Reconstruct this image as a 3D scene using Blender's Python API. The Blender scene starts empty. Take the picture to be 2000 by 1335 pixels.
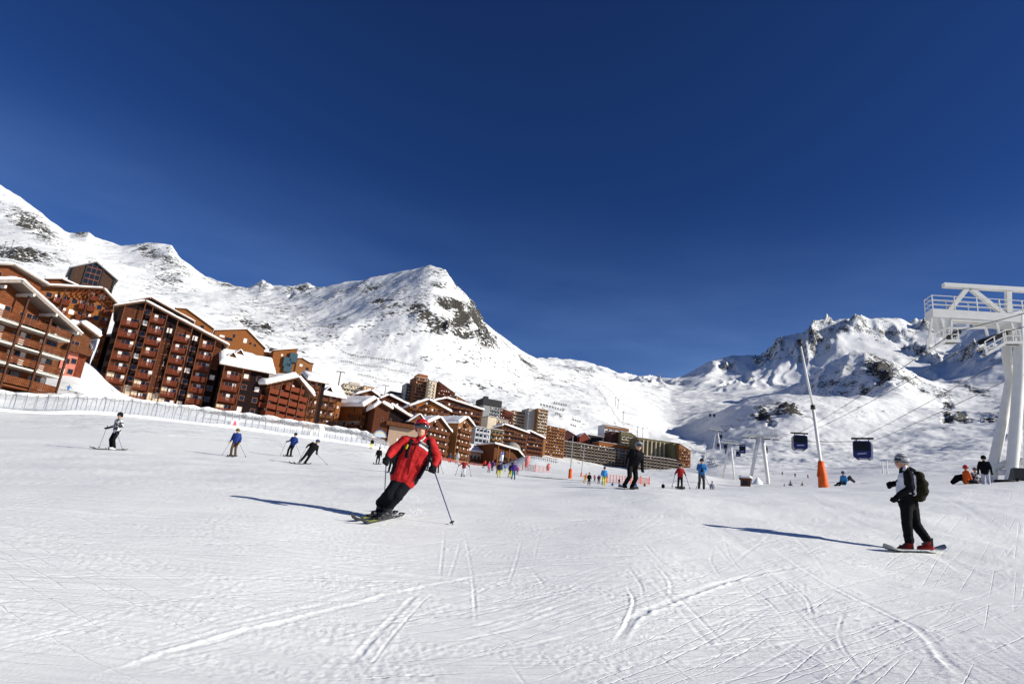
import bpy, bmesh, math, random
import numpy as np
from mathutils import Vector, Matrix, Quaternion

SC = bpy.context.scene
COL = SC.collection
R = math.radians
rnd = random.Random(7)

# ------------------------------------------------------------------ camera
F_PX = 1250.0                      # focal length in pixels of a 2000 px wide frame
PITCH, ROLL = R(16.0), R(5.8)
U0 = np.array([0.0, -math.sin(PITCH), math.cos(PITCH)])
FWD = np.array([0.0, math.cos(PITCH), math.sin(PITCH)])
RIGHT = np.array([math.cos(ROLL), 0, 0]) + math.sin(ROLL) * U0
UP = math.cos(ROLL) * U0 - np.array([math.sin(ROLL), 0, 0])
cam = bpy.data.cameras.new('camera')
cam.sensor_width = 36.0
cam.lens = 36.0 * F_PX / 2000.0
cam.clip_start = 0.1
cam.clip_end = 30000
camo = bpy.data.objects.new('camera', cam)
COL.objects.link(camo)
camo.matrix_world = Matrix(((RIGHT[0], UP[0], -FWD[0], 0), (RIGHT[1], UP[1], -FWD[1], 0),
                            (RIGHT[2], UP[2], -FWD[2], 0), (0, 0, 0, 1)))
SC.camera = camo

# ------------------------------------------------------------------ sky, sun, exposure
SUN_EL, SUN_AZ = R(24.6), R(106)       # azimuth clockwise from +Y (the way the camera looks)
world = bpy.data.worlds.new('World')
SC.world = world
world.use_nodes = True
wn, wl = world.node_tree.nodes, world.node_tree.links
wn.clear()
sky = wn.new('ShaderNodeTexSky')
sky.sky_type = 'NISHITA'
sky.sun_disc = False
sky.sun_elevation = SUN_EL
sky.sun_rotation = SUN_AZ
sky.altitude = 2800
sky.air_density = 1.0
sky.dust_density = 0.35
sky.ozone_density = 6.0
bg = wn.new('ShaderNodeBackground')
bg.inputs['Strength'].default_value = 0.1
def wnode(kind, **kw):
    q = wn.new(kind)
    for k, v in kw.items(): setattr(q, k, v)
    return q
def wmath(op, a, b):
    q = wnode('ShaderNodeMath', operation=op)
    for i, v in enumerate((a, b)):
        if isinstance(v, (int, float)): q.inputs[i].default_value = v
        else: wl.new(v, q.inputs[i])
    return q.outputs[0]
# a polarising filter over the whole sky: deeper, more saturated blue
sk_a = wnode('ShaderNodeVectorMath', operation='SCALE'); sk_a.inputs['Scale'].default_value = 0.22
sk_g = wn.new('ShaderNodeGamma'); sk_g.inputs['Gamma'].default_value = 1.22
sk_h = wn.new('ShaderNodeHueSaturation'); sk_h.inputs['Saturation'].default_value = 1.03; sk_h.inputs['Hue'].default_value = 0.5
sk_b = wnode('ShaderNodeVectorMath', operation='MULTIPLY'); sk_b.inputs[1].default_value = (1.95, 2.22, 2.85)
# thin veil of high cloud low over the ridges, all round the horizon
tcw = wn.new('ShaderNodeTexCoord'); sxw = wn.new('ShaderNodeSeparateXYZ'); wl.new(tcw.outputs['Generated'], sxw.inputs[0])
mpw = wn.new('ShaderNodeMapping'); mpw.inputs['Scale'].default_value = (1.6, 1.6, 7); wl.new(tcw.outputs['Generated'], mpw.inputs[0])
nzw = wn.new('ShaderNodeTexNoise'); nzw.inputs['Scale'].default_value = 1.7; nzw.inputs['Detail'].default_value = 5; wl.new(mpw.outputs[0], nzw.inputs['Vector'])
band = wnode('ShaderNodeMapRange', interpolation_type='SMOOTHSTEP')
for k, v in (('From Min', .50), ('From Max', .14), ('To Min', 0.0), ('To Max', 1.0)): band.inputs[k].default_value = v
wl.new(sxw.outputs[2], band.inputs['Value'])
veil = wmath('MULTIPLY', band.outputs[0], wmath('MULTIPLY', wmath('SUBTRACT', nzw.outputs['Fac'], .12), 1.12))
mxw = wnode('ShaderNodeMix', data_type='RGBA'); mxw.inputs['B'].default_value = (1.4, 2.5, 4.9, 1)
wo = wn.new('ShaderNodeOutputWorld')
for a_, b_ in ((sky.outputs[0], sk_a.inputs[0]), (sk_a.outputs[0], sk_g.inputs[0]), (sk_g.outputs[0], sk_h.inputs['Color']), (sk_h.outputs[0], sk_b.inputs[0]),
               (veil, mxw.inputs['Factor']), (sk_b.outputs[0], mxw.inputs['A']), (mxw.outputs['Result'], bg.inputs[0]), (bg.outputs[0], wo.inputs[0])): wl.new(a_, b_)
sun = bpy.data.lights.new('sun', 'SUN')
sun.energy = 4.6
sun.angle = R(0.53)
sun.color = (1.0, 0.965, 0.885)
suno = bpy.data.objects.new('sun', sun)
COL.objects.link(suno)
SDIR = Vector((math.sin(SUN_AZ) * math.cos(SUN_EL), math.cos(SUN_AZ) * math.cos(SUN_EL), math.sin(SUN_EL)))
suno.rotation_euler = SDIR.to_track_quat('Z', 'Y').to_euler()
SC.view_settings.view_transform = 'Standard'
SC.view_settings.look = 'None'
SC.view_settings.gamma = 1.0
SC.view_settings.exposure = 0.39
SC.view_settings.use_curve_mapping = False
SC.render.engine = 'CYCLES'
SC.cycles.use_denoising = True
SC.cycles.max_bounces = 6
SC.cycles.transparent_max_bounces = 24

# ------------------------------------------------------------------ helpers
def P(px, py, t):
    """world point seen at photo pixel (px,py), t metres along the optical axis"""
    d = FWD + (px - 1000.0) / F_PX * RIGHT - (py - 667.5) / F_PX * UP
    return d * t
def pix(p):
    """inverse of P for arrays (...,3) -> px, py, t"""
    p = np.asarray(p, float)
    t = p @ FWD
    return 1000 + F_PX * (p @ RIGHT) / t, 667.5 - F_PX * (p @ UP) / t, t
def azr(p):
    return math.atan2(p[0], p[1]), math.hypot(p[0], p[1])

_perm = np.random.RandomState(5).permutation(256)
_perm = np.concatenate([_perm, _perm, _perm])
_ang = np.random.RandomState(9).rand(256) * 2 * np.pi
_perm = _perm.astype(np.int32); _gc = np.cos(_ang).astype(np.float32); _gs = np.sin(_ang).astype(np.float32)
def perlin(x, y, seed=0):
    x = np.asarray(x, np.float32); y = np.asarray(y, np.float32)
    xi = np.floor(x).astype(np.int32); yi = np.floor(y).astype(np.int32)
    xf = x - xi.astype(np.float32); yf = y - yi.astype(np.float32)
    u = xf * xf * xf * (xf * (xf * 6 - 15) + 10); v = yf * yf * yf * (yf * (yf * 6 - 15) + 10)
    def g(ix, iy, dx, dy):
        h = _perm[(_perm[(ix + seed * 17) & 255] + iy) & 255]
        return _gc[h] * dx + _gs[h] * dy
    n00 = g(xi, yi, xf, yf); n10 = g(xi + 1, yi, xf - 1, yf)
    n01 = g(xi, yi + 1, xf, yf - 1); n11 = g(xi + 1, yi + 1, xf - 1, yf - 1)
    return ((n00 * (1 - u) + n10 * u) * (1 - v) + (n01 * (1 - u) + n11 * u) * v) * 1.5
def fbm(x, y, octs=4, seed=0, gain=0.5, lac=2.03):
    s = 0; a = 1.0
    for o in range(octs):
        s = s + a * perlin(x, y, seed + o); x = x * lac + 13.7; y = y * lac - 7.1; a *= gain
    return s
def ridged(x, y, octs=4, seed=0, gain=0.5):
    s = 0; a = 1.0; w = 1.0
    for o in range(octs):
        n = 1 - np.abs(perlin(x, y, seed + o)) * 1.6
        n = n * n * w; s = s + a * n; w = np.clip(n * 1.5, 0, 1); x = x * 2.07 + 3.1; y = y * 2.07 + 9.2; a *= gain
    return s
def sstep(a, b, x):
    t = np.clip((x - a) / (b - a), 0, 1)
    return t * t * (3 - 2 * t)
def pchip(xk, yk, x):
    """monotone cubic through (xk,yk), constant outside"""
    xk = np.asarray(xk, float); yk = np.asarray(yk, float)
    h = np.diff(xk); d = np.diff(yk) / h
    m = np.zeros_like(yk)
    ok = d[:-1] * d[1:] > 0
    w1 = 2 * h[1:] + h[:-1]; w2 = h[1:] + 2 * h[:-1]
    with np.errstate(divide='ignore', invalid='ignore'):
        mm = (w1 + w2) / (w1 / d[:-1] + w2 / d[1:])
    m[1:-1] = np.where(ok, mm, 0)
    m[0] = d[0]; m[-1] = d[-1]
    xc = np.clip(x, xk[0], xk[-1])
    i = np.clip(np.searchsorted(xk, xc) - 1, 0, len(xk) - 2)
    s = (xc - xk[i]) / h[i]
    return ((1 + 2 * s) * (1 - s) ** 2 * yk[i] + s * (1 - s) ** 2 * h[i] * m[i]
            + s * s * (3 - 2 * s) * yk[i + 1] + s * s * (s - 1) * h[i] * m[i + 1])

# ------------------------------------------------------------------ materials
MATS = {}
def nt(mat):
    mat.use_nodes = True
    t = mat.node_tree
    return t, t.nodes, t.links, t.nodes['Principled BSDF']
def mat(name, col, rough=0.7, metal=0.0, spec=0.25, var=0.0, vscale=2.0, bump=0.0, bscale=20.0, stretch=(1, 1, 1), coord='Object', alpha=1.0):
    """plain coloured material with procedural colour variation and relief"""
    if name in MATS: return MATS[name]
    m = bpy.data.materials.new(name); MATS[name] = m
    t, n, l, b = nt(m)
    b.inputs['Base Color'].default_value = (*col, 1)
    b.inputs['Roughness'].default_value = rough
    b.inputs['Metallic'].default_value = metal
    b.inputs['Specular IOR Level'].default_value = spec
    if alpha < 1: b.inputs['Alpha'].default_value = alpha
    if var or bump:
        tc = n.new('ShaderNodeTexCoord'); mp = n.new('ShaderNodeMapping')
        mp.inputs['Scale'].default_value = stretch
        l.new(tc.outputs[coord], mp.inputs[0])
    if var:
        nz = n.new('ShaderNodeTexNoise'); nz.inputs['Scale'].default_value = vscale; nz.inputs['Detail'].default_value = 5
        l.new(mp.outputs[0], nz.inputs['Vector'])
        rp = n.new('ShaderNodeValToRGB')
        rp.color_ramp.elements[0].position = 0.3; rp.color_ramp.elements[1].position = 0.7
        rp.color_ramp.elements[0].color = (*[c * (1 - var) for c in col], 1)
        rp.color_ramp.elements[1].color = (*[min(1, c * (1 + var)) for c in col], 1)
        l.new(nz.outputs['Fac'], rp.inputs[0]); l.new(rp.outputs[0], b.inputs['Base Color'])
    if bump:
        nb = n.new('ShaderNodeTexNoise'); nb.inputs['Scale'].default_value = bscale; nb.inputs['Detail'].default_value = 4
        l.new(mp.outputs[0], nb.inputs['Vector'])
        bp = n.new('ShaderNodeBump'); bp.inputs['Strength'].default_value = 1.0; bp.inputs['Distance'].default_value = bump
        l.new(nb.outputs['Fac'], bp.inputs['Height']); l.new(bp.outputs[0], b.inputs['Normal'])
    return m

def tag(o, label=None, cat=None, group=None, kind=None):
    if label: o['label'] = label
    if cat: o['category'] = cat
    if group: o['group'] = group
    if kind: o['kind'] = kind
    return o
def link(name, me, parent=None, mats=None):
    o = bpy.data.objects.new(name, me)
    COL.objects.link(o)
    if parent is not None: o.parent = parent
    if mats and me is not None:
        for m in (mats if isinstance(mats, (list, tuple)) else [mats]): me.materials.append(m)
    return o
def empty(name, loc=(0, 0, 0), rz=0.0):
    o = bpy.data.objects.new(name, None)
    o.empty_display_size = 0.2
    COL.objects.link(o)
    o.location = loc; o.rotation_euler = (0, 0, rz)
    return o
class MB:
    """collects simple solids into one mesh"""
    def __init__(s): s.v = []; s.f = []; s.m = []
    def add(s, verts, faces, mi=0):
        b = len(s.v)
        s.v += [tuple(map(float, v)) for v in verts]
        s.f += [tuple(b + i for i in f) for f in faces]; s.m += [mi] * len(faces)
        return s
    def box(s, x0, x1, y0, y1, z0, z1, mi=0):
        v = [(x0, y0, z0), (x1, y0, z0), (x1, y1, z0), (x0, y1, z0), (x0, y0, z1), (x1, y0, z1), (x1, y1, z1), (x0, y1, z1)]
        return s.add(v, [(3, 2, 1, 0), (4, 5, 6, 7), (0, 1, 5, 4), (1, 2, 6, 5), (2, 3, 7, 6), (3, 0, 4, 7)], mi)
    def prism(s, poly, y0, y1, mi=0):
        """poly in (x,z), counter-clockwise seen from -y; extruded along y"""
        n = len(poly)
        v = [(x, y0, z) for x, z in poly] + [(x, y1, z) for x, z in poly]
        f = [tuple(range(n)), tuple(range(2 * n - 1, n - 1, -1))] + [(i, n + i, n + (i + 1) % n, (i + 1) % n) for i in range(n)]
        return s.add(v, f, mi)
    def bar(s, a, b, w, h=None, mi=0, up=(0, 0, 1)):
        h = h or w
        a = np.array(a, float); b = np.array(b, float); d = b - a; L = np.linalg.norm(d)
        if L < 1e-9: return s
        d /= L; up = np.array(up, float)
        if abs(d @ up) > 0.98: up = np.array([0, 1.0, 0])
        x = np.cross(d, up); x /= np.linalg.norm(x); y = np.cross(x, d)
        v = []
        for q in (a, b):
            for sx, sy in ((-1, -1), (1, -1), (1, 1), (-1, 1)): v.append(q + x * sx * w / 2 + y * sy * h / 2)
        return s.add(v, [(3, 2, 1, 0), (4, 5, 6, 7), (0, 1, 5, 4), (1, 2, 6, 5), (2, 3, 7, 6), (3, 0, 4, 7)], mi)
    def tube(s, pts, rad, seg=8, mi=0, cap=True):
        pts = [np.array(p, float) for p in pts]
        rads = rad if isinstance(rad, (list, tuple, np.ndarray)) else [rad] * len(pts)
        b = len(s.v); prev = None
        for i, p in enumerate(pts):
            d = pts[min(i + 1, len(pts) - 1)] - pts[max(i - 1, 0)]; d = d / (np.linalg.norm(d) + 1e-12)
            if prev is None:
                x = np.cross(d, (0, 0, 1) if abs(d[2]) < 0.9 else (0, 1, 0))
            else: x = prev - d * (prev @ d)
            x /= np.linalg.norm(x) + 1e-12; prev = x; y = np.cross(d, x)
            for k in range(seg):
                a = 2 * math.pi * k / seg
                s.v.append(tuple(p + rads[i] * (math.cos(a) * x + math.sin(a) * y)))
        for i in range(len(pts) - 1):
            for k in range(seg):
                k2 = (k + 1) % seg
                s.f.append((b + i * seg + k, b + i * seg + k2, b + (i + 1) * seg + k2, b + (i + 1) * seg + k)); s.m.append(mi)
        if cap:
            s.f.append(tuple(b + k for k in range(seg - 1, -1, -1))); s.m.append(mi)
            e = b + (len(pts) - 1) * seg
            s.f.append(tuple(e + k for k in range(seg))); s.m.append(mi)
        return s
    def mesh(s, name, mats=None, smooth=False):
        me = bpy.data.meshes.new(name)
        me.from_pydata(s.v, [], s.f)
        if any(s.m): me.polygons.foreach_set('material_index', s.m)
        if smooth: me.polygons.foreach_set('use_smooth', [True] * len(s.f))
        for m in (mats if isinstance(mats, (list, tuple)) else ([mats] if mats else [])): me.materials.append(m)
        me.update()
        return me
    def build(s, name, mats=None, parent=None, smooth=False):
        return link(name, s.mesh(name, mats, smooth), parent)
# ------------------------------------------------------------------ terrain: profile lines from near to far, (px, py, t) on each
LAYERS = [
    # just in front of the camera
    [(-1500, 1335, 2.2), (0, 1335, 3.4), (1000, 1335, 4.2), (2000, 1335, 4.7), (3300, 1335, 4.2)],
    # where the two nearest skiers stand
    [(-1400, 905, 11), (0, 950, 11), (470, 976, 11.2), (735, 1013, 11), (1000, 1025, 11.5), (1330, 1032, 12), (1790, 1080, 12), (2000, 1096, 12), (3300, 1170, 11)],
    [(-1200, 830, 23), (0, 884, 23), (500, 920, 23), (1000, 948, 23), (1235, 957, 22.7), (1600, 976, 23), (2000, 988, 23), (3200, 1050, 20)],
    # crest on the right
    [(-1200, 770, 42), (0, 842, 42), (215, 858, 42), (455, 889, 41), (735, 914, 42), (1000, 938, 42), (1235, 948, 42), (1370, 953, 41), (1600, 952, 42), (1800, 946, 39), (2000, 941, 37), (3200, 890, 32)],
    [(-1000, 690, 66), (0, 801, 70), (215, 809, 77), (400, 829, 84), (560, 849, 92), (700, 868, 100), (800, 893, 98), (905, 915, 98), (1000, 919, 98), (1060, 925, 96), (1200, 937, 88), (1370, 960, 66), (1600, 962, 68), (2000, 957, 62), (3200, 930, 60)],
    # feet of the first row of houses and the snow below the village
    [(-1000, 600, 85), (0, 768, 88), (90, 766, 96), (170, 752, 108), (240, 778, 145), (330, 794, 150), (430, 812, 156), (520, 822, 166), (640, 840, 225), (730, 862, 236), (830, 890, 262), (900, 902, 290), (960, 911, 312), (1000, 906, 325), (1030, 882, 395), (1062, 898, 440), (1200, 921, 440), (1340, 924, 400), (1400, 936, 250), (1500, 941, 190), (1700, 940, 150), (2000, 938, 130), (3200, 915, 120)],
    # hillside behind the first row / moguls on the right
    [(-1000, 480, 380), (0, 590, 340), (200, 648, 450), (400, 690, 520), (600, 752, 580), (700, 790, 600), (760, 806, 610), (850, 830, 620), (950, 856, 625), (1060, 888, 620), (1200, 914, 625), (1345, 908, 640), (1420, 912, 500), (1500, 922, 430), (1600, 925, 430), (1750, 913, 470), (1900, 905, 500), (2000, 899, 520), (3200, 850, 540)],
    [(-1000, 380, 1250), (0, 508, 1150), (110, 530, 1130), (210, 560, 1110), (400, 620, 1060), (600, 668, 1010), (800, 712, 1000), (1000, 762, 1020), (1150, 796, 1050), (1270, 838, 1050), (1345, 868, 950), (1420, 885, 780), (1500, 882, 740), (1620, 872, 770), (1750, 863, 810), (1840, 847, 840), (1930, 836, 870), (2000, 831, 890), (3200, 790, 900)],
    # foreground knolls on the right; face of the big hill on the left
    [(-1000, 330, 1900), (0, 452, 1800), (130, 482, 1720), (250, 530, 1640), (400, 575, 1560), (600, 610, 1400), (780, 604, 1240), (860, 628, 1190), (930, 662, 1200), (1000, 718, 1360), (1080, 736, 1500), (1150, 757, 1550), (1250, 790, 1500), (1310, 833, 1350), (1350, 838, 1200), (1400, 806, 1180), (1450, 790, 1160), (1510, 779, 1130), (1640, 778, 1150), (1740, 780, 1180), (1790, 795, 1190), (1850, 800, 1200), (1900, 806, 1200), (2000, 790, 1220), (3200, 720, 1220)],
    # hollow behind the knolls
    [(-1000, 300, 2150), (0, 420, 2050), (130, 470, 1960), (250, 508, 1900), (330, 512, 1880), (400, 560, 1800), (600, 587, 1580), (780, 567, 1400), (850, 571, 1330), (910, 606, 1340), (960, 674, 1460), (1080, 722, 1700), (1150, 735, 1800), (1250, 776, 1800), (1310, 800, 1750), (1400, 800, 1650), (1500, 802, 1570), (1600, 817, 1550), (1665, 810, 1520), (1735, 750, 1480), (1790, 772, 1450), (1850, 792, 1440), (1920, 796, 1430), (2000, 786, 1430), (3200, 730, 1430)],
    # sky line of the hill on the left, shaded spur on the right
    [(-1000, 250, 2600), (-100, 330, 2450), (0, 361, 2400), (40, 388, 2380), (95, 432, 2350), (135, 460, 2330), (175, 452, 2330), (185, 462, 2330), (240, 478, 2300), (290, 478, 2250), (335, 480, 2200), (355, 505, 2150), (400, 538, 2100), (455, 556, 2080), (485, 562, 2080), (512, 550, 2080), (532, 563, 2060), (570, 560, 2000), (600, 556, 1960), (635, 564, 1800), (700, 550, 1690), (800, 530, 1630), (840, 519, 1610), (875, 530, 1590), (882, 548, 1590), (910, 580, 1620), (940, 622, 1640), (1000, 672, 1750), (1050, 701, 1900), (1100, 716, 2100), (1160, 722, 2200), (1240, 752, 2300), (1310, 776, 2300), (1380, 776, 2250), (1450, 780, 2150), (1510, 778, 2050), (1560, 748, 2000), (1620, 706, 1960), (1690, 688, 1950), (1735, 702, 1900), (1800, 742, 1820), (1850, 760, 1780), (1900, 765, 1750), (2000, 762, 1720), (3200, 700, 1700)],
    # hollow behind the spur
    [(-1000, 280, 3000), (0, 420, 2800), (500, 610, 2500), (840, 600, 2000), (1000, 700, 2300), (1050, 716, 2500), (1150, 724, 2800), (1250, 748, 2900), (1320, 760, 2900), (1400, 757, 2850), (1480, 750, 2800), (1560, 752, 2700), (1640, 745, 2650), (1720, 742, 2500), (1800, 748, 2400), (1850, 735, 2420), (1920, 700, 2480), (2000, 655, 2550), (3200, 560, 2500)],
    [(-1000, 330, 3300), (0, 460, 3200), (500, 640, 3000), (840, 650, 2700), (1000, 715, 2800), (1080, 712, 3000), (1150, 719, 3100), (1250, 741, 3200), (1320, 742, 3200), (1380, 735, 3150), (1440, 732, 3150), (1500, 716, 3150), (1560, 702, 3100), (1640, 680, 3050), (1720, 678, 3050), (1790, 692, 3000), (1850, 690, 2980), (1920, 668, 2960), (2000, 632, 2950), (3200, 540, 2900)],
    # far sky line
    [(-1000, 340, 3700), (0, 480, 3600), (500, 660, 3500), (840, 680, 3400), (1000, 725, 3500), (1050, 705, 3500), (1110, 706, 3500), (1160, 714, 3500), (1210, 734, 3500), (1280, 740, 3500), (1325, 739, 3500), (1370, 716, 3500), (1400, 702, 3500), (1440, 697, 3500), (1480, 690, 3500), (1520, 668, 3500), (1560, 652, 3500), (1600, 634, 3500), (1640, 624, 3500), (1700, 628, 3500), (1760, 630, 3500), (1790, 640, 3450), (1815, 632, 3450), (1850, 630, 3450), (1900, 626, 3400), (2000, 612, 3350), (2200, 600, 3350), (3200, 520, 3300)],
    [(-1000, 420, 5000), (0, 600, 5000), (1000, 800, 5200), (1320, 830, 5200), (1700, 800, 5200), (2000, 820, 5000), (3200, 800, 5000)],
]
NPHI_C = 920
PHI_IN = R(50)
phis = np.concatenate([np.linspace(-math.pi, -PHI_IN, 60, endpoint=False), np.linspace(-PHI_IN, PHI_IN, NPHI_C), np.linspace(PHI_IN, math.pi, 61)[1:]])
rrs = np.concatenate([np.geomspace(0.4, 2.6, 14, endpoint=False), np.geomspace(2.6, 14, 420, endpoint=False),
                      np.geomspace(14, 62, 150, endpoint=False), np.geomspace(62, 250, 70, endpoint=False), np.geomspace(250, 900, 250, endpoint=False), np.geomspace(900, 5600, 330)])
RK = np.zeros((len(LAYERS) + 1, len(phis))); ZK = np.zeros_like(RK)
RK[0] = 0.3; ZK[0] = -1.12
for k, lay in enumerate(LAYERS):
    pts = sorted([(*azr(P(*q)), P(*q)[2]) for q in lay])
    a = [p[0] for p in pts]
    if k == len(LAYERS) - 2 or k == len(LAYERS) - 5:
        RK[k + 1] = np.interp(phis, a, [p[1] for p in pts]); ZK[k + 1] = np.interp(phis, a, [p[2] for p in pts])
    else:
        RK[k + 1] = pchip(a, [p[1] for p in pts], phis); ZK[k + 1] = pchip(a, [p[2] for p in pts], phis)
kern = np.exp(-(np.arange(-40, 41) / 13.0) ** 2); kern /= kern.sum()
for k in range(1, len(RK)):
    if k in (len(LAYERS) - 1, len(LAYERS) - 4): continue
    for A in (RK, ZK): A[k] = np.convolve(np.pad(A[k], 40, mode='edge'), kern, 'valid')
side = 1 - 0.75 * sstep(R(52), R(80), np.abs(phis))
ZK[2:] *= side
for k in range(1, len(RK)): RK[k] = np.maximum(RK[k], RK[k - 1] * 1.04)
ZG = np.zeros((len(rrs), len(phis)))
for j in range(len(phis)): ZG[:, j] = pchip(np.log(RK[:, j]), ZK[:, j], np.log(rrs))
# soften the joints between neighbouring columns
PH, RR = np.meshgrid(phis, rrs)
XG = RR * np.sin(PH); YG = RR * np.cos(PH)
NB = 14 + 420 + 150          # rows of the near sheet
far = sstep(90, 500, RR)
PX, PY, PT = pix(np.stack([XG, YG, ZG], -1))
PX = np.where(PT > 1, PX, -9999)

# --- rock: where the photograph shows outcrops (centre, radii in photo px, tilt, strength, distance band)
def blob(cx, cy, rx, ry, ang=0, t0=0, t1=1e9):
    c, s = math.cos(R(ang)), math.sin(R(ang))
    dx, dy = PX - cx, PY - cy
    u = (dx * c + dy * s) / rx; v = (-dx * s + dy * c) / ry
    return np.exp(-(u * u + v * v)) * ((PT > t0) & (PT < t1))
ROCK = np.zeros_like(ZG)
ROCK[NB:] = (.02 + .30 * fbm(XG[NB:] / 420, YG[NB:] / 420, 3, 61)) * sstep(400, 900, RR[NB:]) * (PX[NB:] < 1150)
for b in [(60, 438, 55, 16, 30, .8), (40, 498, 70, 12, 5, .95), (300, 495, 45, 14, 25, .6), (330, 530, 45, 40, 45, .5), (450, 555, 50, 10, 12, .5),
          (510, 556, 20, 8, 0, .7), (590, 562, 40, 8, 0, .8), (570, 577, 10, 5, 10, .6), (490, 630, 40, 14, 35, .55), (520, 640, 18, 10, 40, .75), (560, 605, 90, 22, 5, .36),
          (160, 455, 20, 6, -10, .6), (880, 600, 30, 13, 10, 1.0), (905, 628, 42, 14, 5, 1.0), (930, 622, 14, 34, -25, 1.0), (830, 628, 38, 20, 20, .8), (848, 638, 40, 14, 0, .66),
          (845, 645, 18, 12, 0, .8), (868, 645, 14, 10, 0, .8), (948, 660, 18, 24, -30, .95), (905, 655, 26, 8, 15, .8), (745, 594, 24, 5, -3, .8), (800, 590, 80, 40, 0, .36), (780, 630, 60, 30, 10, .38),
          (860, 545, 40, 30, 30, .40), (875, 530, 14, 6, 40, .7), (900, 560, 20, 30, -30, .5), (1010, 690, 60, 8, 42, .5), (720, 560, 120, 14, -12, .36), (650, 640, 120, 40, 0, .30),
          (1150, 722, 30, 6, 5, .5), (960, 710, 80, 20, 15, .32), (915, 800, 40, 20, -30, .36), (960, 800, 60, 14, 20, .36), (1130, 700, 40, 14, 0, .3)]:
    ROCK = np.maximum(ROCK, b[5] * blob(b[0], b[1], b[2] * 1.2, b[3] * 1.25, b[4], 250, 2600))
for b in [(1540, 803, 44, 13, 14, 1.0), (1490, 806, 20, 12, 20, .9), (1505, 825, 14, 10, 40, .8), (1420, 840, 24, 8, -30, .6), (1350, 862, 10, 6, 0, .4)]:
    ROCK = np.maximum(ROCK, b[5] * blob(*b[:5], 500, 1350))
for b in [(1720, 712, 44, 22, 25, .9), (1725, 735, 18, 28, 10, 1.0), (1690, 752, 16, 18, 0, .8), (1640, 740, 70, 30, -20, .48), (1780, 745, 40, 14, 30, .7), (1760, 700, 40, 16, 30, .8),
          (1840, 768, 26, 12, 10, .7), (1850, 790, 16, 14, 0, .7), (1880, 815, 24, 10, 20, .8), (1930, 822, 26, 9, 15, .8), (1850, 815, 14, 16, 20, .8), (1960, 810, 30, 14, 0, .6), (1900, 760, 40, 8, 20, .6), (1820, 760, 20, 8, 0, .5)]:
    ROCK = np.maximum(ROCK, b[5] * blob(*b[:5], 700, 2300))
for b in [(1600, 660, 60, 34, -20, .62), (1640, 640, 70, 20, -5, .7), (1740, 650, 70, 22, 10, .56), (1420, 712, 30, 14, -20, .62), (1500, 690, 50, 22, -25, .66), (1560, 690, 60, 26, 0, .5),
          (1800, 690, 60, 20, 20, .55), (1900, 690, 60, 26, 0, .6), (1930, 740, 60, 22, 0, .6), (1290, 745, 60, 7, 0, .5), (1440, 745, 44, 8, -8, .6), (1330, 745, 24, 6, 0, .5), (1820, 640, 60, 12, 0, .7), (1230, 745, 60, 8, 8, .4)]:
    ROCK = np.maximum(ROCK, b[5] * blob(*b[:5], 2200, 4500))
# --- relief
I0 = NB - 40
def fr(a): return a[I0:]
Xf, Yf, Rf, rock_f = fr(XG), fr(YG), fr(RR), fr(ROCK)
f2 = sstep(2300, 3000, Rf) * (fr(PX) > 980); mid = sstep(300, 900, Rf)
rel = mid * 9 * fbm(Xf / 260, Yf / 260, 3, 1) + fr(far) * 1.3 * fbm(Xf / 60, Yf / 60, 3, 4)
rel += mid * (1 - f2) * (2.2 * fbm(Xf / 34, Yf / 34, 4, 14) + 5 * (ridged(Xf / 150, Yf / 150, 3, 17) - .9) * sstep(-.1, .5, fbm(Xf / 300, Yf / 300, 2, 19)))
crag = ridged(Xf / 110, Yf / 110, 5, 11) - 0.9
rel += mid * (1 - f2) * 20 * crag * sstep(0.3, 0.9, rock_f)
# gullies and ribs of the far faces run down the fall line
arc = fr(PH) * 3500
wrp = fbm(Xf / 420, Yf / 420, 3, 30)
gul = ridged(arc / 210 + 0.5 * wrp, Rf / 620 + 0.4 * wrp, 5, 21, 0.55) - 0.95
gul2 = ridged(arc / 90 + .8 * wrp, Rf / 200, 4, 27, 0.5) - 0.9
fm = f2 > .5; gul -= gul[fm].mean(); gul2 -= gul2[fm].mean()
ff = sstep(.2, .6, rock_f)
rel += f2 * (9 + 40 * ff) * gul + f2 * (4 + 26 * ff) * gul2 * sstep(2500, 3000, Rf)
# the shaded spur in front of them
sp = np.clip(fr(blob(1680, 735, 130, 45, 0, 1500, 2500)), 0, 1)
rel += sp * 16 * (ridged(fr(PH) * 1900 / 70 + wrp, Rf / 260 + wrp, 5, 33, .55) - .9)
# moguls on the slope below the pylons
mog = fr(blob(1640, 880, 170, 34) + blob(1500, 890, 120, 20) + 0.7 * blob(1880, 900, 120, 26))
rel += np.clip(mog, 0, 1) * (.55 * perlin(Xf / 6, Yf / 9, 40) + .5 * perlin(Xf / 11, Yf / 13, 44)) * (Rf > 200) * (Rf < 1000)
near_und = sstep(3, 20, RR[:NB]) * (1 - far[:NB]) * 0.10 * fbm(XG[:NB] / 6, YG[:NB] / 6, 3, 50)
ZG[I0:] += rel * sstep(60, 140, Rf)
ZG[:NB] += near_und * (1 - sstep(40, 60, RR[:NB]))

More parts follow.
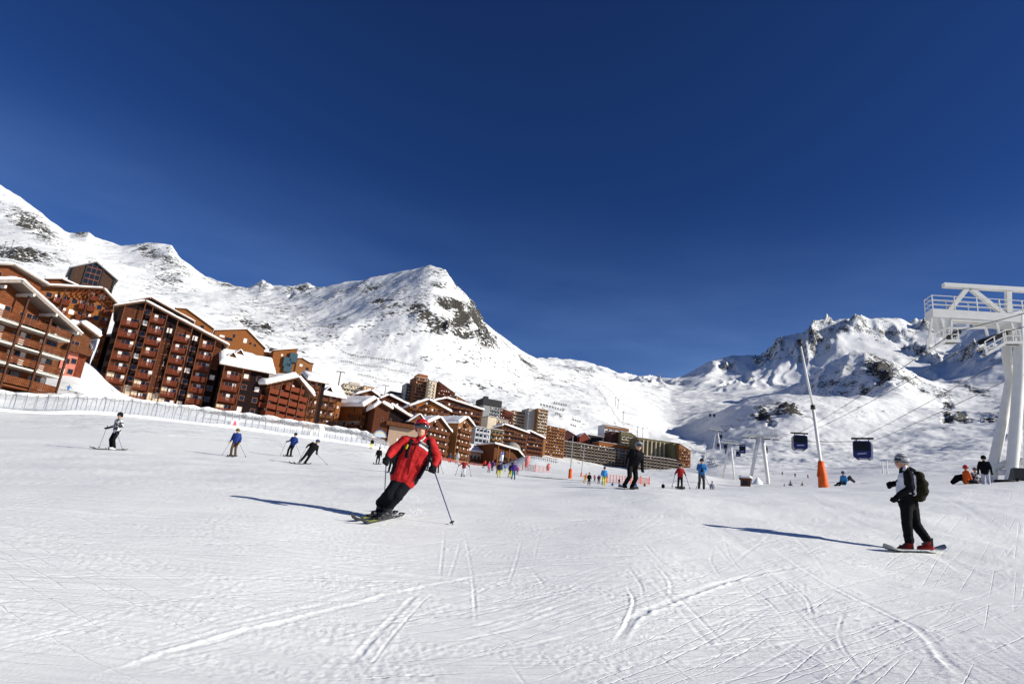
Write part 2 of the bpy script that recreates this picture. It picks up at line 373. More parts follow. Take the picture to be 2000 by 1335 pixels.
# --- ski tracks and churned snow on the near piste
rows = slice(0, NB)
xs, ys = XG[rows], YG[rows]
nz = np.zeros_like(xs)
inview = np.abs(PH[rows]) < PHI_IN
def gpt(px, py):
    """point of the near piste seen at (px,py): march along the ray over the base surface"""
    d = FWD + (px - 1000.0) / F_PX * RIGHT - (py - 667.5) / F_PX * UP
    az = math.atan2(d[0], d[1]); h = math.hypot(d[0], d[1])
    j = int(np.clip(np.searchsorted(phis, az), 0, len(phis) - 1))
    dz = d[2] / h * rrs - ZG[:, j]
    i = np.argmax(dz[10:NB + 100] < 0) + 10
    r = rrs[i] if dz[i] < 0 else 50
    return np.array([math.sin(az) * r, math.cos(az) * r])
def track(pxs, width, depth, berm, seed, berm_side=0, chop=0.6):
    global nz
    NS = 40 if len(pxs) > 3 else 14
    q = [gpt(*p) for p in pxs]
    k = np.linspace(0, 1, len(q)); kk = np.linspace(0, 1, NS + 1)
    qx = pchip(k, [p[0] for p in q], kk); qy = pchip(k, [p[1] for p in q], kk)
    e = width * 1.6 + .02
    m = (xs > qx.min() - e) & (xs < qx.max() + e) & (ys > qy.min() - e) & (ys < qy.max() + e) & inview
    if not m.any(): return
    X, Y = xs[m], ys[m]
    best = np.full(X.shape, 1e9); sd = np.zeros(X.shape); al = np.zeros(X.shape)
    for a in range(NS):
        dx, dy = qx[a + 1] - qx[a], qy[a + 1] - qy[a]; L2 = dx * dx + dy * dy + 1e-12
        s = np.clip(((X - qx[a]) * dx + (Y - qy[a]) * dy) / L2, 0, 1)
        ex, ey = X - qx[a] - s * dx, Y - qy[a] - s * dy
        d2 = ex * ex + ey * ey; up = d2 < best
        best = np.where(up, d2, best); sd = np.where(up, np.sign(dx * ey - dy * ex), sd); al = np.where(up, (a + s) / NS, al)
    d = np.sqrt(best)
    fade = sstep(0, .28, al) * (1 - sstep(.72, 1, al)) * (.75 + .5 * perlin(al * 7, al * 0 + seed * .37, seed))
    wob = 1 + chop * fbm(X * 5, Y * 5, 3, seed)
    g = -depth * np.exp(-(d / (width * .5)) ** 4)
    b = berm * np.exp(-((d - width * .72) / (width * .28)) ** 2) * np.clip(wob, 0, 3)
    if berm_side: b = b * np.where(sd == berm_side, 1.6, .15)
    nz[m] += (g + b) * fade
# long carved lines, then short steered turns, as they lie in the photograph
for i, (pp, w, d, b, sdd) in enumerate([
    ([(150, 1335), (330, 1275), (600, 1205), (860, 1140), (1010, 1112), (1180, 1096)], .14, .022, .03, 1),
    ([(0, 1290), (200, 1246), (420, 1210), (640, 1180), (900, 1150)], .05, .015, .015, 0),
    ([(640, 1335), (740, 1235), (800, 1175), (830, 1150)], .10, .02, .02, 0), ([(690, 1335), (760, 1250), (812, 1190), (850, 1155)], .05, .02, .02, 0),
    ([(1190, 1275), (1240, 1205), (1300, 1180), (1400, 1140), (1500, 1118), (1640, 1095)], .16, .035, .05, -1),
    ([(1195, 1260), (1225, 1215), (1236, 1165), (1222, 1142)], .07, .03, .03, 1),
    ([(1170, 1300), (1330, 1270), (1500, 1240), (1700, 1205), (1850, 1180), (1950, 1150), (1975, 1120), (1930, 1085)], .07, .02, .03, 0),
    ([(1190, 1318), (1360, 1288), (1560, 1250), (1760, 1210), (1880, 1180), (1955, 1140)], .06, .018, .02, 0),
    ([(1330, 1335), (1500, 1260), (1700, 1330)], .05, .01, .015, 0),
    ([(1480, 1050), (1600, 1130), (1760, 1210), (1850, 1290), (1900, 1335)], .16, .03, .035, -1),
    ([(1310, 970), (1400, 1030), (1480, 1090), (1560, 1140), (1700, 1225)], .5, .02, .012, 0),
    ([(1560, 960), (1650, 1010), (1760, 1050), (1880, 1110), (2000, 1170)], .5, .03, .012, 0),
    ([(1820, 960), (1900, 1000), (1990, 1060)], .5, .03, .012, 0),
    ([(860, 1135), (862, 1100), (866, 1065), (868, 1040)], .06, .02, .02, 0), ([(930, 1240), (925, 1150), (915, 1080), (905, 1040)], .06, .016, .02, 0),
    ([(875, 1135), (890, 1090), (900, 1050)], .06, .014, .02, 0), ([(990, 1150), (1010, 1090), (1020, 1050)], .06, .014, .02, 0), ([(1040, 1110), (1050, 1060), (1058, 1030)], .05, .014, .02, 0),
    ([(1255, 1175), (1250, 1140), (1225, 1105)], .07, .02, .02, 0), ([(1310, 1170), (1305, 1130), (1275, 1096)], .08, .024, .03, 1),
    ([(1415, 1135), (1390, 1100), (1395, 1065)], .06, .016, .02, 0), ([(1455, 1125), (1425, 1085), (1415, 1050)], .06, .016, .02, 0),
    ([(1540, 1215), (1490, 1165), (1445, 1140)], .07, .02, .03, 0), ([(1590, 1215), (1570, 1165), (1530, 1130)], .07, .02, .03, 0), ([(1500, 1200), (1460, 1150), (1450, 1140)], .05, .016, .02, 0),
    ([(1565, 1040), (1560, 1015), (1580, 985)], .05, .012, .02, 0), ([(1640, 1060), (1660, 1030), (1635, 1005)], .06, .014, .02, 0),
    ([(1000, 1040), (1130, 1020), (1240, 1010), (1290, 985)], .06, .012, .014, 0), ([(1090, 1090), (1190, 1050), (1260, 1020)], .06, .012, .014, 0),
    ([(1000, 1090), (1110, 1080), (1250, 1080), (1400, 1060), (1480, 1030)], .07, .012, .014, 0), ([(1000, 1160), (1140, 1140), (1230, 1120), (1290, 1100)], .05, .012, .014, 0),
    ([(1690, 1320), (1640, 1250), (1650, 1190)], .06, .014, .02, 0), ([(1850, 1120), (1900, 1090), (1960, 1120), (1980, 1150)], .06, .014, .02, 0)]):
    track(pp, w * .55, d * .24, b * .15, 60 + i, sdd, 1.2)
trk = random.Random(3)
for i in range(300):            # fine lines: sideways on the left, fanning out on the right
    u = trk.random()
    if u < .5:
        x0 = trk.uniform(-250, 1000); y0 = 930 + 400 * trk.random() ** 1.15; L = trk.uniform(120, 760)
        sl = -(0.0 + 0.30 * (y0 - 930) / 400) * trk.uniform(.7, 1.15)
        pp = [(x0, y0), (x0 + L * .5, y0 + sl * L * .5 + trk.uniform(-5, 5)), (x0 + L, y0 + sl * L)]
    elif u < .72:
        x0 = trk.uniform(850, 1900); y0 = trk.uniform(985, 1330); L = trk.uniform(150, 600); sl = -trk.uniform(.05, .32)
        pp = [(x0, y0), (x0 + L * .5, y0 + sl * L * .5 + trk.uniform(-16, 16)), (x0 + L, y0 + sl * L)]
    else:
        x0 = trk.uniform(950, 1950); y0 = trk.uniform(970, 1290); L = trk.uniform(50, 330); a = R(trk.choice([trk.uniform(20, 48), trk.uniform(20, 48), trk.uniform(-40, -15)]))
        pp = [(x0, y0), (x0 + L * .5 * math.cos(a) + trk.uniform(-10, 10), y0 + L * .5 * math.sin(a)), (x0 + L * math.cos(a), y0 + L * math.sin(a))]
    pp = [(x, max(962, y)) if x > 1000 else (x, max(925, y)) for x, y in pp]
    w = trk.choice([.025, .03, .035, .045, .06])
    track(pp, w, trk.uniform(.001, .003), trk.uniform(.0006, .002), 100 + i, 0, 1.4)
    if trk.random() < .35: track([(x + 3, y + trk.uniform(6, 12)) for x, y in pp], w, trk.uniform(.001, .003), trk.uniform(.0006, .002), 500 + i, 0, 1.2)
# churn: streaks along the slope on the left, lumps on the right
lx = sstep(-2.0, 3.5, xs - 0.25 * ys + 1.0)
st = fbm(xs / 1.3 + ys * .2, ys / .11 + xs * .35, 4, 70) * .0075 + fbm(xs / 4, ys / .5 + xs * .1, 3, 75) * .010
lump = np.clip(fbm(xs / .16, ys / .16, 3, 80), 0, 2) * .009 * sstep(-.05, .5, fbm(xs / 1.5, ys / 1.5, 2, 90)) + fbm(xs / 1.1, ys / 1.1, 3, 95) * .012
patch = sstep(-.25, .45, fbm(xs / 1.4, ys / .8 + xs * .3, 3, 91))
gr = fbm(xs / .06, ys / .06, 2, 97) * .004 * patch
crumb = sstep(.45, .8, fbm(xs / .05, ys / .05, 2, 93)) * .009 * patch * sstep(-.1, .4, fbm(xs / .7, ys / .7, 2, 96))
nz += (st * (1 - .6 * lx) + lump * (.25 + .75 * lx) + gr + crumb * (.3 + .7 * lx)) * sstep(2.0, 3.5, RR[rows]) * (1 - .5 * sstep(20, 60, RR[rows]))
ZG[rows] += nz * inview

def ground(x, y):
    """height of the snow at (x,y)"""
    az = math.atan2(x, y); r = math.hypot(x, y)
    j = int(np.clip(np.searchsorted(phis, az) - 1, 0, len(phis) - 2)); i = int(np.clip(np.searchsorted(rrs, r) - 1, 0, len(rrs) - 2))
    a = (az - phis[j]) / (phis[j + 1] - phis[j]); b = np.clip((r - rrs[i]) / (rrs[i + 1] - rrs[i]), 0, 1)
    return float((ZG[i, j] * (1 - a) + ZG[i, j + 1] * a) * (1 - b) + (ZG[i + 1, j] * (1 - a) + ZG[i + 1, j + 1] * a) * b)
def on_ground(px, py, t):
    """world point at the pixel and distance, dropped onto the snow"""
    p = P(px, py, t)
    return np.array([p[0], p[1], ground(p[0], p[1])])

# slope adds rock
dzr = np.gradient(ZG, axis=0) / np.gradient(RR, axis=0)
dzp = np.gradient(ZG, axis=1) / (RR * np.gradient(PH, axis=1))
slope = np.sqrt(dzr ** 2 + dzp ** 2)
F2 = sstep(2300, 3000, RR) * (PX > 980)
ROCK = np.clip(ROCK * (1 - .46 * F2) + F2 * 0.36 * sstep(.8, 1.7, slope) * (.3 + ROCK), -.6, 1.2)

def sheet(name, i0, i1, m, smooth=True):
    ni, nj = i1 - i0, len(phis)
    co = np.stack([XG[i0:i1], YG[i0:i1], ZG[i0:i1]], -1).reshape(-1, 3)
    idx = np.arange(ni * nj).reshape(ni, nj)
    a = idx[:-1, :-1].ravel(); b = idx[:-1, 1:].ravel(); c = idx[1:, 1:].ravel(); d = idx[1:, :-1].ravel()
    f = np.stack([a, d, c, b], -1)
    me = bpy.data.meshes.new(name)
    me.vertices.add(len(co)); me.vertices.foreach_set('co', co.ravel())
    me.loops.add(f.size); me.loops.foreach_set('vertex_index', f.ravel().astype(np.int32))
    me.polygons.add(len(f)); me.polygons.foreach_set('loop_start', np.arange(0, f.size, 4, dtype=np.int32))
    me.polygons.foreach_set('use_smooth', np.ones(len(f), bool))
    at = me.attributes.new('rock', 'FLOAT', 'POINT'); at.data.foreach_set('value', ROCK[i0:i1].ravel().astype(np.float32))
    me.update(calc_edges=True)
    o = link(name, me, None, m)
    tag(o, kind='structure')
    return o

def snow_near():
    m = bpy.data.materials.new('piste_snow')
    t, n, l, b = nt(m)
    b.inputs['Base Color'].default_value = (.895, .895, .86, 1); b.inputs['Roughness'].default_value = .55
    b.inputs['Specular IOR Level'].default_value = .25
    tc = n.new('ShaderNodeTexCoord')
    hs = []
    for sc, st, d in ((34, (1, 1, 1), .006), (9, (.35, 1.6, 1), .008), (130, (1, 1, 1), .0025)):
        mp = n.new('ShaderNodeMapping'); mp.inputs['Scale'].default_value = st; l.new(tc.outputs['Object'], mp.inputs[0])
        q = n.new('ShaderNodeTexNoise'); q.inputs['Scale'].default_value = sc; q.inputs['Detail'].default_value = 3
        l.new(mp.outputs[0], q.inputs['Vector']); mu = n.new('ShaderNodeMath'); mu.operation = 'MULTIPLY'; mu.inputs[1].default_value = d
        l.new(q.outputs['Fac'], mu.inputs[0]); hs.append(mu)
    a1 = n.new('ShaderNodeMath'); a1.operation = 'ADD'; l.new(hs[0].outputs[0], a1.inputs[0]); l.new(hs[1].outputs[0], a1.inputs[1])
    a2 = n.new('ShaderNodeMath'); a2.operation = 'ADD'; l.new(a1.outputs[0], a2.inputs[0]); l.new(hs[2].outputs[0], a2.inputs[1])
    lines = None
    for ang, sx_, sy_, wd, dp in ((50, .06, 3.2, .014, .0032), (22, .06, 4.0, .014, .0055), (38, .06, 3.4, .012, .0036), (-34, .07, 3.0, .012, .0036), (8, .05, 5.0, .016, .0045)):
        mp = n.new('ShaderNodeMapping'); mp.vector_type = 'TEXTURE'; mp.inputs['Rotation'].default_value = (0, 0, R(ang)); mp.inputs['Scale'].default_value = (1 / sx_, 1 / sy_, 1)
        l.new(tc.outputs['Object'], mp.inputs[0])
        sp2 = n.new('ShaderNodeSeparateXYZ'); cb = n.new('ShaderNodeCombineXYZ'); l.new(mp.outputs[0], sp2.inputs[0]); l.new(sp2.outputs[0], cb.inputs[0]); l.new(sp2.outputs[1], cb.inputs[1]); cb.inputs[2].default_value = ang * .1
        q = n.new('ShaderNodeTexNoise'); q.inputs['Scale'].default_value = 1.0; q.inputs['Detail'].default_value = 1.5; l.new(cb.outputs[0], q.inputs['Vector'])
        s1 = n.new('ShaderNodeMath'); s1.operation = 'SUBTRACT'; s1.inputs[1].default_value = .5; l.new(q.outputs['Fac'], s1.inputs[0])
        ab = n.new('ShaderNodeMath'); ab.operation = 'ABSOLUTE'; l.new(s1.outputs[0], ab.inputs[0])
        mr = n.new('ShaderNodeMapRange'); mr.interpolation_type = 'SMOOTHSTEP'; mr.inputs['From Min'].default_value = 0; mr.inputs['From Max'].default_value = wd; mr.inputs['To Min'].default_value = -dp; mr.inputs['To Max'].default_value = 0
        l.new(ab.outputs[0], mr.inputs['Value'])
        mk = n.new('ShaderNodeTexNoise'); mk.inputs['Scale'].default_value = .35; mk.inputs['Detail'].default_value = 2
        m2 = n.new('ShaderNodeMapping'); m2.inputs['Location'].default_value = (ang * 1.7, ang, 0); l.new(tc.outputs['Object'], m2.inputs[0]); l.new(m2.outputs[0], mk.inputs['Vector'])
        m3 = n.new('ShaderNodeMapRange'); m3.inputs['From Min'].default_value = .42; m3.inputs['From Max'].default_value = .58; l.new(mk.outputs['Fac'], m3.inputs['Value'])
        ml = n.new('ShaderNodeMath'); ml.operation = 'MULTIPLY'; l.new(mr.outputs[0], ml.inputs[0]); l.new(m3.outputs[0], ml.inputs[1])
        if lines is None: lines = ml
        else:
            ad = n.new('ShaderNodeMath'); ad.operation = 'ADD'; l.new(lines.outputs[0], ad.inputs[0]); l.new(ml.outputs[0], ad.inputs[1]); lines = ad
    bl_ = n.new('ShaderNodeBump'); bl_.inputs['Strength'].default_value = 1.0; bl_.inputs['Distance'].default_value = 1.0; l.new(lines.outputs[0], bl_.inputs['Height'])
    bp = n.new('ShaderNodeBump'); bp.inputs['Distance'].default_value = 1.0
    pm = n.new('ShaderNodeTexNoise'); pm.inputs['Scale'].default_value = .9; pm.inputs['Detail'].default_value = 3; l.new(tc.outputs['Object'], pm.inputs['Vector'])
    pr_ = n.new('ShaderNodeMapRange'); pr_.inputs['From Min'].default_value = .38; pr_.inputs['From Max'].default_value = .62; pr_.inputs['To Min'].default_value = .08; pr_.inputs['To Max'].default_value = .75
    l.new(pm.outputs['Fac'], pr_.inputs['Value']); l.new(pr_.outputs[0], bp.inputs['Strength'])
    l.new(bl_.outputs[0], bp.inputs['Normal']); l.new(a2.outputs[0], bp.inputs['Height']); l.new(bp.outputs[0], b.inputs['Normal'])
    return m
def snow_far():
    m = bpy.data.materials.new('mountain_snow_and_rock')
    t, n, l, b = nt(m)
    b.inputs['Roughness'].default_value = .6; b.inputs['Specular IOR Level'].default_value = .2
    tc = n.new('ShaderNodeTexCoord'); at = n.new('ShaderNodeAttribute'); at.attribute_name = 'rock'
    def noise(sc, det=4, st=(1, 1, 1)):
        mp = n.new('ShaderNodeMapping'); mp.inputs['Scale'].default_value = st; l.new(tc.outputs['Object'], mp.inputs[0])
        q = n.new('ShaderNodeTexNoise'); q.inputs['Scale'].default_value = sc; q.inputs['Detail'].default_value = det; q.inputs['Roughness'].default_value = .62
        l.new(mp.outputs[0], q.inputs['Vector']); return q.outputs['Fac']
    def math_(op, a, b_):
        q = n.new('ShaderNodeMath'); q.operation = op
        for i, v in enumerate((a, b_)):
            if isinstance(v, (int, float)): q.inputs[i].default_value = v
            else: l.new(v, q.inputs[i])
        return q.outputs[0]
    n1 = noise(.022, 6); n2 = noise(.13, 5, (1, 1, 2.2))
    s = math_('ADD', math_('MULTIPLY', n1, 2.0), math_('MULTIPLY', n2, 2.8))        # about 2.4
    v = math_('ADD', at.outputs['Fac'], math_('SUBTRACT', s, 2.4))
    rp = n.new('ShaderNodeValToRGB'); rp.color_ramp.elements[0].position = .53; rp.color_ramp.elements[1].position = .60
    l.new(v, rp.inputs[0])
    rc = n.new('ShaderNodeValToRGB'); l.new(noise(.35, 5), rc.inputs[0])
    rc.color_ramp.elements[0].color = (.022, .021, .019, 1); rc.color_ramp.elements[0].position = .3
    rc.color_ramp.elements[1].color = (.105, .092, .07, 1); rc.color_ramp.elements[1].position = .75
    mx = n.new('ShaderNodeMix'); mx.data_type = 'RGBA'
    l.new(rp.outputs[0], mx.inputs['Factor']); mx.inputs['A'].default_value = (.845, .845, .82, 1); l.new(rc.outputs[0], mx.inputs['B'])
    l.new(mx.outputs['Result'], b.inputs['Base Color'])
    bp = n.new('ShaderNodeBump'); bp.inputs['Strength'].default_value = .8; bp.inputs['Distance'].default_value = 1.0
    hh = math_('ADD', math_('MULTIPLY', rp.outputs[0], math_('MULTIPLY', noise(.3, 5), 5.0)), math_('MULTIPLY', noise(.09, 5), 1.2))
    l.new(hh, bp.inputs['Height']); l.new(bp.outputs[0], b.inputs['Normal'])
    return m
M_SNOW = snow_near(); M_MTN = snow_far()
sheet('ground', 0, NB, M_SNOW)
sheet('mountain', NB - 1, len(rrs), M_MTN)
# ------------------------------------------------------------------ buildings
def wood(name, col, plank=0.22, vert=False, var=.32):
    """timber cladding: board joints in relief, grain and weathering in colour"""
    if name in MATS: return MATS[name]
    m = mat(name, col, .8, spec=.1, var=var, vscale=1.3, stretch=(1, 1, 3) if not vert else (3, 3, 1))
    t, n, l, b = nt(m)
    tc = n.new('ShaderNodeTexCoord'); sx = n.new('ShaderNodeSeparateXYZ'); l.new(tc.outputs['Object'], sx.inputs[0])
    mo = n.new('ShaderNodeMath'); mo.operation = 'PINGPONG'; mo.inputs[1].default_value = plank / 2
    if vert:
        ad = n.new('ShaderNodeMath'); ad.operation = 'ADD'; l.new(sx.outputs[0], ad.inputs[0]); l.new(sx.outputs[1], ad.inputs[1]); l.new(ad.outputs[0], mo.inputs[0])
    else: l.new(sx.outputs[2], mo.inputs[0])
    gt = n.new('ShaderNodeMath'); gt.operation = 'GREATER_THAN'; gt.inputs[1].default_value = plank * .06; l.new(mo.outputs[0], gt.inputs[0])
    bp = n.new('ShaderNodeBump'); bp.inputs['Strength'].default_value = .6; bp.inputs['Distance'].default_value = .03
    l.new(gt.outputs[0], bp.inputs['Height']); l.new(bp.outputs[0], b.inputs['Normal'])
    return m
W_ORANGE = wood('timber_orange_brown', (.15, .049, .019))
W_BROWN = wood('timber_brown', (.085, .028, .013))
W_DARK = wood('timber_dark', (.012, .0055, .0055), vert=True)
W_RED = wood('timber_red', (.135, .031, .014), vert=True)
W_OCHRE = wood('timber_ochre', (.235, .085, .025), vert=True)
W_TAN = wood('timber_tan', (.25, .115, .045))
W_MID = wood('timber_mid', (.125, .047, .02))
M_POST = mat('timber_post', (.06, .022, .012), .8, var=.3, vscale=3)
M_CREAM = mat('cream_render', (.62, .52, .38), .9, var=.08, vscale=.8, bump=.01, bscale=6)
M_CONC = mat('white_concrete', (.60, .56, .48), .9, var=.12, vscale=1.2)
M_PINK = mat('pink_render', (.45, .15, .11), .9, var=.1)
M_GREYW = mat('grey_white_panel', (.50, .50, .52), .8, var=.08)
M_GREY = mat('grey_panel', (.24, .24, .24), .8, var=.12)
M_BLACK = mat('black_cladding', (.02, .02, .022), .7, var=.2)
M_BEIGE = mat('beige_panel', (.42, .36, .27), .85, var=.1)
M_OLIVE = mat('olive_cladding', (.13, .115, .055), .8, var=.15)
M_MAROON = mat('maroon_cladding', (.06, .018, .016), .8, var=.15)
M_STONE = mat('rubble_stone', (.26, .24, .20), .95, var=.45, vscale=1.6, bump=.05, bscale=2.2)
M_FASCIA = mat('roof_fascia', (.14, .075, .045), .8, var=.2)
M_SOFFIT = mat('roof_soffit', (.16, .055, .03), .8, var=.15)
M_GFASC = mat('grey_fascia', (.24, .20, .17), .8, var=.15)
M_GLASS = mat('window_glass', (.012, .015, .02), .08, spec=.5)
M_CURT = mat('white_curtain', (.72, .70, .64), .8, var=.05, vscale=5)
M_FRAME = mat('window_frame', (.33, .12, .05), .6)
M_FRAMEW = mat('window_frame_white', (.6, .58, .53), .6)
M_RSNOW = mat('roof_snow', (.90, .885, .86), .6, spec=.2, var=.02, vscale=.4, bump=.06, bscale=1.2)
_mc = {}
def shared(key, fn):
    if key not in _mc: _mc[key] = fn()
    return _mc[key]
def win_meshes(w, h, style, seed):
    """frame and pane of one window; style: 1 plain, 2 two leaves with one curtain, 3 three leaves"""
    w, h = round(w * 4) / 4, round(h * 4) / 4
    def fr():
        b = MB(); t = .07
        b.box(-w / 2, -w / 2 + t, -.07, .01, 0, h).box(w / 2 - t, w / 2, -.07, .01, 0, h)
        b.box(-w / 2 + t, w / 2 - t, -.07, .01, h - t, h).box(-w / 2 - .05, w / 2 + .05, -.12, .01, -.07, 0)
        for k in range(1, style): b.box(-w / 2 + w * k / style - .035, -w / 2 + w * k / style + .035, -.065, .01, 0, h - t)
        return b.mesh('window', [M_FRAME])
    def pa():
        b = MB()
        for k in range(style):
            x0 = -w / 2 + w * k / style + .035; x1 = -w / 2 + w * (k + 1) / style - .035
            cur = seed >= 0 and ((seed + k * 2) % 3 == 0 if style > 1 else seed % 3 == 0)
            b.box(x0, x1, -.02, .005, .01, h - .07, 1 if cur else 0)
        return b.mesh('pane', [M_GLASS, M_CURT])
    return shared(('wf', w, h, style), fr), shared(('wp', w, h, style, seed % 3 if seed >= 0 else -1), pa)
def balcony_mesh(w, d, style, m, slabm):
    w, d = round(w * 5) / 5, round(d * 5) / 5
    def fn():
        b = MB()
        b.box(-w / 2, w / 2, -d, .02, -.22, 0, 1)
        b.box(-w / 2 - .04, w / 2 + .04, -d - .06, -d + .06, .98, 1.08)            # handrail
        for s in (-1, 1): b.box(s * w / 2 - .05, s * w / 2 + .05, -d + .06, 0, .98, 1.08)
        if style == 'rail':
            for k in range(3):
                z = .12 + k * .29
                b.box(-w / 2, w / 2, -d - .03, -d + .03, z, z + .2)
                for s in (-1, 1): b.box(s * w / 2 - .03, s * w / 2 + .03, -d + .03, 0, z, z + .2)
        elif style == 'slat':
            n = max(3, int(w / .24))
            for k in range(n):
                x = -w / 2 + w * (k + .5) / n
                b.box(x - w / n * .41, x + w / n * .41, -d - .025, -d + .025, .02, .98)
            for s in (-1, 1):
                for k in range(5): b.box(s * w / 2 - .025, s * w / 2 + .025, -d + d * k / 5 + .03, -d + d * (k + .82) / 5 + .03, .02, .98)
        else:
            b.box(-w / 2, w / 2, -d - .04, -d + .04, 0, .98)
            for s in (-1, 1): b.box(s * w / 2 - .04, s * w / 2 + .04, -d + .04, 0, 0, .98)
        return b.mesh('balcony', [m, slabm])
    return shared(('bal', w, d, style, m.name, slabm.name), fn)

def snow_slab(corners, thick, seed=0, nx=10, ny=8, over=.18):
    """bulging blanket of snow on the quad a,b,c,d (counter-clockwise from above)"""
    a, b, c, d = [np.array(q, float) for q in corners]
    L1 = np.linalg.norm(b - a); L2 = np.linalg.norm(d - a)
    nx = int(np.clip(L1 / 1.2, 5, 26)); ny = int(np.clip(L2 / 1.2, 5, 20))
    us = np.concatenate([[-over / L1 * .2, 0], np.linspace(0, 1, nx)[1:-1] * 1.0, [1, 1 + over / L1 * .2]]); us[1] = .35 / L1; us[-2] = 1 - .35 / L1
    vs = np.concatenate([[-over / L2 * .2, 0], np.linspace(0, 1, ny)[1:-1] * 1.0, [1, 1 + over / L2 * .2]]); vs[1] = .35 / L2; vs[-2] = 1 - .35 / L2
    Ug, Vg = np.meshgrid(np.sort(us), np.sort(vs), indexing='ij')
    n = np.cross(b - a, d - a); n /= np.linalg.norm(n)
    base = (a[None, None] * ((1 - Ug) * (1 - Vg))[..., None] + b * (Ug * (1 - Vg))[..., None] + c * (Ug * Vg)[..., None] + d * ((1 - Ug) * Vg)[..., None])
    h = thick * (1 + .28 * fbm(base[..., 0] / 2.2 + seed, base[..., 1] / 2.2 + base[..., 2] / 3, 3, 3 + seed % 7))
    edge = np.ones_like(h) ; edge[0] = edge[-1] = .45; edge[:, 0] = edge[:, -1] = .45
    top = base + n * (h * edge)[..., None]
    top[0] -= (b - a) / L1 * over * .5; top[-1] += (b - a) / L1 * over * .5
    mb = MB(); I, J = Ug.shape
    for i in range(I):
        for j in range(J): mb.v.append(tuple(top[i, j]))
    for i in range(I - 1):
        for j in range(J - 1): mb.f.append((i * J + j, (i + 1) * J + j, (i + 1) * J + j + 1, i * J + j + 1)); mb.m.append(0)
    ring = [(i, 0) for i in range(I)] + [(I - 1, j) for j in range(1, J)] + [(i, J - 1) for i in range(I - 2, -1, -1)] + [(0, j) for j in range(J - 2, 0, -1)]
    k0 = len(mb.v)
    for i, j in ring: mb.v.append(tuple(base[i, j] + n * .012))
    for q in range(len(ring)):
        q2 = (q + 1) % len(ring)
        mb.f.append((ring[q][0] * J + ring[q][1], k0 + q, k0 + q2, ring[q2][0] * J + ring[q2][1])); mb.m.append(0)
    return mb

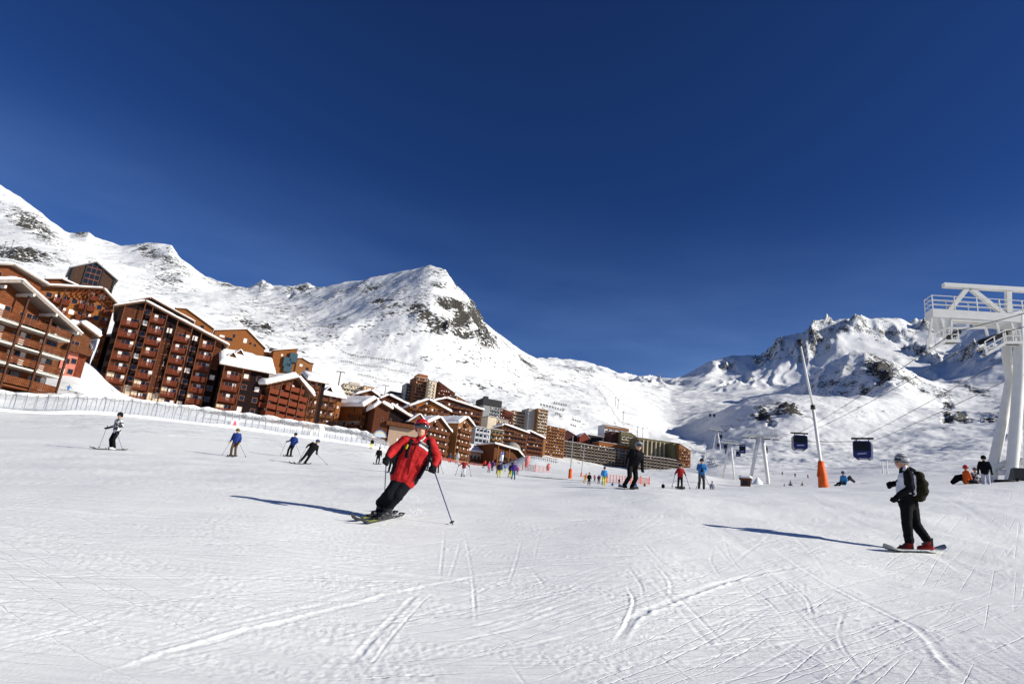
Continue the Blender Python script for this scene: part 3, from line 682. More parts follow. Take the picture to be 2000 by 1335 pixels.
class House:
    def __init__(s, name, label, base, t, az, cat='building', group=None, drop=5.0):
        """front face stands at photo pixel `base` (its left foot) t metres away and runs towards azimuth az (degrees)"""
        s.o = P(*base, t) if len(base) == 2 else np.array(base); s.az = R(az)
        s.ux = np.array([math.sin(s.az), math.cos(s.az), 0]); s.uy = np.array([-s.ux[1], s.ux[0], 0])
        s.root = empty(name, s.o, math.pi / 2 - s.az)
        tag(s.root, label, cat, group); s.drop = drop; s.t = t
        s.k = rnd.randrange(1000)
    def at(s, px, py, y=0.0):
        """local (x,z) where the ray of a pixel meets the plane y of the house"""
        d = FWD + (px - 1000.0) / F_PX * RIGHT - (py - 667.5) / F_PX * UP
        k = ((s.o + s.uy * y) @ s.uy) / (d @ s.uy)
        q = d * k - s.o
        return float(q @ s.ux), float(q[2])
    def side_at(s, px, py):
        """local (y,z) on the left side plane x = 0"""
        d = FWD + (px - 1000.0) / F_PX * RIGHT - (py - 667.5) / F_PX * UP
        q = d * ((s.o @ s.ux) / (d @ s.ux)) - s.o
        return float(q @ s.uy), float(q[2])
    def body(s, prof, D, m, name='wall', y0=0.0, z0=None):
        """prof: top outline [(x,z)...] left to right"""
        z0 = -s.drop if z0 is None else z0
        s.prof, s.D = prof, D
        poly = [(prof[0][0], z0), (prof[-1][0], z0)] + [(x, z) for x, z in reversed(prof)]
        return MB().prism(poly, y0, y0 + D).build(name, [m], s.root)
    def top(s, x):
        return float(np.interp(x, [p[0] for p in s.prof], [p[1] for p in s.prof]))
    def roof(s, prof=None, D=None, over=1.0, side=.8, th=.3, snow=.5, m=None, y0=0.0, fas=None):
        """slabs over each straight piece of the outline"""
        prof = prof or s.prof; D = D or s.D
        m = m or M_FASCIA
        n = len(prof)
        for i in range(n - 1):
            (xa, za), (xb, zb) = prof[i], prof[i + 1]
            L = math.hypot(xb - xa, zb - za); ex, ez = (xb - xa) / L, (zb - za) / L
            ea = side if i == 0 else 0.0; eb = side if i == n - 2 else 0.0
            A = (xa - ex * ea, za - ez * ea); B = (xb + ex * eb, zb + ez * eb)
            nx_, nz_ = -ez, ex
            g = .004 * (i + 1)
            poly = [(A[0] + nx_ * .02, A[1] + nz_ * .02), (B[0] + nx_ * .02, B[1] + nz_ * .02), (B[0] + nx_ * th, B[1] + nz_ * th), (A[0] + nx_ * th, A[1] + nz_ * th)]
            r = MB().prism(poly, y0 - over - g, y0 + D + over + g).build('roof', [m], s.root)
            if snow:
                q = [(poly[3][0], y0 - over + .12, poly[3][1]), (poly[2][0], y0 - over + .12, poly[2][1]), (poly[2][0], y0 + D + over - .1, poly[2][1]), (poly[3][0], y0 + D + over - .1, poly[3][1])]
                snow_slab(q, snow, s.k + i).build('roof_snow', [M_RSNOW], r, True)
    def roof_side(s, x0, x1, z, D, rise, over=.8, side=.6, th=.28, snow=.5, m=None, ridge=.5, gable=None):
        """ridge runs along x; eave at the front"""
        m = m or M_FASCIA
        yr = D * ridge
        if gable: 
            MB().prism([(0, 0), (D, 0), (yr, rise)], 0, x1 - x0).build('gable', [gable], s.root)
            g = s.root.children[-1] if False else None
        pf = [(0 - over, z - rise * over / yr), (yr, z + rise)]; pb = [(yr, z + rise), (D + over, z - rise * over / (D - yr))]
        for i, (a, b) in enumerate((pf, pb)):
            dy, dz = b[0] - a[0], b[1] - a[1]; L = math.hypot(dy, dz); ny_, nz_ = -dz / L, dy / L
            A0 = (a[0] + ny_ * .02, a[1] + nz_ * .02); B0 = (b[0] + ny_ * .02, b[1] + nz_ * .02); A1 = (a[0] + ny_ * th, a[1] + nz_ * th); B1 = (b[0] + ny_ * th, b[1] + nz_ * th)
            mb = MB(); xa, xb = x0 - side - .004 * i, x1 + side + .004 * i
            v = [(xa, A0[0], A0[1]), (xb, A0[0], A0[1]), (xb, B0[0], B0[1]), (xa, B0[0], B0[1]), (xa, A1[0], A1[1]), (xb, A1[0], A1[1]), (xb, B1[0], B1[1]), (xa, B1[0], B1[1])]
            mb.add(v, [(3, 2, 1, 0), (4, 5, 6, 7), (0, 1, 5, 4), (1, 2, 6, 5), (2, 3, 7, 6), (3, 0, 4, 7)])
            r = mb.build('roof', [m], s.root)
            if snow:
                e = .12
                q = [(xa + e, A1[0] + e * .5, A1[1]), (xb - e, A1[0] + e * .5, A1[1]), (xb - e, B1[0], B1[1]), (xa + e, B1[0], B1[1])]
                snow_slab(q, snow, s.k + 3 + i).build('roof_snow', [M_RSNOW], r, True)
    def gable_end(s, x, D, z, rise, m, th=.3, ridge=.5):
        b = MB(); yr = D * ridge
        v = [(x, 0, z), (x, D, z), (x, yr, z + rise), (x + th, 0, z), (x + th, D, z), (x + th, yr, z + rise)]
        b.add(v, [(0, 2, 1), (3, 4, 5), (0, 1, 4, 3), (1, 2, 5, 4), (2, 0, 3, 5)]).build('gable', [m], s.root)
    def put(s, name, me, x, y, z, face, parent=None):
        """copy of a shared mesh on the front (face 0) or on the left side (face 1)"""
        o = bpy.data.objects.new(name, me); COL.objects.link(o); o.parent = parent or s.root
        if face == 0: o.location = (x, y, z)
        else: o.location = (y, x, z); o.rotation_euler = (0, 0, -math.pi / 2)
        return o
    def window(s, x, z, w, h, face=0, y=0.0, style=1, k=None):
        k = s.k if k is None else k
        s.k += 1
        f, p = win_meshes(w, h, style, k)
        o = s.put('window', f, x, y, z, face)
        c = bpy.data.objects.new('pane', p); COL.objects.link(c); c.parent = o
        return o
    def balcony(s, x, z, w, d, style, m, slabm=None, face=0, y=0.0):
        return s.put('balcony', balcony_mesh(w, d, style, m, slabm or m), x, y, z, face)
    def panel(s, x0, x1, z0, z1, m, name='wall_panel', y=0.0, th=.05):
        return MB().box(x0, x1, y - th, y + .02, z0, z1).build(name, [m], s.root)
    def post(s, x, y, z0, z1, w=.22, m=None):
        return MB().box(x - w / 2, x + w / 2, y - w / 2, y + w / 2, z0, z1).build('post', [m or M_POST], s.root)
    def grid(s, x0, x1, z0, fh, floors, bays, face=0, y=0.0, bal=('solid', W_RED, None), bd=1.3, topf=None, posts=False, win=(1.2, 1.3)):
        """bays: string of B (balcony and glazed doors), W (window), w (small window), . (blank)"""
        n = len(bays); bw = (x1 - x0) / n
        for i, ch in enumerate(bays):
            xc = x0 + bw * (i + .5)
            for f in range(floors):
                z = z0 + f * fh
                lim = topf(xc) if topf else 1e9
                if z + fh * .8 > lim: break
                if ch == 'B':
                    s.window(xc, z + .08, min(bw * .7, 3.0), min(2.1, fh * .78), face, y, 3 if bw > 3 else 2)
                    s.balcony(xc, z, bw * .94, bd, bal[0], bal[1], bal[2], face, y)
                elif ch == 'W': s.window(xc, z + .85, win[0], win[1], face, y, 2 if win[0] > 1.3 else 1)
                elif ch == 'w': s.window(xc, z + 1.1, .8, .9, face, y, 1)
            if posts and ch == 'B':
                for e in (-1, 1): s.post(xc + e * bw * .47, y - bd, z0 - 3, (topf(xc + e * bw * .47) if topf else z0 + floors * fh) - .1, .2)
    def mass(s, x0, x1, z0, fh, floors, n, m_bal, face=0, y=0.0, d=1.1, solid=True, frac=.8, wfrac=.55, fins=None, topf=None):
        """far facade: rows of balconies and windows too small to pick apart singly, one part each"""
        bb, ww = MB(), MB(); bw = (x1 - x0) / n; rr = random.Random(s.k)
        def bx(mb, a, b, c, d_, e, f_, mi):
            if face == 0: mb.box(a, b, y + c, y + d_, e, f_, mi)
            else: mb.box(y + c, y + d_, a, b, e, f_, mi)
        for i in range(n):
            for f in range(floors):
                z = z0 + f * fh; xc = x0 + bw * (i + .5)
                if topf and z + fh * .85 > topf(xc): continue
                if solid: bx(bb, xc - bw * frac / 2, xc + bw * frac / 2, -d, 0, z, z + fh * .36, 0)
                else: bx(bb, xc - bw * frac / 2, xc + bw * frac / 2, -d, 0, z - .1, z + .1, 0); bx(bb, xc - bw * frac / 2, xc + bw * frac / 2, -d, -d + .1, z + .2, z + .95, 0)
                if fins: bx(bb, xc - bw / 2 - .12, xc - bw / 2 + .12, -d - .1, 0, z, z + fh, 1)
                c = rr.random() < .33
                bx(ww, xc - bw * wfrac / 2, xc - bw * wfrac * .0, -.04, .01, z + .3, z + fh * .82, 1 if c else 0)
                bx(ww, xc + .04, xc + bw * wfrac / 2, -.04, .01, z + .3, z + fh * .82, 0)
        if bb.v: tag(bb.build('balconies', [m_bal, fins or m_bal], s.root), kind='stuff')
        if ww.v: tag(ww.build('windows', [M_GLASS, M_CURT], s.root), kind='stuff')
# ------------------------------------------------------------------ the village, nearest houses first
GV = 'timber holiday buildings of the ski village'
def adir(az): return np.array([math.sin(R(az)), math.cos(R(az)), 0])
def slab_house_(name, label, base, t, az, outline, m, D):
    b = House(name, label, base, t, az, group=GV, drop=10)
    pr = [b.at(*q) for q in outline]
    b.body(pr, D, m); b.roof(over=.5, side=.3, th=.3, snow=.5)
    for k in range(4): b.window(pr[0][0] + 2.2, pr[0][1] - 3.4 - 2.9 * k, .8, 1.1, 0, 0, 1, k)
    return b
# --- front left: long balconies on white slabs under a wide gable
b = House('apartment_building', 'orange-brown timber building with white balcony slabs and wide gable at left edge', P(112, 748, 96) - 30 * adir(17) + 2.5 * adir(-73), 70, 17, group=GV)
qa, qe = b.at(42, 552, -2.6), b.at(158, 655, -2.6)
sl_ = (qe[1] - qa[1]) / (qe[0] - qa[0])
pr = [(-2, 0), (qa[0], qa[1]), (qe[0] - 1.4, qe[1] - 1.4 * sl_)]
pr[0] = (-2, pr[1][1] - (pr[1][0] + 2) * .42)
b.body(pr, 15, W_ORANGE)
b.roof(over=2.6, side=1.6, th=.5, snow=.42, m=M_GFASC)
zs = [b.at(60, y, -2.4)[1] for y in (637.5, 678.5, 718)]
fh = (zs[0] - zs[2]) / 2
zf = [zs[0], zs[1], zs[2], zs[2] - fh]
for f, z in enumerate(zf):
    x1 = 30.2
    slab = MB().box(6, x1, -2.4, .02, z - .42, z).build('balcony_slab', [M_CONC if f < 3 else W_ORANGE], b.root)
    for k in range(6):
        xa = 6 + (x1 - 6) * k / 6
        b.balcony(xa + (x1 - 6) / 12, z + .01, (x1 - 6) / 6 - .12, 2.35, 'rail' if f != 3 else 'slat', W_ORANGE, W_ORANGE)
for k in range(7):
    x = 6 + (x1 - 6) * k / 6
    for f, z in enumerate(zf):
        if z + 2.3 > b.top(min(max(x + 2, 0), 29)): continue
        if k < 6:
            b.window(x + 1.6, z + .9, 1.0, 1.3, 0, 0, 1, k + f); b.window(x + 3.0, z + .1, 1.75, 2.2, 0, 0, 2, k * 2 + f)
    b.post(x, -2.5, zf[3] - 3, b.top(min(x, 30)) - .3, .26)
    MB().box(x - .15, x + .15, -3.4, 0, b.top(min(x, 30)) - .75, b.top(min(x, 30)) - .35).build('roof_beam', [M_CONC], b.root)
b.panel(18.5, 20.5, zf[3] - 3.0, zf[3] + fh - .5, M_CREAM, y=-.0, th=.35)
# --- gabled house whose roof shows above it
b = House('apartment_building', 'timber gable with snowy roof edge peeping over the roof at far left', P(84, 640, 150) - 24 * adir(20), 0, 20, group=GV)
q = [b.at(19, 519), b.at(82, 556)]
pr = [(q[0][0] - 12, q[0][1] - 4.5), q[0], q[1]]
b.body(pr, 14, W_ORANGE); b.roof(over=1.6, side=.6, th=.4, snow=.45, m=M_GFASC)
b.grid(q[0][0] - 10, q[1][0] - 1, q[1][1] - 8.5, 2.9, 4, 'WBWBW', bal=('rail', W_ORANGE, W_ORANGE), topf=b.top)
# --- brown stair tower with glazed gable
b = House('tower_house', 'dark brown tower house with glazed gable high on the left slope', (134, 590), 230, 52, group=GV, drop=12)
pr = [b.at(141, 523), b.at(188, 513), b.at(226, 546)]
b.body(pr, 14, wood('timber_umber', (.06, .032, .022)))
b.roof(over=.9, side=.7, th=.4, snow=.25, m=M_GREY)
xl, xm, xr = pr[0][0], pr[1][0], pr[2][0]
for x in (xl + .4, xl + (xr - xl) * .3, xl + (xr - xl) * .68, xr - .3): b.post(x, -.16, -10, b.top(x) - .1, .5, M_BLACK)
for i in range(5):
    z = pr[2][1] - 4.4 + i * 2.2
    if z + 2 < b.top(xm): b.window(xm, z, (xr - xl) * .34, 2.0, 0, 0, 3, -1)
# --- low house with snowy roof left of the tower
b = House('small_house', 'low orange timber house with snow roof below the brown tower house', (90, 600), 185, 50, group=GV)
pr = [b.at(91, 547), b.at(120, 547), b.at(150, 560)]
b.body(pr, 10, W_ORANGE); b.roof(over=.9, side=.4, snow=.5)
# --- stepped house with deep rafters
b = House('apartment_building', 'stepped orange-red timber building with lattice rafters behind the left gable', (78, 690), 150, 50, group=GV, drop=8)
pr = [b.at(80, 562), b.at(198, 568), b.at(224, 596)]
b.body(pr, 16, W_OCHRE); b.roof(over=2.0, side=.8, th=.4, snow=.45)
fh = 2.75; x0, x1 = pr[0][0], pr[2][0]; zt = pr[2][1]
b.grid(x0 + 1, x1 - .4, zt - 5 * fh - .2, fh, 6, 'WBBWBBWB', bal=('slat', W_RED, W_RED), bd=1.2, topf=b.top)
for i in range(9):
    x = x0 + 6 + (x1 - x0 - 7) * i / 8
    MB().bar((x, -1.9, b.top(x) - .35), (x, -.1, b.top(x) - 2.6), .2).build('rafter_brace', [W_RED], b.root)
    MB().bar((x, -1.8, b.top(x) - 1.6), (x + 1.2, -1.8, b.top(min(x + 1.2, x1)) - .2), .16).build('rafter_brace', [W_RED], b.root)
for x in (x0 + (x1 - x0) * .3, x0 + (x1 - x0) * .62): b.post(x, -1.4, zt - 16, b.top(x) - .3, .3)
# --- pink and red house in the gap, icicles on its eave
b = House('chalet', 'pink rendered chalet with wooden balcony and icicles in the gap between big buildings', (118, 738), 118, 34, group=GV)
pr = [b.at(118, 655), b.at(152, 634), b.at(180, 655)]
b.body(pr, 9, W_MID); b.roof(over=1.2, side=.9, th=.35, snow=1.15)
x0, x1 = pr[0][0], pr[2][0]
b.panel(x0 + (x1 - x0) * .22, x0 + (x1 - x0) * .72, -4, b.at(140, 688)[1], M_PINK, th=.4)
b.panel(x0 + (x1 - x0) * .722, x1, -4, b.at(140, 688)[1] - .1, W_RED, th=.3)
for fx, fz in ((.4, .55), (.62, .6), (.34, .16), (.6, .2)): b.window(x0 + (x1 - x0) * fx, b.at(140, 688)[1] * fz, .9, 1.1, 0, -.4)
zb = b.at(140, 686)[1]
b.balcony((x0 + x1) / 2 + .6, zb, (x1 - x0) * .8, 1.6, 'slat', W_MID)
b.window((x0 + x1) / 2, zb + .1, 1.75, 2.0, 0, 0, 2)
xe, ze = pr[2][0] + .85, pr[2][1] - .55
for i in range(6):
    L = (4.2, 6.8, 3.0, 2.2, 1.5, 1.0)[i]; yy = -1.0 + i * .55
    MB().tube([(xe, yy, ze), (xe - .03, yy, ze - L * .5), (xe - .05, yy, ze - L)], [.26, .13, .02], 6).build('icicle', [mat('ice', (.75, .8, .86), .15, spec=.6)], b.root, True)
# --- the big block
b = House('apartment_block', 'big dark brown block of red balconies stepping down under a sloping snow roof', (190, 786), 150, 60, group=GV, drop=8)
pr = [b.at(232, 600), b.at(283, 592), b.at(438, 674)]
b.body(pr, 15, W_DARK)
b.roof(over=1.5, side=.9, th=.35, snow=.5)
x0, x1 = 0.2, b.at(438, 674)[0]
Wd = x1 - x0; fh = 2.82
cols = [(0.00, .175, .0), (.245, .395, -.6), (.50, .655, -1.2), (.75, .905, -1.8)]       # balcony bays and their stagger
z00 = b.at(175, 771)[1] if False else b.at(190, 765)[1]
for ci, (fa, fb, dz) in enumerate(cols):
    xa, xb = x0 + fa * Wd, x0 + fb * Wd; xc = (xa + xb) / 2
    ztop = min(b.top(xa), b.top(xb)) - .15
    if ci == 0: b.panel(xa - .2, xb, -8, ztop, W_BROWN, th=.12)
    else: b.panel(xa, xb, -8, ztop, W_BROWN, th=.12)
    f = -1
    while True:
        z = z00 + dz + f * fh
        if z + 2.2 > ztop + .4: break
        if f < 2: b.panel(xa + .1, xa + (xb - xa) * .38, z - .1, z + fh - .5, M_CREAM, th=.16)
        b.window(xc + .35, z + .1, 2.75, 2.0, 0, -.12, 3, ci + f * 2 + 3)
        st = 'slat'
        b.balcony(xc, z, xb - xa - .1, 1.25, st, W_RED)
        f += 1
    for x in (xa + .05, xb - .05): b.post(x, -1.45, z00 + dz - 4, b.top(min(x, x1)) - .3, .2, W_MID)
    # dark strip beside the bay: small windows
    xs_, xe_ = xb, (x0 + cols[ci + 1][0] * Wd if ci < 3 else x1)
    for f in range(-1, 9):
        z = z00 + dz + f * fh + 1.0
        if z + 1.6 > b.top((xs_ + xe_) / 2): break
        b.window((xs_ + xe_) / 2, z, 1.25, 1.25, 0, 0, 1, f)
        if f < 1 and ci in (0, 1): b.panel(xs_ + .1, xe_ - .1, z - 1.0, z + 1.75, M_CREAM, th=.03)
for fa, fb, f0, f1 in ((.395, .465, 1, 5), (.905, .98, 4, 6)):
    b.panel(x0 + fa * Wd, x0 + fb * Wd, z00 + f0 * fh - 1, z00 + f1 * fh + 1.2, W_BROWN, th=.08)
b.panel(x0 - .1, x1, -9, z00 - 4.2, M_CREAM, th=.2)
slab_house_('apartment_building', 'separate dark wall with snow roof for the shaded maroon side of big block, by pink chalet', (158, 752), 156, 56, [(172, 662), (236, 656)], W_DARK, 12)  # extra building; shade of the block's unlit side wall is in its dark timber
# hall roof behind the block
b = House('apartment_building', 'dark snow-edged ridge rising behind the big brown block', (236, 700), 172, 60, group=GV)
pr = [b.at(262, 590), b.at(294, 584), b.at(372, 627)]
b.body(pr, 12, W_DARK); b.roof(over=1.2, side=1.0, th=.35, snow=.3)
# --- snow-roofed wing of the block with two little dormers
b = House('apartment_building', 'brown wing with thick snow roof and two small dormers beside big block', (412, 818), 158, 60, group=GV, drop=8)
x1 = b.at(520, 760)[0]; ze = b.at(440, 709)[1]; D = 15
b.body([(0, ze), (x1, ze)], D, W_DARK)
b.roof_side(0, x1, ze, D, 4.2, over=1.6, side=1.2, snow=1.05)
b.gable_end(0, D, ze, 4.2, W_BROWN); b.gable_end(x1 - .3, D, ze, 4.2, W_RED)
fh = 2.85; z0 = b.at(418, 800)[1]
b.panel(.2, x1 * .42, -8, ze, W_BROWN, th=.1); b.panel(x1 * .42, x1 * .6, ze - 3.4, ze - .02, W_BROWN, th=.08)
for f in range(5):
    z = z0 + f * fh - .4
    if z + 2.3 > ze: break
    b.window(x1 * .23, z + .1, 2.75, 2.0, 0, -.1, 3, f); b.balcony(x1 * .23, z, x1 * .38, 1.25, 'slat', W_RED)
    b.window(x1 * .52, z + 1.0, 1.25, 1.25, 0, -.08, 1, f)
    b.window(x1 * .8, z + 1.0, 1.25, 1.25, 0, 0, 1, f + 1)
b.panel(.4, x1 * .2, -8, z0 + 1.6, M_CREAM, th=.14)
for x in (.25, x1 * .42): b.post(x, -1.4, z0 - 3, ze - .3, .22, W_MID)
for px, dy in ((.16, 2.4), (.33, 5.5)):
    x = x1 * px; zd = ze + 4.2 * dy / (D / 2)
    dm = MB().prism([(x - 1.8, zd - .5), (x + 1.8, zd - .5), (x, zd + 1.9)], dy - 1.2, dy + 3).build('dormer', [W_MID], b.root)
    for s in (-1, 1):
        snow_slab([(x + (0 if s > 0 else -2.2), dy - 1.6, zd + (2.0 if s > 0 else -.7)), (x + (2.2 if s > 0 else 0), dy - 1.6, zd + (-.7 if s > 0 else 2.0)),
                   (x + (2.2 if s > 0 else 0), dy + 3.2, zd + (-.7 if s > 0 else 2.0)), (x + (0 if s > 0 else -2.2), dy + 3.2, zd + (2.0 if s > 0 else -.7))], .4, 5).build('roof_snow', [M_RSNOW], dm, True)
# --- red-balconied chalet
b = House('chalet', 'brown chalet with bright red wrap-around balconies and thick snow roof', (507, 815), 164, 32, group=GV, drop=8)
x1 = b.at(590, 800)[0]; D = b.side_at(462, 800)[0]; ze = b.at(512, 748)[1]; za = b.at(580, 728, -1)[1]
D = min(max(D, 8), 22)
pr = [(0, ze), (x1 * .62, ze + 3.6), (x1, ze + .6)]
b.body(pr, D, W_BROWN)
b.roof(over=2.2, side=1.6, th=.35, snow=1.2)
fh = (ze - b.at(507, 808)[1]) / 4; z0 = b.at(507, 808)[1]
for f in range(4):
    for k in range(4):
        xa = x1 * k / 4
        b.balcony(xa + x1 / 8, z0 + f * fh, x1 / 4 - .08, 1.7, 'solid', W_RED)
        if f < 3 or k in (1, 2): b.window(xa + x1 / 8, z0 + f * fh + .1, 1.75, 2.0, 0, 0, 2, f + k)
b.balcony(x1 * .62, z0 + 4 * fh, x1 * .5, 1.7, 'solid', W_RED); b.window(x1 * .62, z0 + 4 * fh + .1, 1.75, 1.75, 0, 0, 2)
for k in range(5): b.post(x1 * k / 4, -1.85, z0 - 4, b.top(x1 * k / 4) - .2, .2, W_MID)
for f in (0, 2, 3):
    for yy in (D * .35, D * .7): b.window(yy, z0 + f * fh + .9, 1.0, 1.25, 1, 0, 1, f)
for f in (1, 2):  b.balcony(1.3, z0 + f * fh, 2.6, 1.0, 'solid', W_RED, face=1)
# --- ochre building, shade of its right side put into dark timber, next in row
b = House('apartment_building', 'ochre timber building under flat snow roof right of the red-balconied chalet', (588, 822), 196, 60, group=GV, drop=8)
x1 = b.at(628, 790)[0]; ze = b.at(600, 741)[1]
b.body([(0, ze), (x1, ze)], 14, W_OCHRE); b.roof_side(0, x1, ze, 14, 2.6, over=1.5, side=1.0, snow=1.15); b.gable_end(0, 14, ze, 2.6, W_OCHRE); b.gable_end(x1 - .3, 14, ze, 2.6, W_DARK)
b.panel(x1 * .72, x1 + .02, -8, ze, W_DARK, th=.08)  # dark timber over the right of the front stands in for shade
b.grid(.3, x1 * .72, b.at(590, 810)[1], 2.85, 5, 'BB', bal=('slat', W_MID, W_MID), posts=True, topf=lambda x: ze)
# --- ochre house with dormer
b = House('chalet', 'ochre chalet with two balcony columns and a snow-hooded dormer', (614, 834), 226, 58, group=GV, drop=8)
x1 = b.at(664, 800)[0]; ze = b.at(624, 767)[1]
b.body([(0, ze), (x1, ze)], 15, W_OCHRE); b.roof_side(0, x1, ze, 15, 4.0, over=1.6, side=1.2, snow=1.15); b.gable_end(0, 15, ze, 4, W_MID); b.gable_end(x1 - .3, 15, ze, 4, W_OCHRE)
b.grid(.3, x1 * .74, b.at(615, 828)[1], 2.9, 4, 'BB', bal=('slat', W_MID, W_MID), posts=True, topf=lambda x: ze)
b.grid(x1 * .76, x1, b.at(615, 828)[1], 2.9, 4, 'w', topf=lambda x: ze)
dm = MB().prism([(.6, ze - .6), (4.8, ze - .6), (2.7, ze + 2.6)], -.8, 5).build('dormer', [W_DARK], b.root)
snow_slab([(-.1, -1.3, ze - .9), (2.7, -1.3, ze + 2.75), (2.7, 5, ze + 2.75), (-.1, 5, ze - .9)], .45, 2).build('roof_snow', [M_RSNOW], dm, True)
snow_slab([(2.7, -1.3, ze + 2.75), (5.5, -1.3, ze - .9), (5.5, 5, ze - .9), (2.7, 5, ze + 2.75)], .45, 4).build('roof_snow', [M_RSNOW], dm, True)
# --- ochre corner chalet on stone base
b = House('chalet', 'ochre corner chalet on a rubble stone base with brown balconies on its right face', (699, 852), 232, 30, group=GV, drop=8)
x1 = b.at(733, 820)[0]; D = min(max(b.side_at(654, 830)[0], 8), 20); ze = b.at(701, 789)[1]
pr = [(0, ze), (x1 * .6, ze + 3.4), (x1, ze + .3)]
b.body(pr, D, W_OCHRE); b.roof(over=2.0, side=1.6, th=.35, snow=1.15)
z0 = b.at(699, 840)[1]; fh = (ze - z0) / 4
st = MB().box(-.35, -.02, .3, D - .1, -8, z0 + 1.5 * fh).build('stone_base', [M_STONE], b.root)
for f in range(4):
    for k in range(3):
        b.balcony(x1 * (k + .5) / 3, z0 + f * fh, x1 / 3 - .08, 1.6, 'slat', W_MID); b.window(x1 * (k + .5) / 3, z0 + f * fh + .1, 1.75, 2.0, 0, 0, 2, f + k)
for k in range(4): b.post(x1 * k / 3, -1.75, z0 - 4, b.top(x1 * k / 3) - .2, .2, W_MID)
for yy, f in ((D * .5, 2.1), (D * .6, .6), (D * .25, .5), (D * .3, 2.9)): b.window(yy, z0 + f * fh, .8, 1.75, 1, -.36 if f < 1 else 0, 1, 1)
b.balcony(D * .2, z0 + .9 * fh - 1.2, D * .4, 1.2, 'slat', W_MID, face=1, y=-.36); b.balcony(D * .2, z0 + 1.8 * fh, D * .38, 1.2, 'slat', W_MID, face=1)
# --- dark chalet with beige foot
b = House('chalet', 'dark brown chalet with twin snow roofs and beige ground floor behind red skier', (722, 866), 222, 66, group=GV, drop=8)
pr = [b.at(733, 796), b.at(744, 788), b.at(762, 799)]
D = 12
b.body(pr, D, W_BROWN); b.roof(over=1.4, side=.6, snow=1.15)
q = [b.at(762, 792), b.at(803, 817), b.at(803, 860)]
pr2 = [(pr[2][0] + .02, q[0][1]), (q[1][0] + 3, q[1][1] - 1.2)]
b.body(pr2, D, W_DARK, y0=.6); b.roof(prof=pr2, over=1.6, side=.4, snow=.9, y0=.6)
xa, xb = b.at(752, 830)[0], b.at(812, 830)[0]
zb = b.at(760, 829)[1]
b.panel(b.at(760, 840)[0], xb + 3, -6, zb - .3, mat('fawn_render', (.33, .23, .165), .9, var=.1), th=.25, y=.6)
for k in range(3): b.balcony(xa + (xb - xa) * (k + .5) / 3, zb, (xb - xa) / 3 - .1, 1.7, 'slat', W_MID)
for x, z in ((.2, .2), (.2, .45), (.2, .7), (.62, .18), (.62, -.05), (.4, .72)):
    b.window(x * xb, z * zb * 1.6, .8, 1.25, 0, .0 if x < .3 else .34)
MB().prism([(xb - 3, q[1][1] - 1.5), (xb + 3.4, q[1][1] - 1.5), (xb + .4, q[1][1] + 1.6)], -2, 3).build('dormer', [W_MID], b.root)
snow_slab([(xb - 3.4, -2.3, q[1][1] - 1.5), (xb + .4, -2.3, q[1][1] + 1.8), (xb + .4, 4, q[1][1] + 1.8), (xb - 3.4, 4, q[1][1] - 1.5)], .5, 8).build('roof_snow', [M_RSNOW], b.root, True)
snow_slab([(xb + .4, -2.3, q[1][1] + 1.8), (xb + 3.9, -2.3, q[1][1] - 1.5), (xb + 3.9, 4, q[1][1] - 1.5), (xb + .4, 4, q[1][1] + 1.8)], .5, 9).build('roof_snow', [M_RSNOW], b.root, True)

def gable_house(label, base, t, az, outline, m, D=12, fh=2.8, rows=4, n=4, mb=None, snow=1.0, over=1.3, z0=0.4, right=None, name='chalet', sidewin=True, split=False):
    """chalet whose gable (outline: photo pixels of eave, ridge, eave) faces along its front"""
    b = House(name, label, base, t, az, group=GV, drop=10)
    pr = [b.at(*q, -over) for q in outline]
    b.body(pr, D, m); b.roof(over=over, side=.6, snow=snow)
    xa, xb = pr[0][0] + .5, pr[-1][0] - .5
    if split: b.grid(xa, xb, z0, fh, rows, 'B' * n, bal=('slat', mb or W_MID, W_MID), topf=b.top)
    else: b.mass(xa, xb, z0, fh, rows, n, mb or W_MID, topf=b.top, solid=True, d=1.3, frac=.9)
    return b
gable_house('brown chalet gable with broad snow edge behind the dark twin-roofed chalet', (744, 812), 300, 66, [(746, 778), (760, 772), (800, 792)], W_BROWN, rows=2, n=4, z0=2)
gable_house('small brown gable with snow rim right of the dormered ochre chalet', (699, 800), 285, 66, [(699, 770), (725, 763), (739, 773)], W_MID, rows=2, n=3, z0=2)
gable_house('ochre and brown chalet with three balcony rows above the red skier helmet', (800, 838), 285, 66, [(803, 793), (838, 781), (880, 804)], W_OCHRE, rows=5, n=6, z0=.5, fh=2.7)
gable_house('dark timber chalet with long snow roof right of the balcony chalet', (858, 838), 335, 66, [(850, 783), (873, 778), (944, 801)], W_BROWN, rows=5, n=8, z0=1)
gable_house('brown chalet with balcony rows directly right of the red skier', (838, 898), 258, 40, [(839, 826), (861, 816), (882, 843)], W_MID, rows=7, n=4, z0=0.5, fh=2.75, split=True)
b = gable_house('orange chalet with five stacked balconies and flat snow roof beside blue wall', (902, 898), 272, 34, [(900, 826), (914, 816), (927, 832)], W_TAN, rows=7, n=3, z0=.5, fh=2.75, split=True, D=20)
b.mass(1, 19, .5, 2.8, 5, 5, M_BEIGE, face=1)
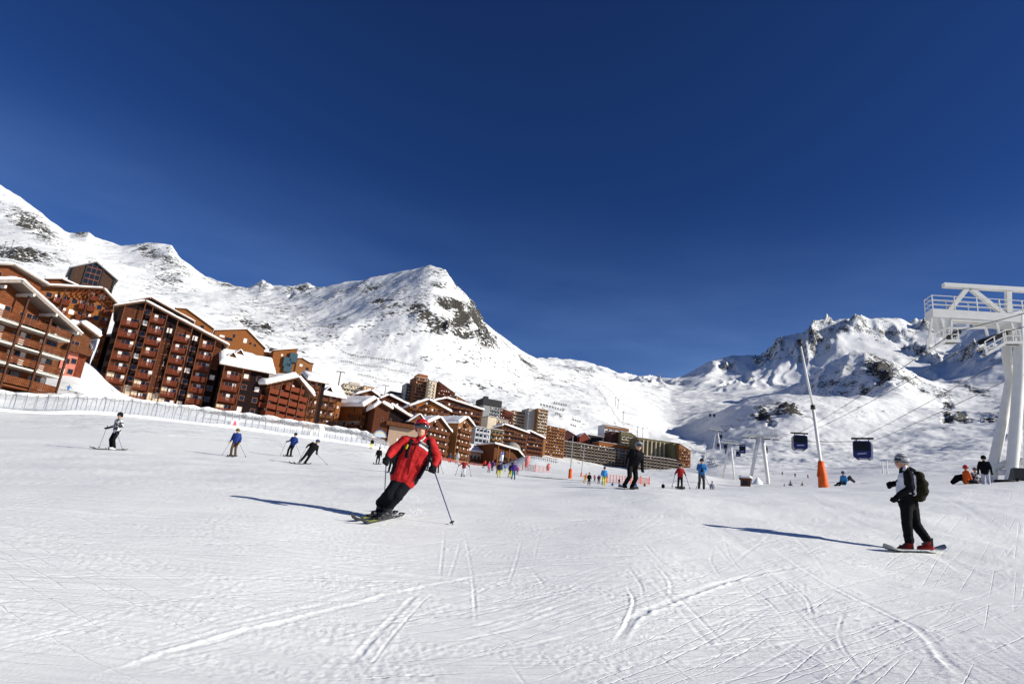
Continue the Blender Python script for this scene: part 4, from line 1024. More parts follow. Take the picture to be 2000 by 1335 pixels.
# --- long front building with terrace, and the restaurant gable
b = House('restaurant', 'long pale terrace building with snow roof at the foot of the village', (890, 912), 300, 66, cat='restaurant', drop=8)
x1 = b.at(968, 905)[0]; ze = b.at(925, 880)[1]
b.body([(0, ze), (x1, ze)], 14, M_BEIGE); b.roof_side(0, x1, ze, 14, 3.2, over=1.6, side=.8, snow=.8); b.gable_end(0, 14, ze, 3.2, W_MID)
b.mass(.5, x1 - .5, .4, 3.4, 2, 10, W_MID, d=1.6, frac=.98, wfrac=.5)
b.panel(0, x1, ze - .9, ze - .2, mat('sign_pink', (.5, .12, .14), .7, var=.3, vscale=2), name='awning', th=1.2)
b = House('restaurant', 'timber restaurant gable with snow roof and open porch beside the flags', (964, 914), 296, 58, cat='restaurant', drop=8)
pr = [b.at(966, 868), b.at(1008, 880), b.at(1019, 893)]
pr = [(pr[0][0], pr[0][1]), (pr[1][0], pr[1][1]), (pr[2][0], pr[2][1])]
b.body(pr, 14, W_MID); b.roof(over=1.8, side=.9, snow=.8)
b.mass(.5, pr[2][0] - .5, .3, 3.0, 2, 6, W_MID, topf=b.top)
for x in (.5, pr[2][0] * .45, pr[2][0] - .6): b.post(x, -1.6, -4, b.top(x) - .2, .35, W_TAN)
# stone dome behind
dm = on_ground(1000, 880, 330); zt = P(1000, 862, 330)[2]
r_ = 4.6; mb = MB(); pts = [(0, 0, 0)]
prof_ = [(dm[0], dm[1], zt - r_ * 3)] + [(dm[0], dm[1], zt - r_ + r_ * math.sin(R(a))) for a in range(0, 91, 15)]
mb.tube(prof_, [r_] + [max(.02, r_ * math.cos(R(a))) for a in range(0, 91, 15)], 20)
tag(mb.build('dome', [M_STONE], None, True), 'round stone-grey dome behind the restaurant gable', 'dome')

# --- orange buildings high on the left
def slab_house(name, label, base, t, az, outline, m, D=14, roofm=None, snow=.4, wins=(), mass=None, group=GV, over=.5, side_m=None):
    b = House(name, label, base, t, az, group=group, drop=14)
    pr = [b.at(*q) for q in outline]
    b.body(pr, D, m); b.roof(over=over, side=.3, th=.3, snow=snow, m=roofm or M_FASCIA)
    for (px, py, w, h) in wins:
        x, z = b.at(px, py); b.window(x, z - h / 2, w, h, 0, 0, 1)
    return b
slab_house('apartment_building', 'orange gable end rising behind the big block roof', (343, 660), 225, 62, [(344, 603), (364, 604), (416, 642)], W_OCHRE, wins=[(352, 615, 1, 1), (395, 638, 1.2, 1.2)])
slab_house('apartment_building', 'wide orange building with small windows above the snow-roofed wing', (418, 700), 255, 62, [(420, 646), (482, 644), (517, 680)], W_OCHRE,
           wins=[(457, 656, 1, 1.4), (479, 665, 1.4, 2), (489, 670, 1, 1), (498, 674, 1, 1), (434, 656, 2, 1), (447, 662, 3, 1.2)])
b = slab_house('apartment_building', 'orange angular building with glazed bays below the slope', (533, 735), 268, 62, [(535, 685), (581, 682)], W_OCHRE, D=16, wins=[(551, 693, 1, 1), (561, 697, 1.3, 1)])
for px, py in ((560, 707), (572, 699), (561, 718)):
    x, z = b.at(px, py)
    bay = MB().box(x - 1.6, x + 1.6, -1.2, 0, z - 2, z + 2).build('bay_window', [mat('bay_frame', (.05, .07, .08), .4)], b.root)
    MB().box(x - 1.45, x - .05, -1.24, -1.19, z - 1.8, z + 1.8).box(x + .05, x + 1.45, -1.24, -1.19, z - 1.8, z + 1.8).build('pane', [mat('bay_glass', (.05, .09, .10), .08, spec=.9)], bay)
b = slab_house('apartment_building', 'dark-sided flat block with black roof box beside orange angular building', (514, 740), 275, 62, [(515, 688), (536, 690)], W_BROWN, snow=.4)
MB().box(.5, 5, 1, 5, b.at(515, 688)[1], b.at(515, 688)[1] + 3).build('roof_box', [M_BLACK], b.root)
slab_house('apartment_building', 'small tan stepped building at the end of the orange row', (578, 748), 285, 62, [(581, 700), (590, 700), (605, 709), (612, 710)], W_TAN, wins=[(588, 713, 1.4, 1.2), (600, 720, 1.4, 1.2)])

# --- apartment towers and blocks further up
GB = 'apartment blocks up in the village'
def block(name, label, base, t, az, px_r, py_t, m, floors, n, mb, D=14, fh=2.75, left=None, snow=.25, fins=None, py_t2=None, **kw):
    b = House(name, label, base, t, az, group=GB, drop=14)
    x1 = b.at(px_r, (base[1] + py_t) / 2)[0]; z1 = b.at(base[0], py_t)[1]; z2 = b.at(px_r, py_t2)[1] if py_t2 else z1
    b.body([(0, z1), (x1, z2)], D, m)
    b.roof(over=.25, side=.2, th=.35, snow=snow, m=M_FASCIA)
    if n: b.mass(.3, x1 - .3, max(z1, z2) - floors * fh - .3, fh, floors, n, mb, fins=fins, topf=b.top, **kw)
    return b, x1, z1
b, x1, z1 = block('apartment_tower', 'tall orange-topped tower with pale concrete stripes on the upper village slope', (803, 806), 535, 66, 834, 734, W_MID, 11, 6, W_TAN, D=18)
MB().box(2, x1 - 1, 1, 14, z1, z1 + 3.5).build('penthouse', [W_OCHRE], b.root)
b, x1, z1 = block('apartment_tower', 'pale ribbed stair tower beside the orange-topped tower', (832, 800), 532, 66, 850, 742, M_CREAM, 10, 2, M_CREAM, D=18, frac=.3, wfrac=.35)
block('apartment_block', 'dark grey wing left of the orange-topped tower', (786, 806), 545, 66, 804, 747, M_GREY, 9, 3, M_BLACK)
block('apartment_block', 'low dark block left of the grey tower wing', (757, 800), 550, 66, 786, 763, M_BLACK, 5, 5, M_GREY)
block('apartment_block', 'reddish-brown block stepping down right of the towers', (850, 806), 540, 66, 888, 744, W_BROWN, 10, 7, W_RED, py_t2=768)
block('apartment_block', 'orange low block under the stepped reddish building', (886, 812), 500, 66, 922, 772, W_OCHRE, 6, 6, W_TAN, py_t2=790)
b, x1, z1 = block('apartment_block', 'cream stepped terrace building on the slope behind the lift mast', (668, 772), 430, 66, 706, 748, M_BEIGE, 3, 6, M_CREAM)
MB().box(x1 * .35, x1 - 1, 3, 12, z1, z1 + 2.6).build('penthouse', [M_BEIGE], b.root)
block('apartment_block', 'small pale orange block right of the cream terraces', (708, 775), 430, 66, 730, 753, mat('pale_orange', (.55, .33, .17), .9), 2, 3, M_BEIGE)
block('apartment_block', 'dark flat building on the slope between cream terraces and tower', (722, 790), 440, 66, 762, 766, M_BLACK, 2, 5, M_GREY)
b, x1, z1 = block('apartment_tower', 'grey tower with black roof storey in the middle of the village', (938, 840), 470, 66, 976, 789, M_GREY, 7, 6, M_GREY, D=14, snow=0)
MB().box(-.4, x1 + .4, -.6, 14.4, z1 + .35, z1 + 5.2).build('roof_storey', [M_BLACK], b.root)
MB().box(2, 5, 3, 7, z1 + 5.2, z1 + 7.4).build('roof_box', [M_BLACK], b.root)
b.panel(.02, x1 * .36, -10, z1 - .4, M_GREY, th=1.4)
block('apartment_block', 'reddish block right of the grey tower', (974, 838), 485, 66, 1001, 796, W_RED, 6, 5, W_BROWN, py_t2=806)
b, x1, z1 = block('apartment_block', 'small cream-walled block in front of the grey tower', (950, 846), 395, 66, 969, 812, M_CREAM, 2, 0, M_CREAM)
block('apartment_block', 'low block with tan balconies right of the cream wall', (968, 846), 400, 66, 992, 818, M_BEIGE, 3, 4, W_TAN)
block('apartment_block', 'white-framed apartment block with dark window grid behind the restaurant', (922, 878), 330, 62, 957, 832, M_GREYW, 5, 4, M_GREYW, solid=False, fins=M_GREYW)
block('apartment_block', 'olive-brown block joined to the white-framed apartments', (956, 878), 335, 66, 982, 837, M_OLIVE, 4, 3, W_TAN)
b, x1, z1 = block('apartment_block', 'tan balcony block with grey stair wall, left part', (998, 846), 555, 66, 1029, 801, W_TAN, 7, 5, M_BEIGE)
b, x1, z1 = block('apartment_tower', 'grey windowless stair wall of the tan balcony block', (1028, 852), 552, 66, 1048, 797, mat('pale_grey', (.36, .35, .32), .9, var=.1), 7, 0, M_BEIGE)
b, x1, z1 = block('apartment_tower', 'tan tower with stacked balconies at the right of upper village', (1046, 854), 550, 66, 1069, 797, W_TAN, 8, 4, M_BEIGE)
block('apartment_block', 'orange low balcony row right of the tan tower', (1060, 862), 585, 70, 1104, 829, W_OCHRE, 10, 8, W_TAN, py_t2=838)
gable_house('long timber chalet with sloping snow roof above the restaurant', (981, 880), 380, 66, [(983, 831), (986, 829), (1033, 846)], W_MID, rows=5, n=8, z0=1, fh=2.7, name='chalet')
gable_house('smaller timber chalet with snow roof left of the long hotel', (1030, 884), 395, 66, [(1031, 843), (1035, 842), (1064, 856)], W_BROWN, rows=4, n=5, z0=1, fh=2.7)
# --- the long hotel
GH = 'long hotel below the far slope'
def hotel(label, base, t, az, outline, m, floors, n, mb, D=16, fins=None, name='hotel', snow=.3, fh=2.75, **kw):
    b = House(name, label, base, t, az, cat='hotel', group=GH, drop=14)
    pr = [b.at(*q) for q in outline]
    b.body(pr, D, m); b.roof(over=.3, side=.2, th=.35, snow=snow, m=M_FASCIA)
    if n: b.mass(pr[0][0] + .3, pr[-1][0] - .3, -.4, fh, floors, n, mb, fins=fins, topf=b.top, **kw)
    return b, pr
M_HGREY = mat('grey_brown_balcony', (.235, .19, .145), .85, var=.25, vscale=.4)
M_HDARK = mat('dark_brown_wall', (.07, .055, .042), .85, var=.2)
hotel('long grey-brown hotel front with a dense grid of small balconies', (1062, 893), 590, 74, [(1064, 857), (1110, 862), (1168, 872), (1240, 882)], M_HDARK, 8, 26, M_HGREY, fins=M_HGREY, frac=.7, d=1.5)
hotel('lower right wing of the long grey-brown hotel', (1238, 916), 586, 74, [(1240, 888), (1300, 895), (1336, 902)], M_HDARK, 5, 14, M_HGREY, fins=M_HGREY, frac=.7, d=1.5)
hotel('orange upper storeys set back on the long hotel roof', (1168, 884), 612, 74, [(1170, 862), (1240, 873)], W_OCHRE, 3, 9, W_OCHRE, frac=.5)
hotel('maroon gabled hall with snow roof behind the long hotel', (1086, 866), 640, 74, [(1088, 850), (1108, 840), (1133, 855)], M_MAROON, 2, 0, W_RED, name='hall')
hotel('small red gable next to the maroon hall', (1131, 868), 640, 74, [(1132, 852), (1142, 845), (1153, 857)], wood('timber_red2', (.2, .05, .03)), 2, 0, W_RED, name='hall')
hotel('flat black building between the red gable and the white tower', (1150, 868), 650, 74, [(1151, 849), (1182, 854)], M_BLACK, 1, 0, W_RED)
b, pr = hotel('white tower with brown top storey behind the hotel', (1180, 872), 655, 74, [(1181, 829), (1200, 831), (1228, 838)], M_GREYW, 7, 4, W_TAN, frac=.4)
b.panel(-.3, pr[-1][0], pr[2][1] - 2.2, pr[2][1], W_TAN, th=1.0)
hotel('dark maroon end wall beside the olive hotel wing', (1193, 876), 632, 74, [(1194, 842), (1213, 844)], M_MAROON, 5, 0, W_RED)
hotel('olive hotel wing with pale balconies', (1212, 880), 628, 74, [(1213, 843), (1232, 845), (1243, 853)], M_OLIVE, 6, 4, M_BEIGE)
b, pr = hotel('olive hotel block with tall pale vertical ribs', (1243, 893), 606, 74, [(1245, 854), (1316, 864)], M_OLIVE, 5, 0, W_RED)
for i in range(9):
    x = pr[-1][0] * (i + .35) / 8.8
    MB().box(x - .5, x + .5, -1.6, 0, -3, b.top(x) - 1.5).build('rib', [M_BEIGE if i else M_OLIVE], b.root)
hotel('olive end tower of the ribbed hotel block', (1314, 899), 604, 74, [(1315, 864), (1327, 866)], M_OLIVE, 5, 0, W_RED)
hotel('tan balcony wing at the right end of hotel', (1326, 908), 600, 74, [(1327, 866), (1349, 880)], W_TAN, 6, 5, W_OCHRE)
# ------------------------------------------------------------------ helpers for things on the snow
def hit(px, py, tmin=0.0):
    """first point of the snow seen at a photo pixel, beyond tmin metres"""
    d = FWD + (px - 1000.0) / F_PX * RIGHT - (py - 667.5) / F_PX * UP
    az = math.atan2(d[0], d[1]); h = math.hypot(d[0], d[1])
    j = int(np.clip(np.searchsorted(phis, az) - 1, 0, len(phis) - 2)); a = (az - phis[j]) / (phis[j + 1] - phis[j])
    z = ZG[:, j] * (1 - a) + ZG[:, j + 1] * a
    dz = d[2] / h * rrs - z
    i0 = max(10, int(np.searchsorted(rrs, tmin * h)))
    neg = np.nonzero(dz[i0:] < 0)[0]
    i = i0 + (neg[0] if len(neg) else len(dz) - i0 - 2)
    i = max(i, 1)
    f = dz[i - 1] / (dz[i - 1] - dz[i] + 1e-12) if dz[i - 1] > 0 else 1.0
    r = rrs[i - 1] + (rrs[i] - rrs[i - 1]) * f
    return np.array([math.sin(az) * r, math.cos(az) * r, d[2] / h * r])
class Frame:
    """vertical plane facing the viewer's azimuth (or given az) through a point; at() gives local x, z there"""
    def __init__(s, o, az=None):
        s.o = np.array(o, float)
        s.az = R(az) if az is not None else math.atan2(o[0], o[1]) + math.pi / 2
        s.ux = np.array([math.sin(s.az), math.cos(s.az), 0]); s.uy = np.array([-s.ux[1], s.ux[0], 0])
    def at(s, px, py, y=0.0):
        d = FWD + (px - 1000.0) / F_PX * RIGHT - (py - 667.5) / F_PX * UP
        q = d * (((s.o + s.uy * y) @ s.uy) / (d @ s.uy)) - s.o
        return (float(q @ s.ux), y, float(q[2]))
    def root(s, name): return empty(name, s.o, math.pi / 2 - s.az)
    def world(s, p): return s.o + s.ux * p[0] + s.uy * p[1] + np.array([0, 0, p[2]])

# ------------------------------------------------------------------ covered conveyor lift
def clear_plastic(name, op, col=(.75, .78, .8)):
    m = bpy.data.materials.new(name); t, n, l, b = nt(m)
    b.inputs['Base Color'].default_value = (*col, 1); b.inputs['Roughness'].default_value = .18
    tr = n.new('ShaderNodeBsdfTransparent'); mx = n.new('ShaderNodeMixShader'); out = n['Material Output']
    tc = n.new('ShaderNodeTexCoord'); nz_ = n.new('ShaderNodeTexNoise'); nz_.inputs['Scale'].default_value = 1.1; nz_.inputs['Detail'].default_value = 4
    l.new(tc.outputs['Object'], nz_.inputs['Vector'])
    mr = n.new('ShaderNodeMapRange'); mr.inputs['From Min'].default_value = .3; mr.inputs['From Max'].default_value = .7; mr.inputs['To Min'].default_value = op * .55; mr.inputs['To Max'].default_value = min(1, op * 1.5)
    l.new(nz_.outputs['Fac'], mr.inputs['Value'])
    l.new(mr.outputs[0], mx.inputs[0]); l.new(tr.outputs[0], mx.inputs[1]); l.new(b.outputs[0], mx.inputs[2]); l.new(mx.outputs[0], out.inputs['Surface'])
    return m
M_PLAST = clear_plastic('scratched_clear_plastic', .26, (.5, .53, .56))
M_ALU = mat('bare_aluminium', (.62, .63, .64), .35, metal=.7)
M_STEELW = mat('white_painted_steel', (.78, .765, .70), .45, var=.06, vscale=1.5)
M_DKSTEEL = mat('dark_steel', (.03, .03, .033), .5, metal=.3)
M_RUB = mat('black_rubber', (.012, .012, .013), .7)
path = [(-90, 783, 66), (0, 790, 70), (110, 799, 73.5), (262, 812, 79), (343, 820, 82), (478, 834, 88), (575, 846, 93), (640, 855, 97), (705, 866, 101), (760, 879, 105)]
pw = np.array([on_ground(*q) for q in path])
sl = np.concatenate([[0], np.cumsum(np.linalg.norm(np.diff(pw[:, :2], axis=0), axis=1))])
NR = 60
ss = np.linspace(0, sl[-1], NR)
cx_, cy_ = pchip(sl, pw[:, 0], ss), pchip(sl, pw[:, 1], ss)
tun = empty('covered_conveyor_lift', (cx_[0], cy_[0], ground(cx_[0], cy_[0])))
tag(tun, 'long arched tunnel of clear plastic hoops over the conveyor lift below the houses', 'conveyor lift')
o0 = np.array(tun.location)
def arch(k, hgt, wid, seg=12, grow=0.0):
    i = min(max(k, 0), NR - 1); a, c = max(i - 1, 0), min(i + 1, NR - 1)
    tx, ty = cx_[c] - cx_[a], cy_[c] - cy_[a]; L = math.hypot(tx, ty); nx_, ny_ = -ty / L, tx / L      # n points away from the viewer
    if nx_ * cx_[i] + ny_ * cy_[i] < 0: nx_, ny_ = -nx_, -ny_
    z = ground(cx_[i], cy_[i]) - .12
    out = []
    for q in range(seg + 1):
        u = math.pi * q / seg
        w = wid / 2 + grow; x = w - w * math.copysign(abs(math.cos(u)) ** .62, math.cos(u)); zz = (hgt + grow) * abs(math.sin(u)) ** .62
        out.append(np.array([cx_[i] + nx_ * (x - grow), cy_[i] + ny_ * (x - grow), z + zz]) - o0)
    return out
M_PANW = mat('white_sheet_panel', (.72, .71, .68), .5)
tops = []
for k in range(NR):
    hgt = 2.15 + .35 * k / NR
    if k > NR - 5: hgt *= 1 - .09 * (k - NR + 5)
    A = arch(k, hgt, 2.7)
    if k % 1 == 0: MB().tube(A, .045 if k % 3 else .07, 5).build('hoop', [M_ALU], tun)
    if k < NR - 1:
        B = arch(k + 1, hgt + .006, 2.7)
        mb = MB(); n_ = len(A)
        mb.v = [tuple(p) for p in A] + [tuple(p) for p in B]
        mb.f = [(q, q + 1, n_ + q + 1, n_ + q) for q in range(n_ - 1)]; mb.m = [0] * len(mb.f)
        solid = k in (45, )
        mb.build('cover_panel', [M_PANW if solid else M_PLAST], tun, True)
    tops.append((A, hgt))
for k in range(0, NR - 1, 3):          # snow lying along the crown
    g = random.Random(k)
    if g.random() < .12: continue
    seg_ = [np.array(arch(min(k + q, NR - 1), tops[min(k + q, NR - 1)][1], 2.7)[7]) + np.array([0, 0, .08]) for q in range(4)]
    MB().tube(seg_, [g.uniform(.1, .22), g.uniform(.2, .4), g.uniform(.2, .38), g.uniform(.1, .2)], 8).build('crown_snow', [M_RSNOW], tun, True)
bl = MB()
bel = [arch(k, 1, 2.7) for k in range(0, NR, 3)]
for A, B in zip(bel[:-1], bel[1:]):
    m0, m1 = (A[0] + A[-1]) / 2, (B[0] + B[-1]) / 2; e0 = (A[-1] - A[0]) / np.linalg.norm(A[-1] - A[0]) * .5; z_ = np.array([0, 0, .32])
    bl.add([m0 - e0 + z_, m0 + e0 + z_, m1 + e0 + z_, m1 - e0 + z_], [(0, 1, 2, 3)])
bl.build('conveyor_belt', [M_RUB], tun)
# bank of ploughed snow along the foot of the tunnel
bk = [np.array([cx_[k], cy_[k], ground(cx_[k], cy_[k]) - .25]) for k in range(0, NR, 2)]
bk = [p - np.array([p[0], p[1], 0]) / np.hypot(p[0], p[1]) * .75 for p in bk]
mb = MB(); g = random.Random(4)
mb.tube(bk, [g.uniform(.35, .6) for _ in bk], 10)
o = mb.build('snow_bank', [M_RSNOW], None, True); tag(o, kind='structure')
# rainbow board over the exit and a small pink notice
f = Frame(P(741, 853, 104)); r_ = f.root('exit_arch_board'); tag(r_, 'small rainbow-edged arch board over the exit of the conveyor tunnel', 'sign')
for i, (c, ra) in enumerate((((.1, .2, .5), 1.15), ((.7, .55, .1), .98), ((.55, .62, .7), .8))):
    MB().prism([(ra * math.cos(R(a)), ra * math.sin(R(a))) for a in range(0, 181, 15)], -.05 - .02 * i, .05).build('board_band', [mat('arch_%d' % i, c, .6)], r_)
f = Frame(P(459, 827, 86.5)); r_ = f.root('notice_board'); tag(r_, 'small pink and white notice hung on the conveyor tunnel', 'sign')
MB().box(-.5, .5, -.03, .03, -.5, .5).build('board', [mat('notice_white', (.7, .68, .68), .6)], r_)
MB().prism([(-.3, -.4), (.25, -.4), (.1, .3), (-.1, .4)], -.05, -.031).build('print', [mat('notice_pink', (.6, .12, .16), .6)], r_)

# ------------------------------------------------------------------ lift tower at the right edge
tb = P(1978, 942, 44); tw = Frame((tb[0], tb[1], tb[2] - 1.5), 96)
T = tw.root('lift_tower'); tag(T, 'big white steel gondola tower with railed deck and sheave trains at right edge', 'lift tower')
A = tw.at
def q_(px, py, y=0.0): return A(px, py, y)
deck_z1 = q_(1822, 602, -.55)[2]; deck_z0 = q_(1822, 618, -.55)[2]; xl = q_(1822, 610, -.55)[0]; XR = 9.5
MB().box(xl, XR, -.55, .55, deck_z0, deck_z1).build('deck', [M_STEELW], T)
MB().box(q_(1905, 622)[0], XR, -.4, .4, deck_z0 - .3, deck_z0 - .003).build('deck_beam', [M_STEELW], T)
zb = q_(1842, 557)[2]
MB().box(q_(1842, 557)[0], XR, -.2, .2, zb - .16, zb + .16).build('top_beam', [M_STEELW], T)
for a, c in (((1888, 562), (1851, 603)), ((1896, 562), (1962, 605)), ((1968, 562), (1968, 604))):
    a_, c_ = q_(*a), q_(*c); MB().bar((a_[0], 0, zb - .17), (c_[0], 0, deck_z1), .3 if a[0] != 1968 else .34).build('truss_brace', [M_STEELW], T)
for yy in (-.52, .52):
    for h in (.35, .7, 1.05): MB().bar((xl + .05, yy, deck_z1 + h), (XR, yy, deck_z1 + h), .045).build('guard_rail', [M_STEELW], T)
    n_ = 9
    for i in range(n_): 
        x = xl + .05 + (XR - xl) * i / n_; MB().box(x - .03, x + .03, yy - .03, yy + .03, deck_z1, deck_z1 + 1.08).build('rail_post', [M_STEELW], T)
for h in (.35, .7, 1.05): MB().bar((xl + .05, -.52, deck_z1 + h), (xl + .05, .52, deck_z1 + h), .045).build('guard_rail', [M_STEELW], T)
# legs: each a bent tube
for nm, pts, rad in (('leg', [(1966, 640), (1966, 690), (1974, 742), (1957, 830), (1940, 905), (1936, 960)], .33), ('leg', [(1992, 615), (1992, 660), (1990, 742), (1982, 850), (1974, 945), (1972, 975)], .37)):
    y = .9 if pts[0][0] == 1966 else -.2
    MB().tube([q_(x, yv, y) for x, yv in pts], rad, 18).build(nm, [M_STEELW], T, True)
MB().tube([q_(1992, 735, -.2), q_(2003, 727, -.2), q_(2030, 745, -.2), q_(2050, 800, -.2), q_(2060, 960, -.2)], .36, 16).build('leg', [M_STEELW], T, True)
MB().tube([q_(1944, 912, .7), q_(1975, 902, .5), q_(2060, 896, .6)], .26, 14).build('base_tube', [M_STEELW], T, True)
MB().tube([q_(1950, 922, .3), q_(2060, 916, .2)], .2, 14).build('base_tube', [M_STEELW], T, True)
MB().bar(q_(1999, 760, -.1), q_(1999, 940, -.1), .05).build('ladder_rail', [M_STEELW], T)
MB().bar(q_(2006, 760, -.1), q_(2006, 940, -.1), .05).build('ladder_rail', [M_STEELW], T)
# hanging frames, wheel trains and their gangways
def gang(px0, px1, py0, py1, pyl):
    """gangway: inclined grating from (px0,pyl) to mid, level to px1"""
    a, m_, e = q_(px0, pyl, -.6), q_(px0 + .55 * (px1 - px0), py1, -.6), q_(px1, py1, -.6)
    for (p, q) in ((a, m_), (m_, e)):
        for yy in (-.9, -.3): MB().bar((p[0], yy, p[2]), (q[0], yy, q[2]), .14, .18).build('gangway_edge', [M_STEELW], T)
        for i in range(6):
            s = (i + .5) / 6; x = p[0] + (q[0] - p[0]) * s; z = p[2] + (q[2] - p[2]) * s
            MB().box(x - .09, x + .09, -.85, -.35, z - .03, z + .02).build('gangway_step', [M_DKSTEEL], T)
        for i in range(3):
            s = i / 2.2; x = p[0] + (q[0] - p[0]) * s; z = p[2] + (q[2] - p[2]) * s
            MB().bar((x, -.92, z), (x, -.92, z + .95), .07).build('rail_post', [M_STEELW], T)
        for h in (.5, .95): MB().bar((p[0], -.92, p[2] + h), (q[0], -.92, q[2] + h), .06).build('guard_rail', [M_STEELW], T)
gang(1808, 1870, 640, 668, 689); gang(1921, 1991, 650, 671, 694)
x0, x1 = q_(1822, 620)[0], q_(1840, 620)[0]
MB().add([(x0, -.5, deck_z0), (x1 + .3, -.5, deck_z0), (x1 + .3, .5, deck_z0), (x0, .5, deck_z0), (x1 - .35, -.3, deck_z0 - 1.3), (x1 + .15, -.3, deck_z0 - 1.3), (x1 + .15, .3, deck_z0 - 1.3), (x1 - .35, .3, deck_z0 - 1.3)],
         [(0, 1, 2, 3), (7, 6, 5, 4), (4, 5, 1, 0), (5, 6, 2, 1), (6, 7, 3, 2), (7, 4, 0, 3)]).build('hanger_box', [M_STEELW], T)
for a, c in (((1836, 611), (1843, 640)), ((1820, 622), (1810, 688)), ((1858, 622), (1858, 660)), ((1856, 625), (1962, 629)), ((1972, 620), (1984, 660)), ((1945, 628), (1955, 660)), ((1850, 641), (1925, 640)), ((1925, 640), (1929, 656)), ((1982, 640), (1984, 672)), ((1868, 642), (1869, 668))):
    a_, c_ = q_(*a, -.45), q_(*c, -.45); MB().bar(a_, c_, .14).build('hanger_bar', [M_STEELW], T)
def wheels(a, c, n, rad):
    a_, c_ = np.array(q_(*a, -.55)), np.array(q_(*c, -.55))
    for i in range(n):
        p = a_ + (c_ - a_) * i / (n - 1)
        MB().tube([p + np.array([0, -.08, 0]), p + np.array([0, .08, 0])], rad, 12).build('sheave_wheel', [M_RUB], T)
    MB().bar(a_ + np.array([0, .16, -.02]), c_ + np.array([0, .16, -.02]), .1, .2).build('sheave_beam', [M_DKSTEEL], T)
wheels((1915, 668), (1963, 651), 9, .19); wheels((1850, 661), (1872, 648), 4, .19)

# ------------------------------------------------------------------ ropes
M_ROPE = mat('steel_rope', (.03, .03, .035), .5, metal=.5)
def rope(label, pts, rad=.026, sag=0.0):
    w = [P(*p) for p in pts]; out = [w[0]]
    for a, c in zip(w[:-1], w[1:]):
        L = np.linalg.norm(c - a)
        for i in range(1, 9): 
            s = i / 8; out.append(a + (c - a) * s - np.array([0, 0, sag * L * 4 * s * (1 - s)]))
    o0 = out[0]
    o = MB().tube([p - o0 for p in out], rad, 5).build('haul_rope', [M_ROPE], None, True); o.location = o0
    tag(o, label, 'rope')
rope('upper left gondola rope from tower head down to the farther cabin', [(2060, 596, 40), (1872, 645, 43.4), (1850, 658, 43.6), (1562, 844, 112), (1462, 851, 150), (1410, 862, 280), (1388, 838, 400)], sag=.004)
rope('second gondola rope leaving the row of black wheels', [(2060, 622, 40), (1962, 648, 42.6), (1915, 664, 43.2), (1577, 845, 113), (1475, 853, 152), (1418, 862, 282), (1392, 838, 402)], sag=.004)
rope('third gondola rope passing behind the tower legs to the nearer cabin', [(2060, 652, 47), (1958, 703, 54), (1668, 861, 97), (1500, 858, 151), (1436, 864, 281), (1406, 840, 401)], sag=.004)
rope('lowest gondola rope passing behind the tower legs', [(2060, 690, 47), (1962, 744, 54), (1702, 862, 98), (1512, 859, 153), (1442, 865, 283), (1410, 840, 403)], sag=.004)

# ------------------------------------------------------------------ pylons further along the line
def pylon(label, t, head, top, legs, mast):
    f = Frame(P(mast[0], mast[1], t)); r = f.root('lift_pylon'); tag(r, label, 'lift pylon', 'white pylons of the gondola line')
    k = t / 150.0
    (xa, _, za), (xb, _, zb_) = f.at(*head[0]), f.at(*head[1])
    MB().bar((xa, 0, za), (xb, 0, zb_), .65, .6).build('cross_beam', [M_STEELW], r)
    MB().bar((xa, .9, za), (xb, .9, zb_), .45, .45).build('cross_beam', [M_STEELW], r)
    (xc, _, zc), (xd, _, zd) = f.at(*top[0]), f.at(*top[1])
    MB().bar((xc, 0, zc), (xd, 0, zd), .34).build('top_chord', [M_STEELW], r)
    n_ = 6
    for i in range(n_):
        s0, s1 = i / n_, (i + 1) / n_
        lo = lambda s: (xa + (xb - xa) * s, 0, za + (zb_ - za) * s); hi = lambda s: (xc + (xd - xc) * s, 0, zc + (zd - zc) * s)
        MB().bar(lo(s0) if i % 2 == 0 else hi(s0), hi(s1) if i % 2 == 0 else lo(s1), .24).build('truss_brace', [M_STEELW], r)
    for (p, q) in legs:
        a, c = f.at(*p), f.at(*q); a = (a[0], .3, a[2]); d = np.array(c) - np.array(a)
        MB().tube([a, np.array(a) + d * .5, np.array(a) + d * 1.25], [.42, .40, .38], 10).build('leg', [M_STEELW], r, True)
    for s in (.05, .3, .7, .95):
        x = xa + (xb - xa) * s; z = za + (zb_ - za) * s - .75
        for i in range(4): MB().tube([(x - .5 + i * .33, -.1, z), (x - .5 + i * .33, .1, z)], .16, 8).build('sheave_wheel', [M_RUB], r)
        MB().bar((x, 0, z + .7), (x, 0, z), .2).build('hanger', [M_STEELW], r)
pylon('nearest A-frame pylon with truss head rising from a snow heap', 150, [(1452, 848), (1519, 852)], [(1459, 836), (1514, 840)], [((1482, 850), (1464, 946)), ((1489, 850), (1502, 955))], (1485, 852))
pylon('second A-frame pylon left of the nearest pylon', 280, [(1408, 862), (1444, 866)], [(1411, 857), (1441, 861)], [((1424, 864), (1414, 919)), ((1427, 864), (1433, 923))], (1426, 864))
pylon('farthest pylon of the line against the blue shaded knoll', 400, [(1386, 837), (1412, 840)], [(1388, 833), (1410, 836)], [((1399, 839), (1394, 871)), ((1401, 839), (1406, 871))], (1399, 839))
p = hit(1486, 951, 60); f = Frame(P(1480, 958, 140))
mb = MB(); g = random.Random(2)
n_ = 14
for i in range(n_ + 1):
    for j in range(n_ + 1):
        x, y = (i / n_ - .5) * 6, (j / n_ - .5) * 5; rr_ = math.hypot(x / 3, y / 2.5)
        mb.v.append((x, y, -2 + 5.2 * max(0, 1 - rr_) ** .8 + .25 * float(perlin(np.array(x * 1.3), np.array(y * 1.3), 3))))
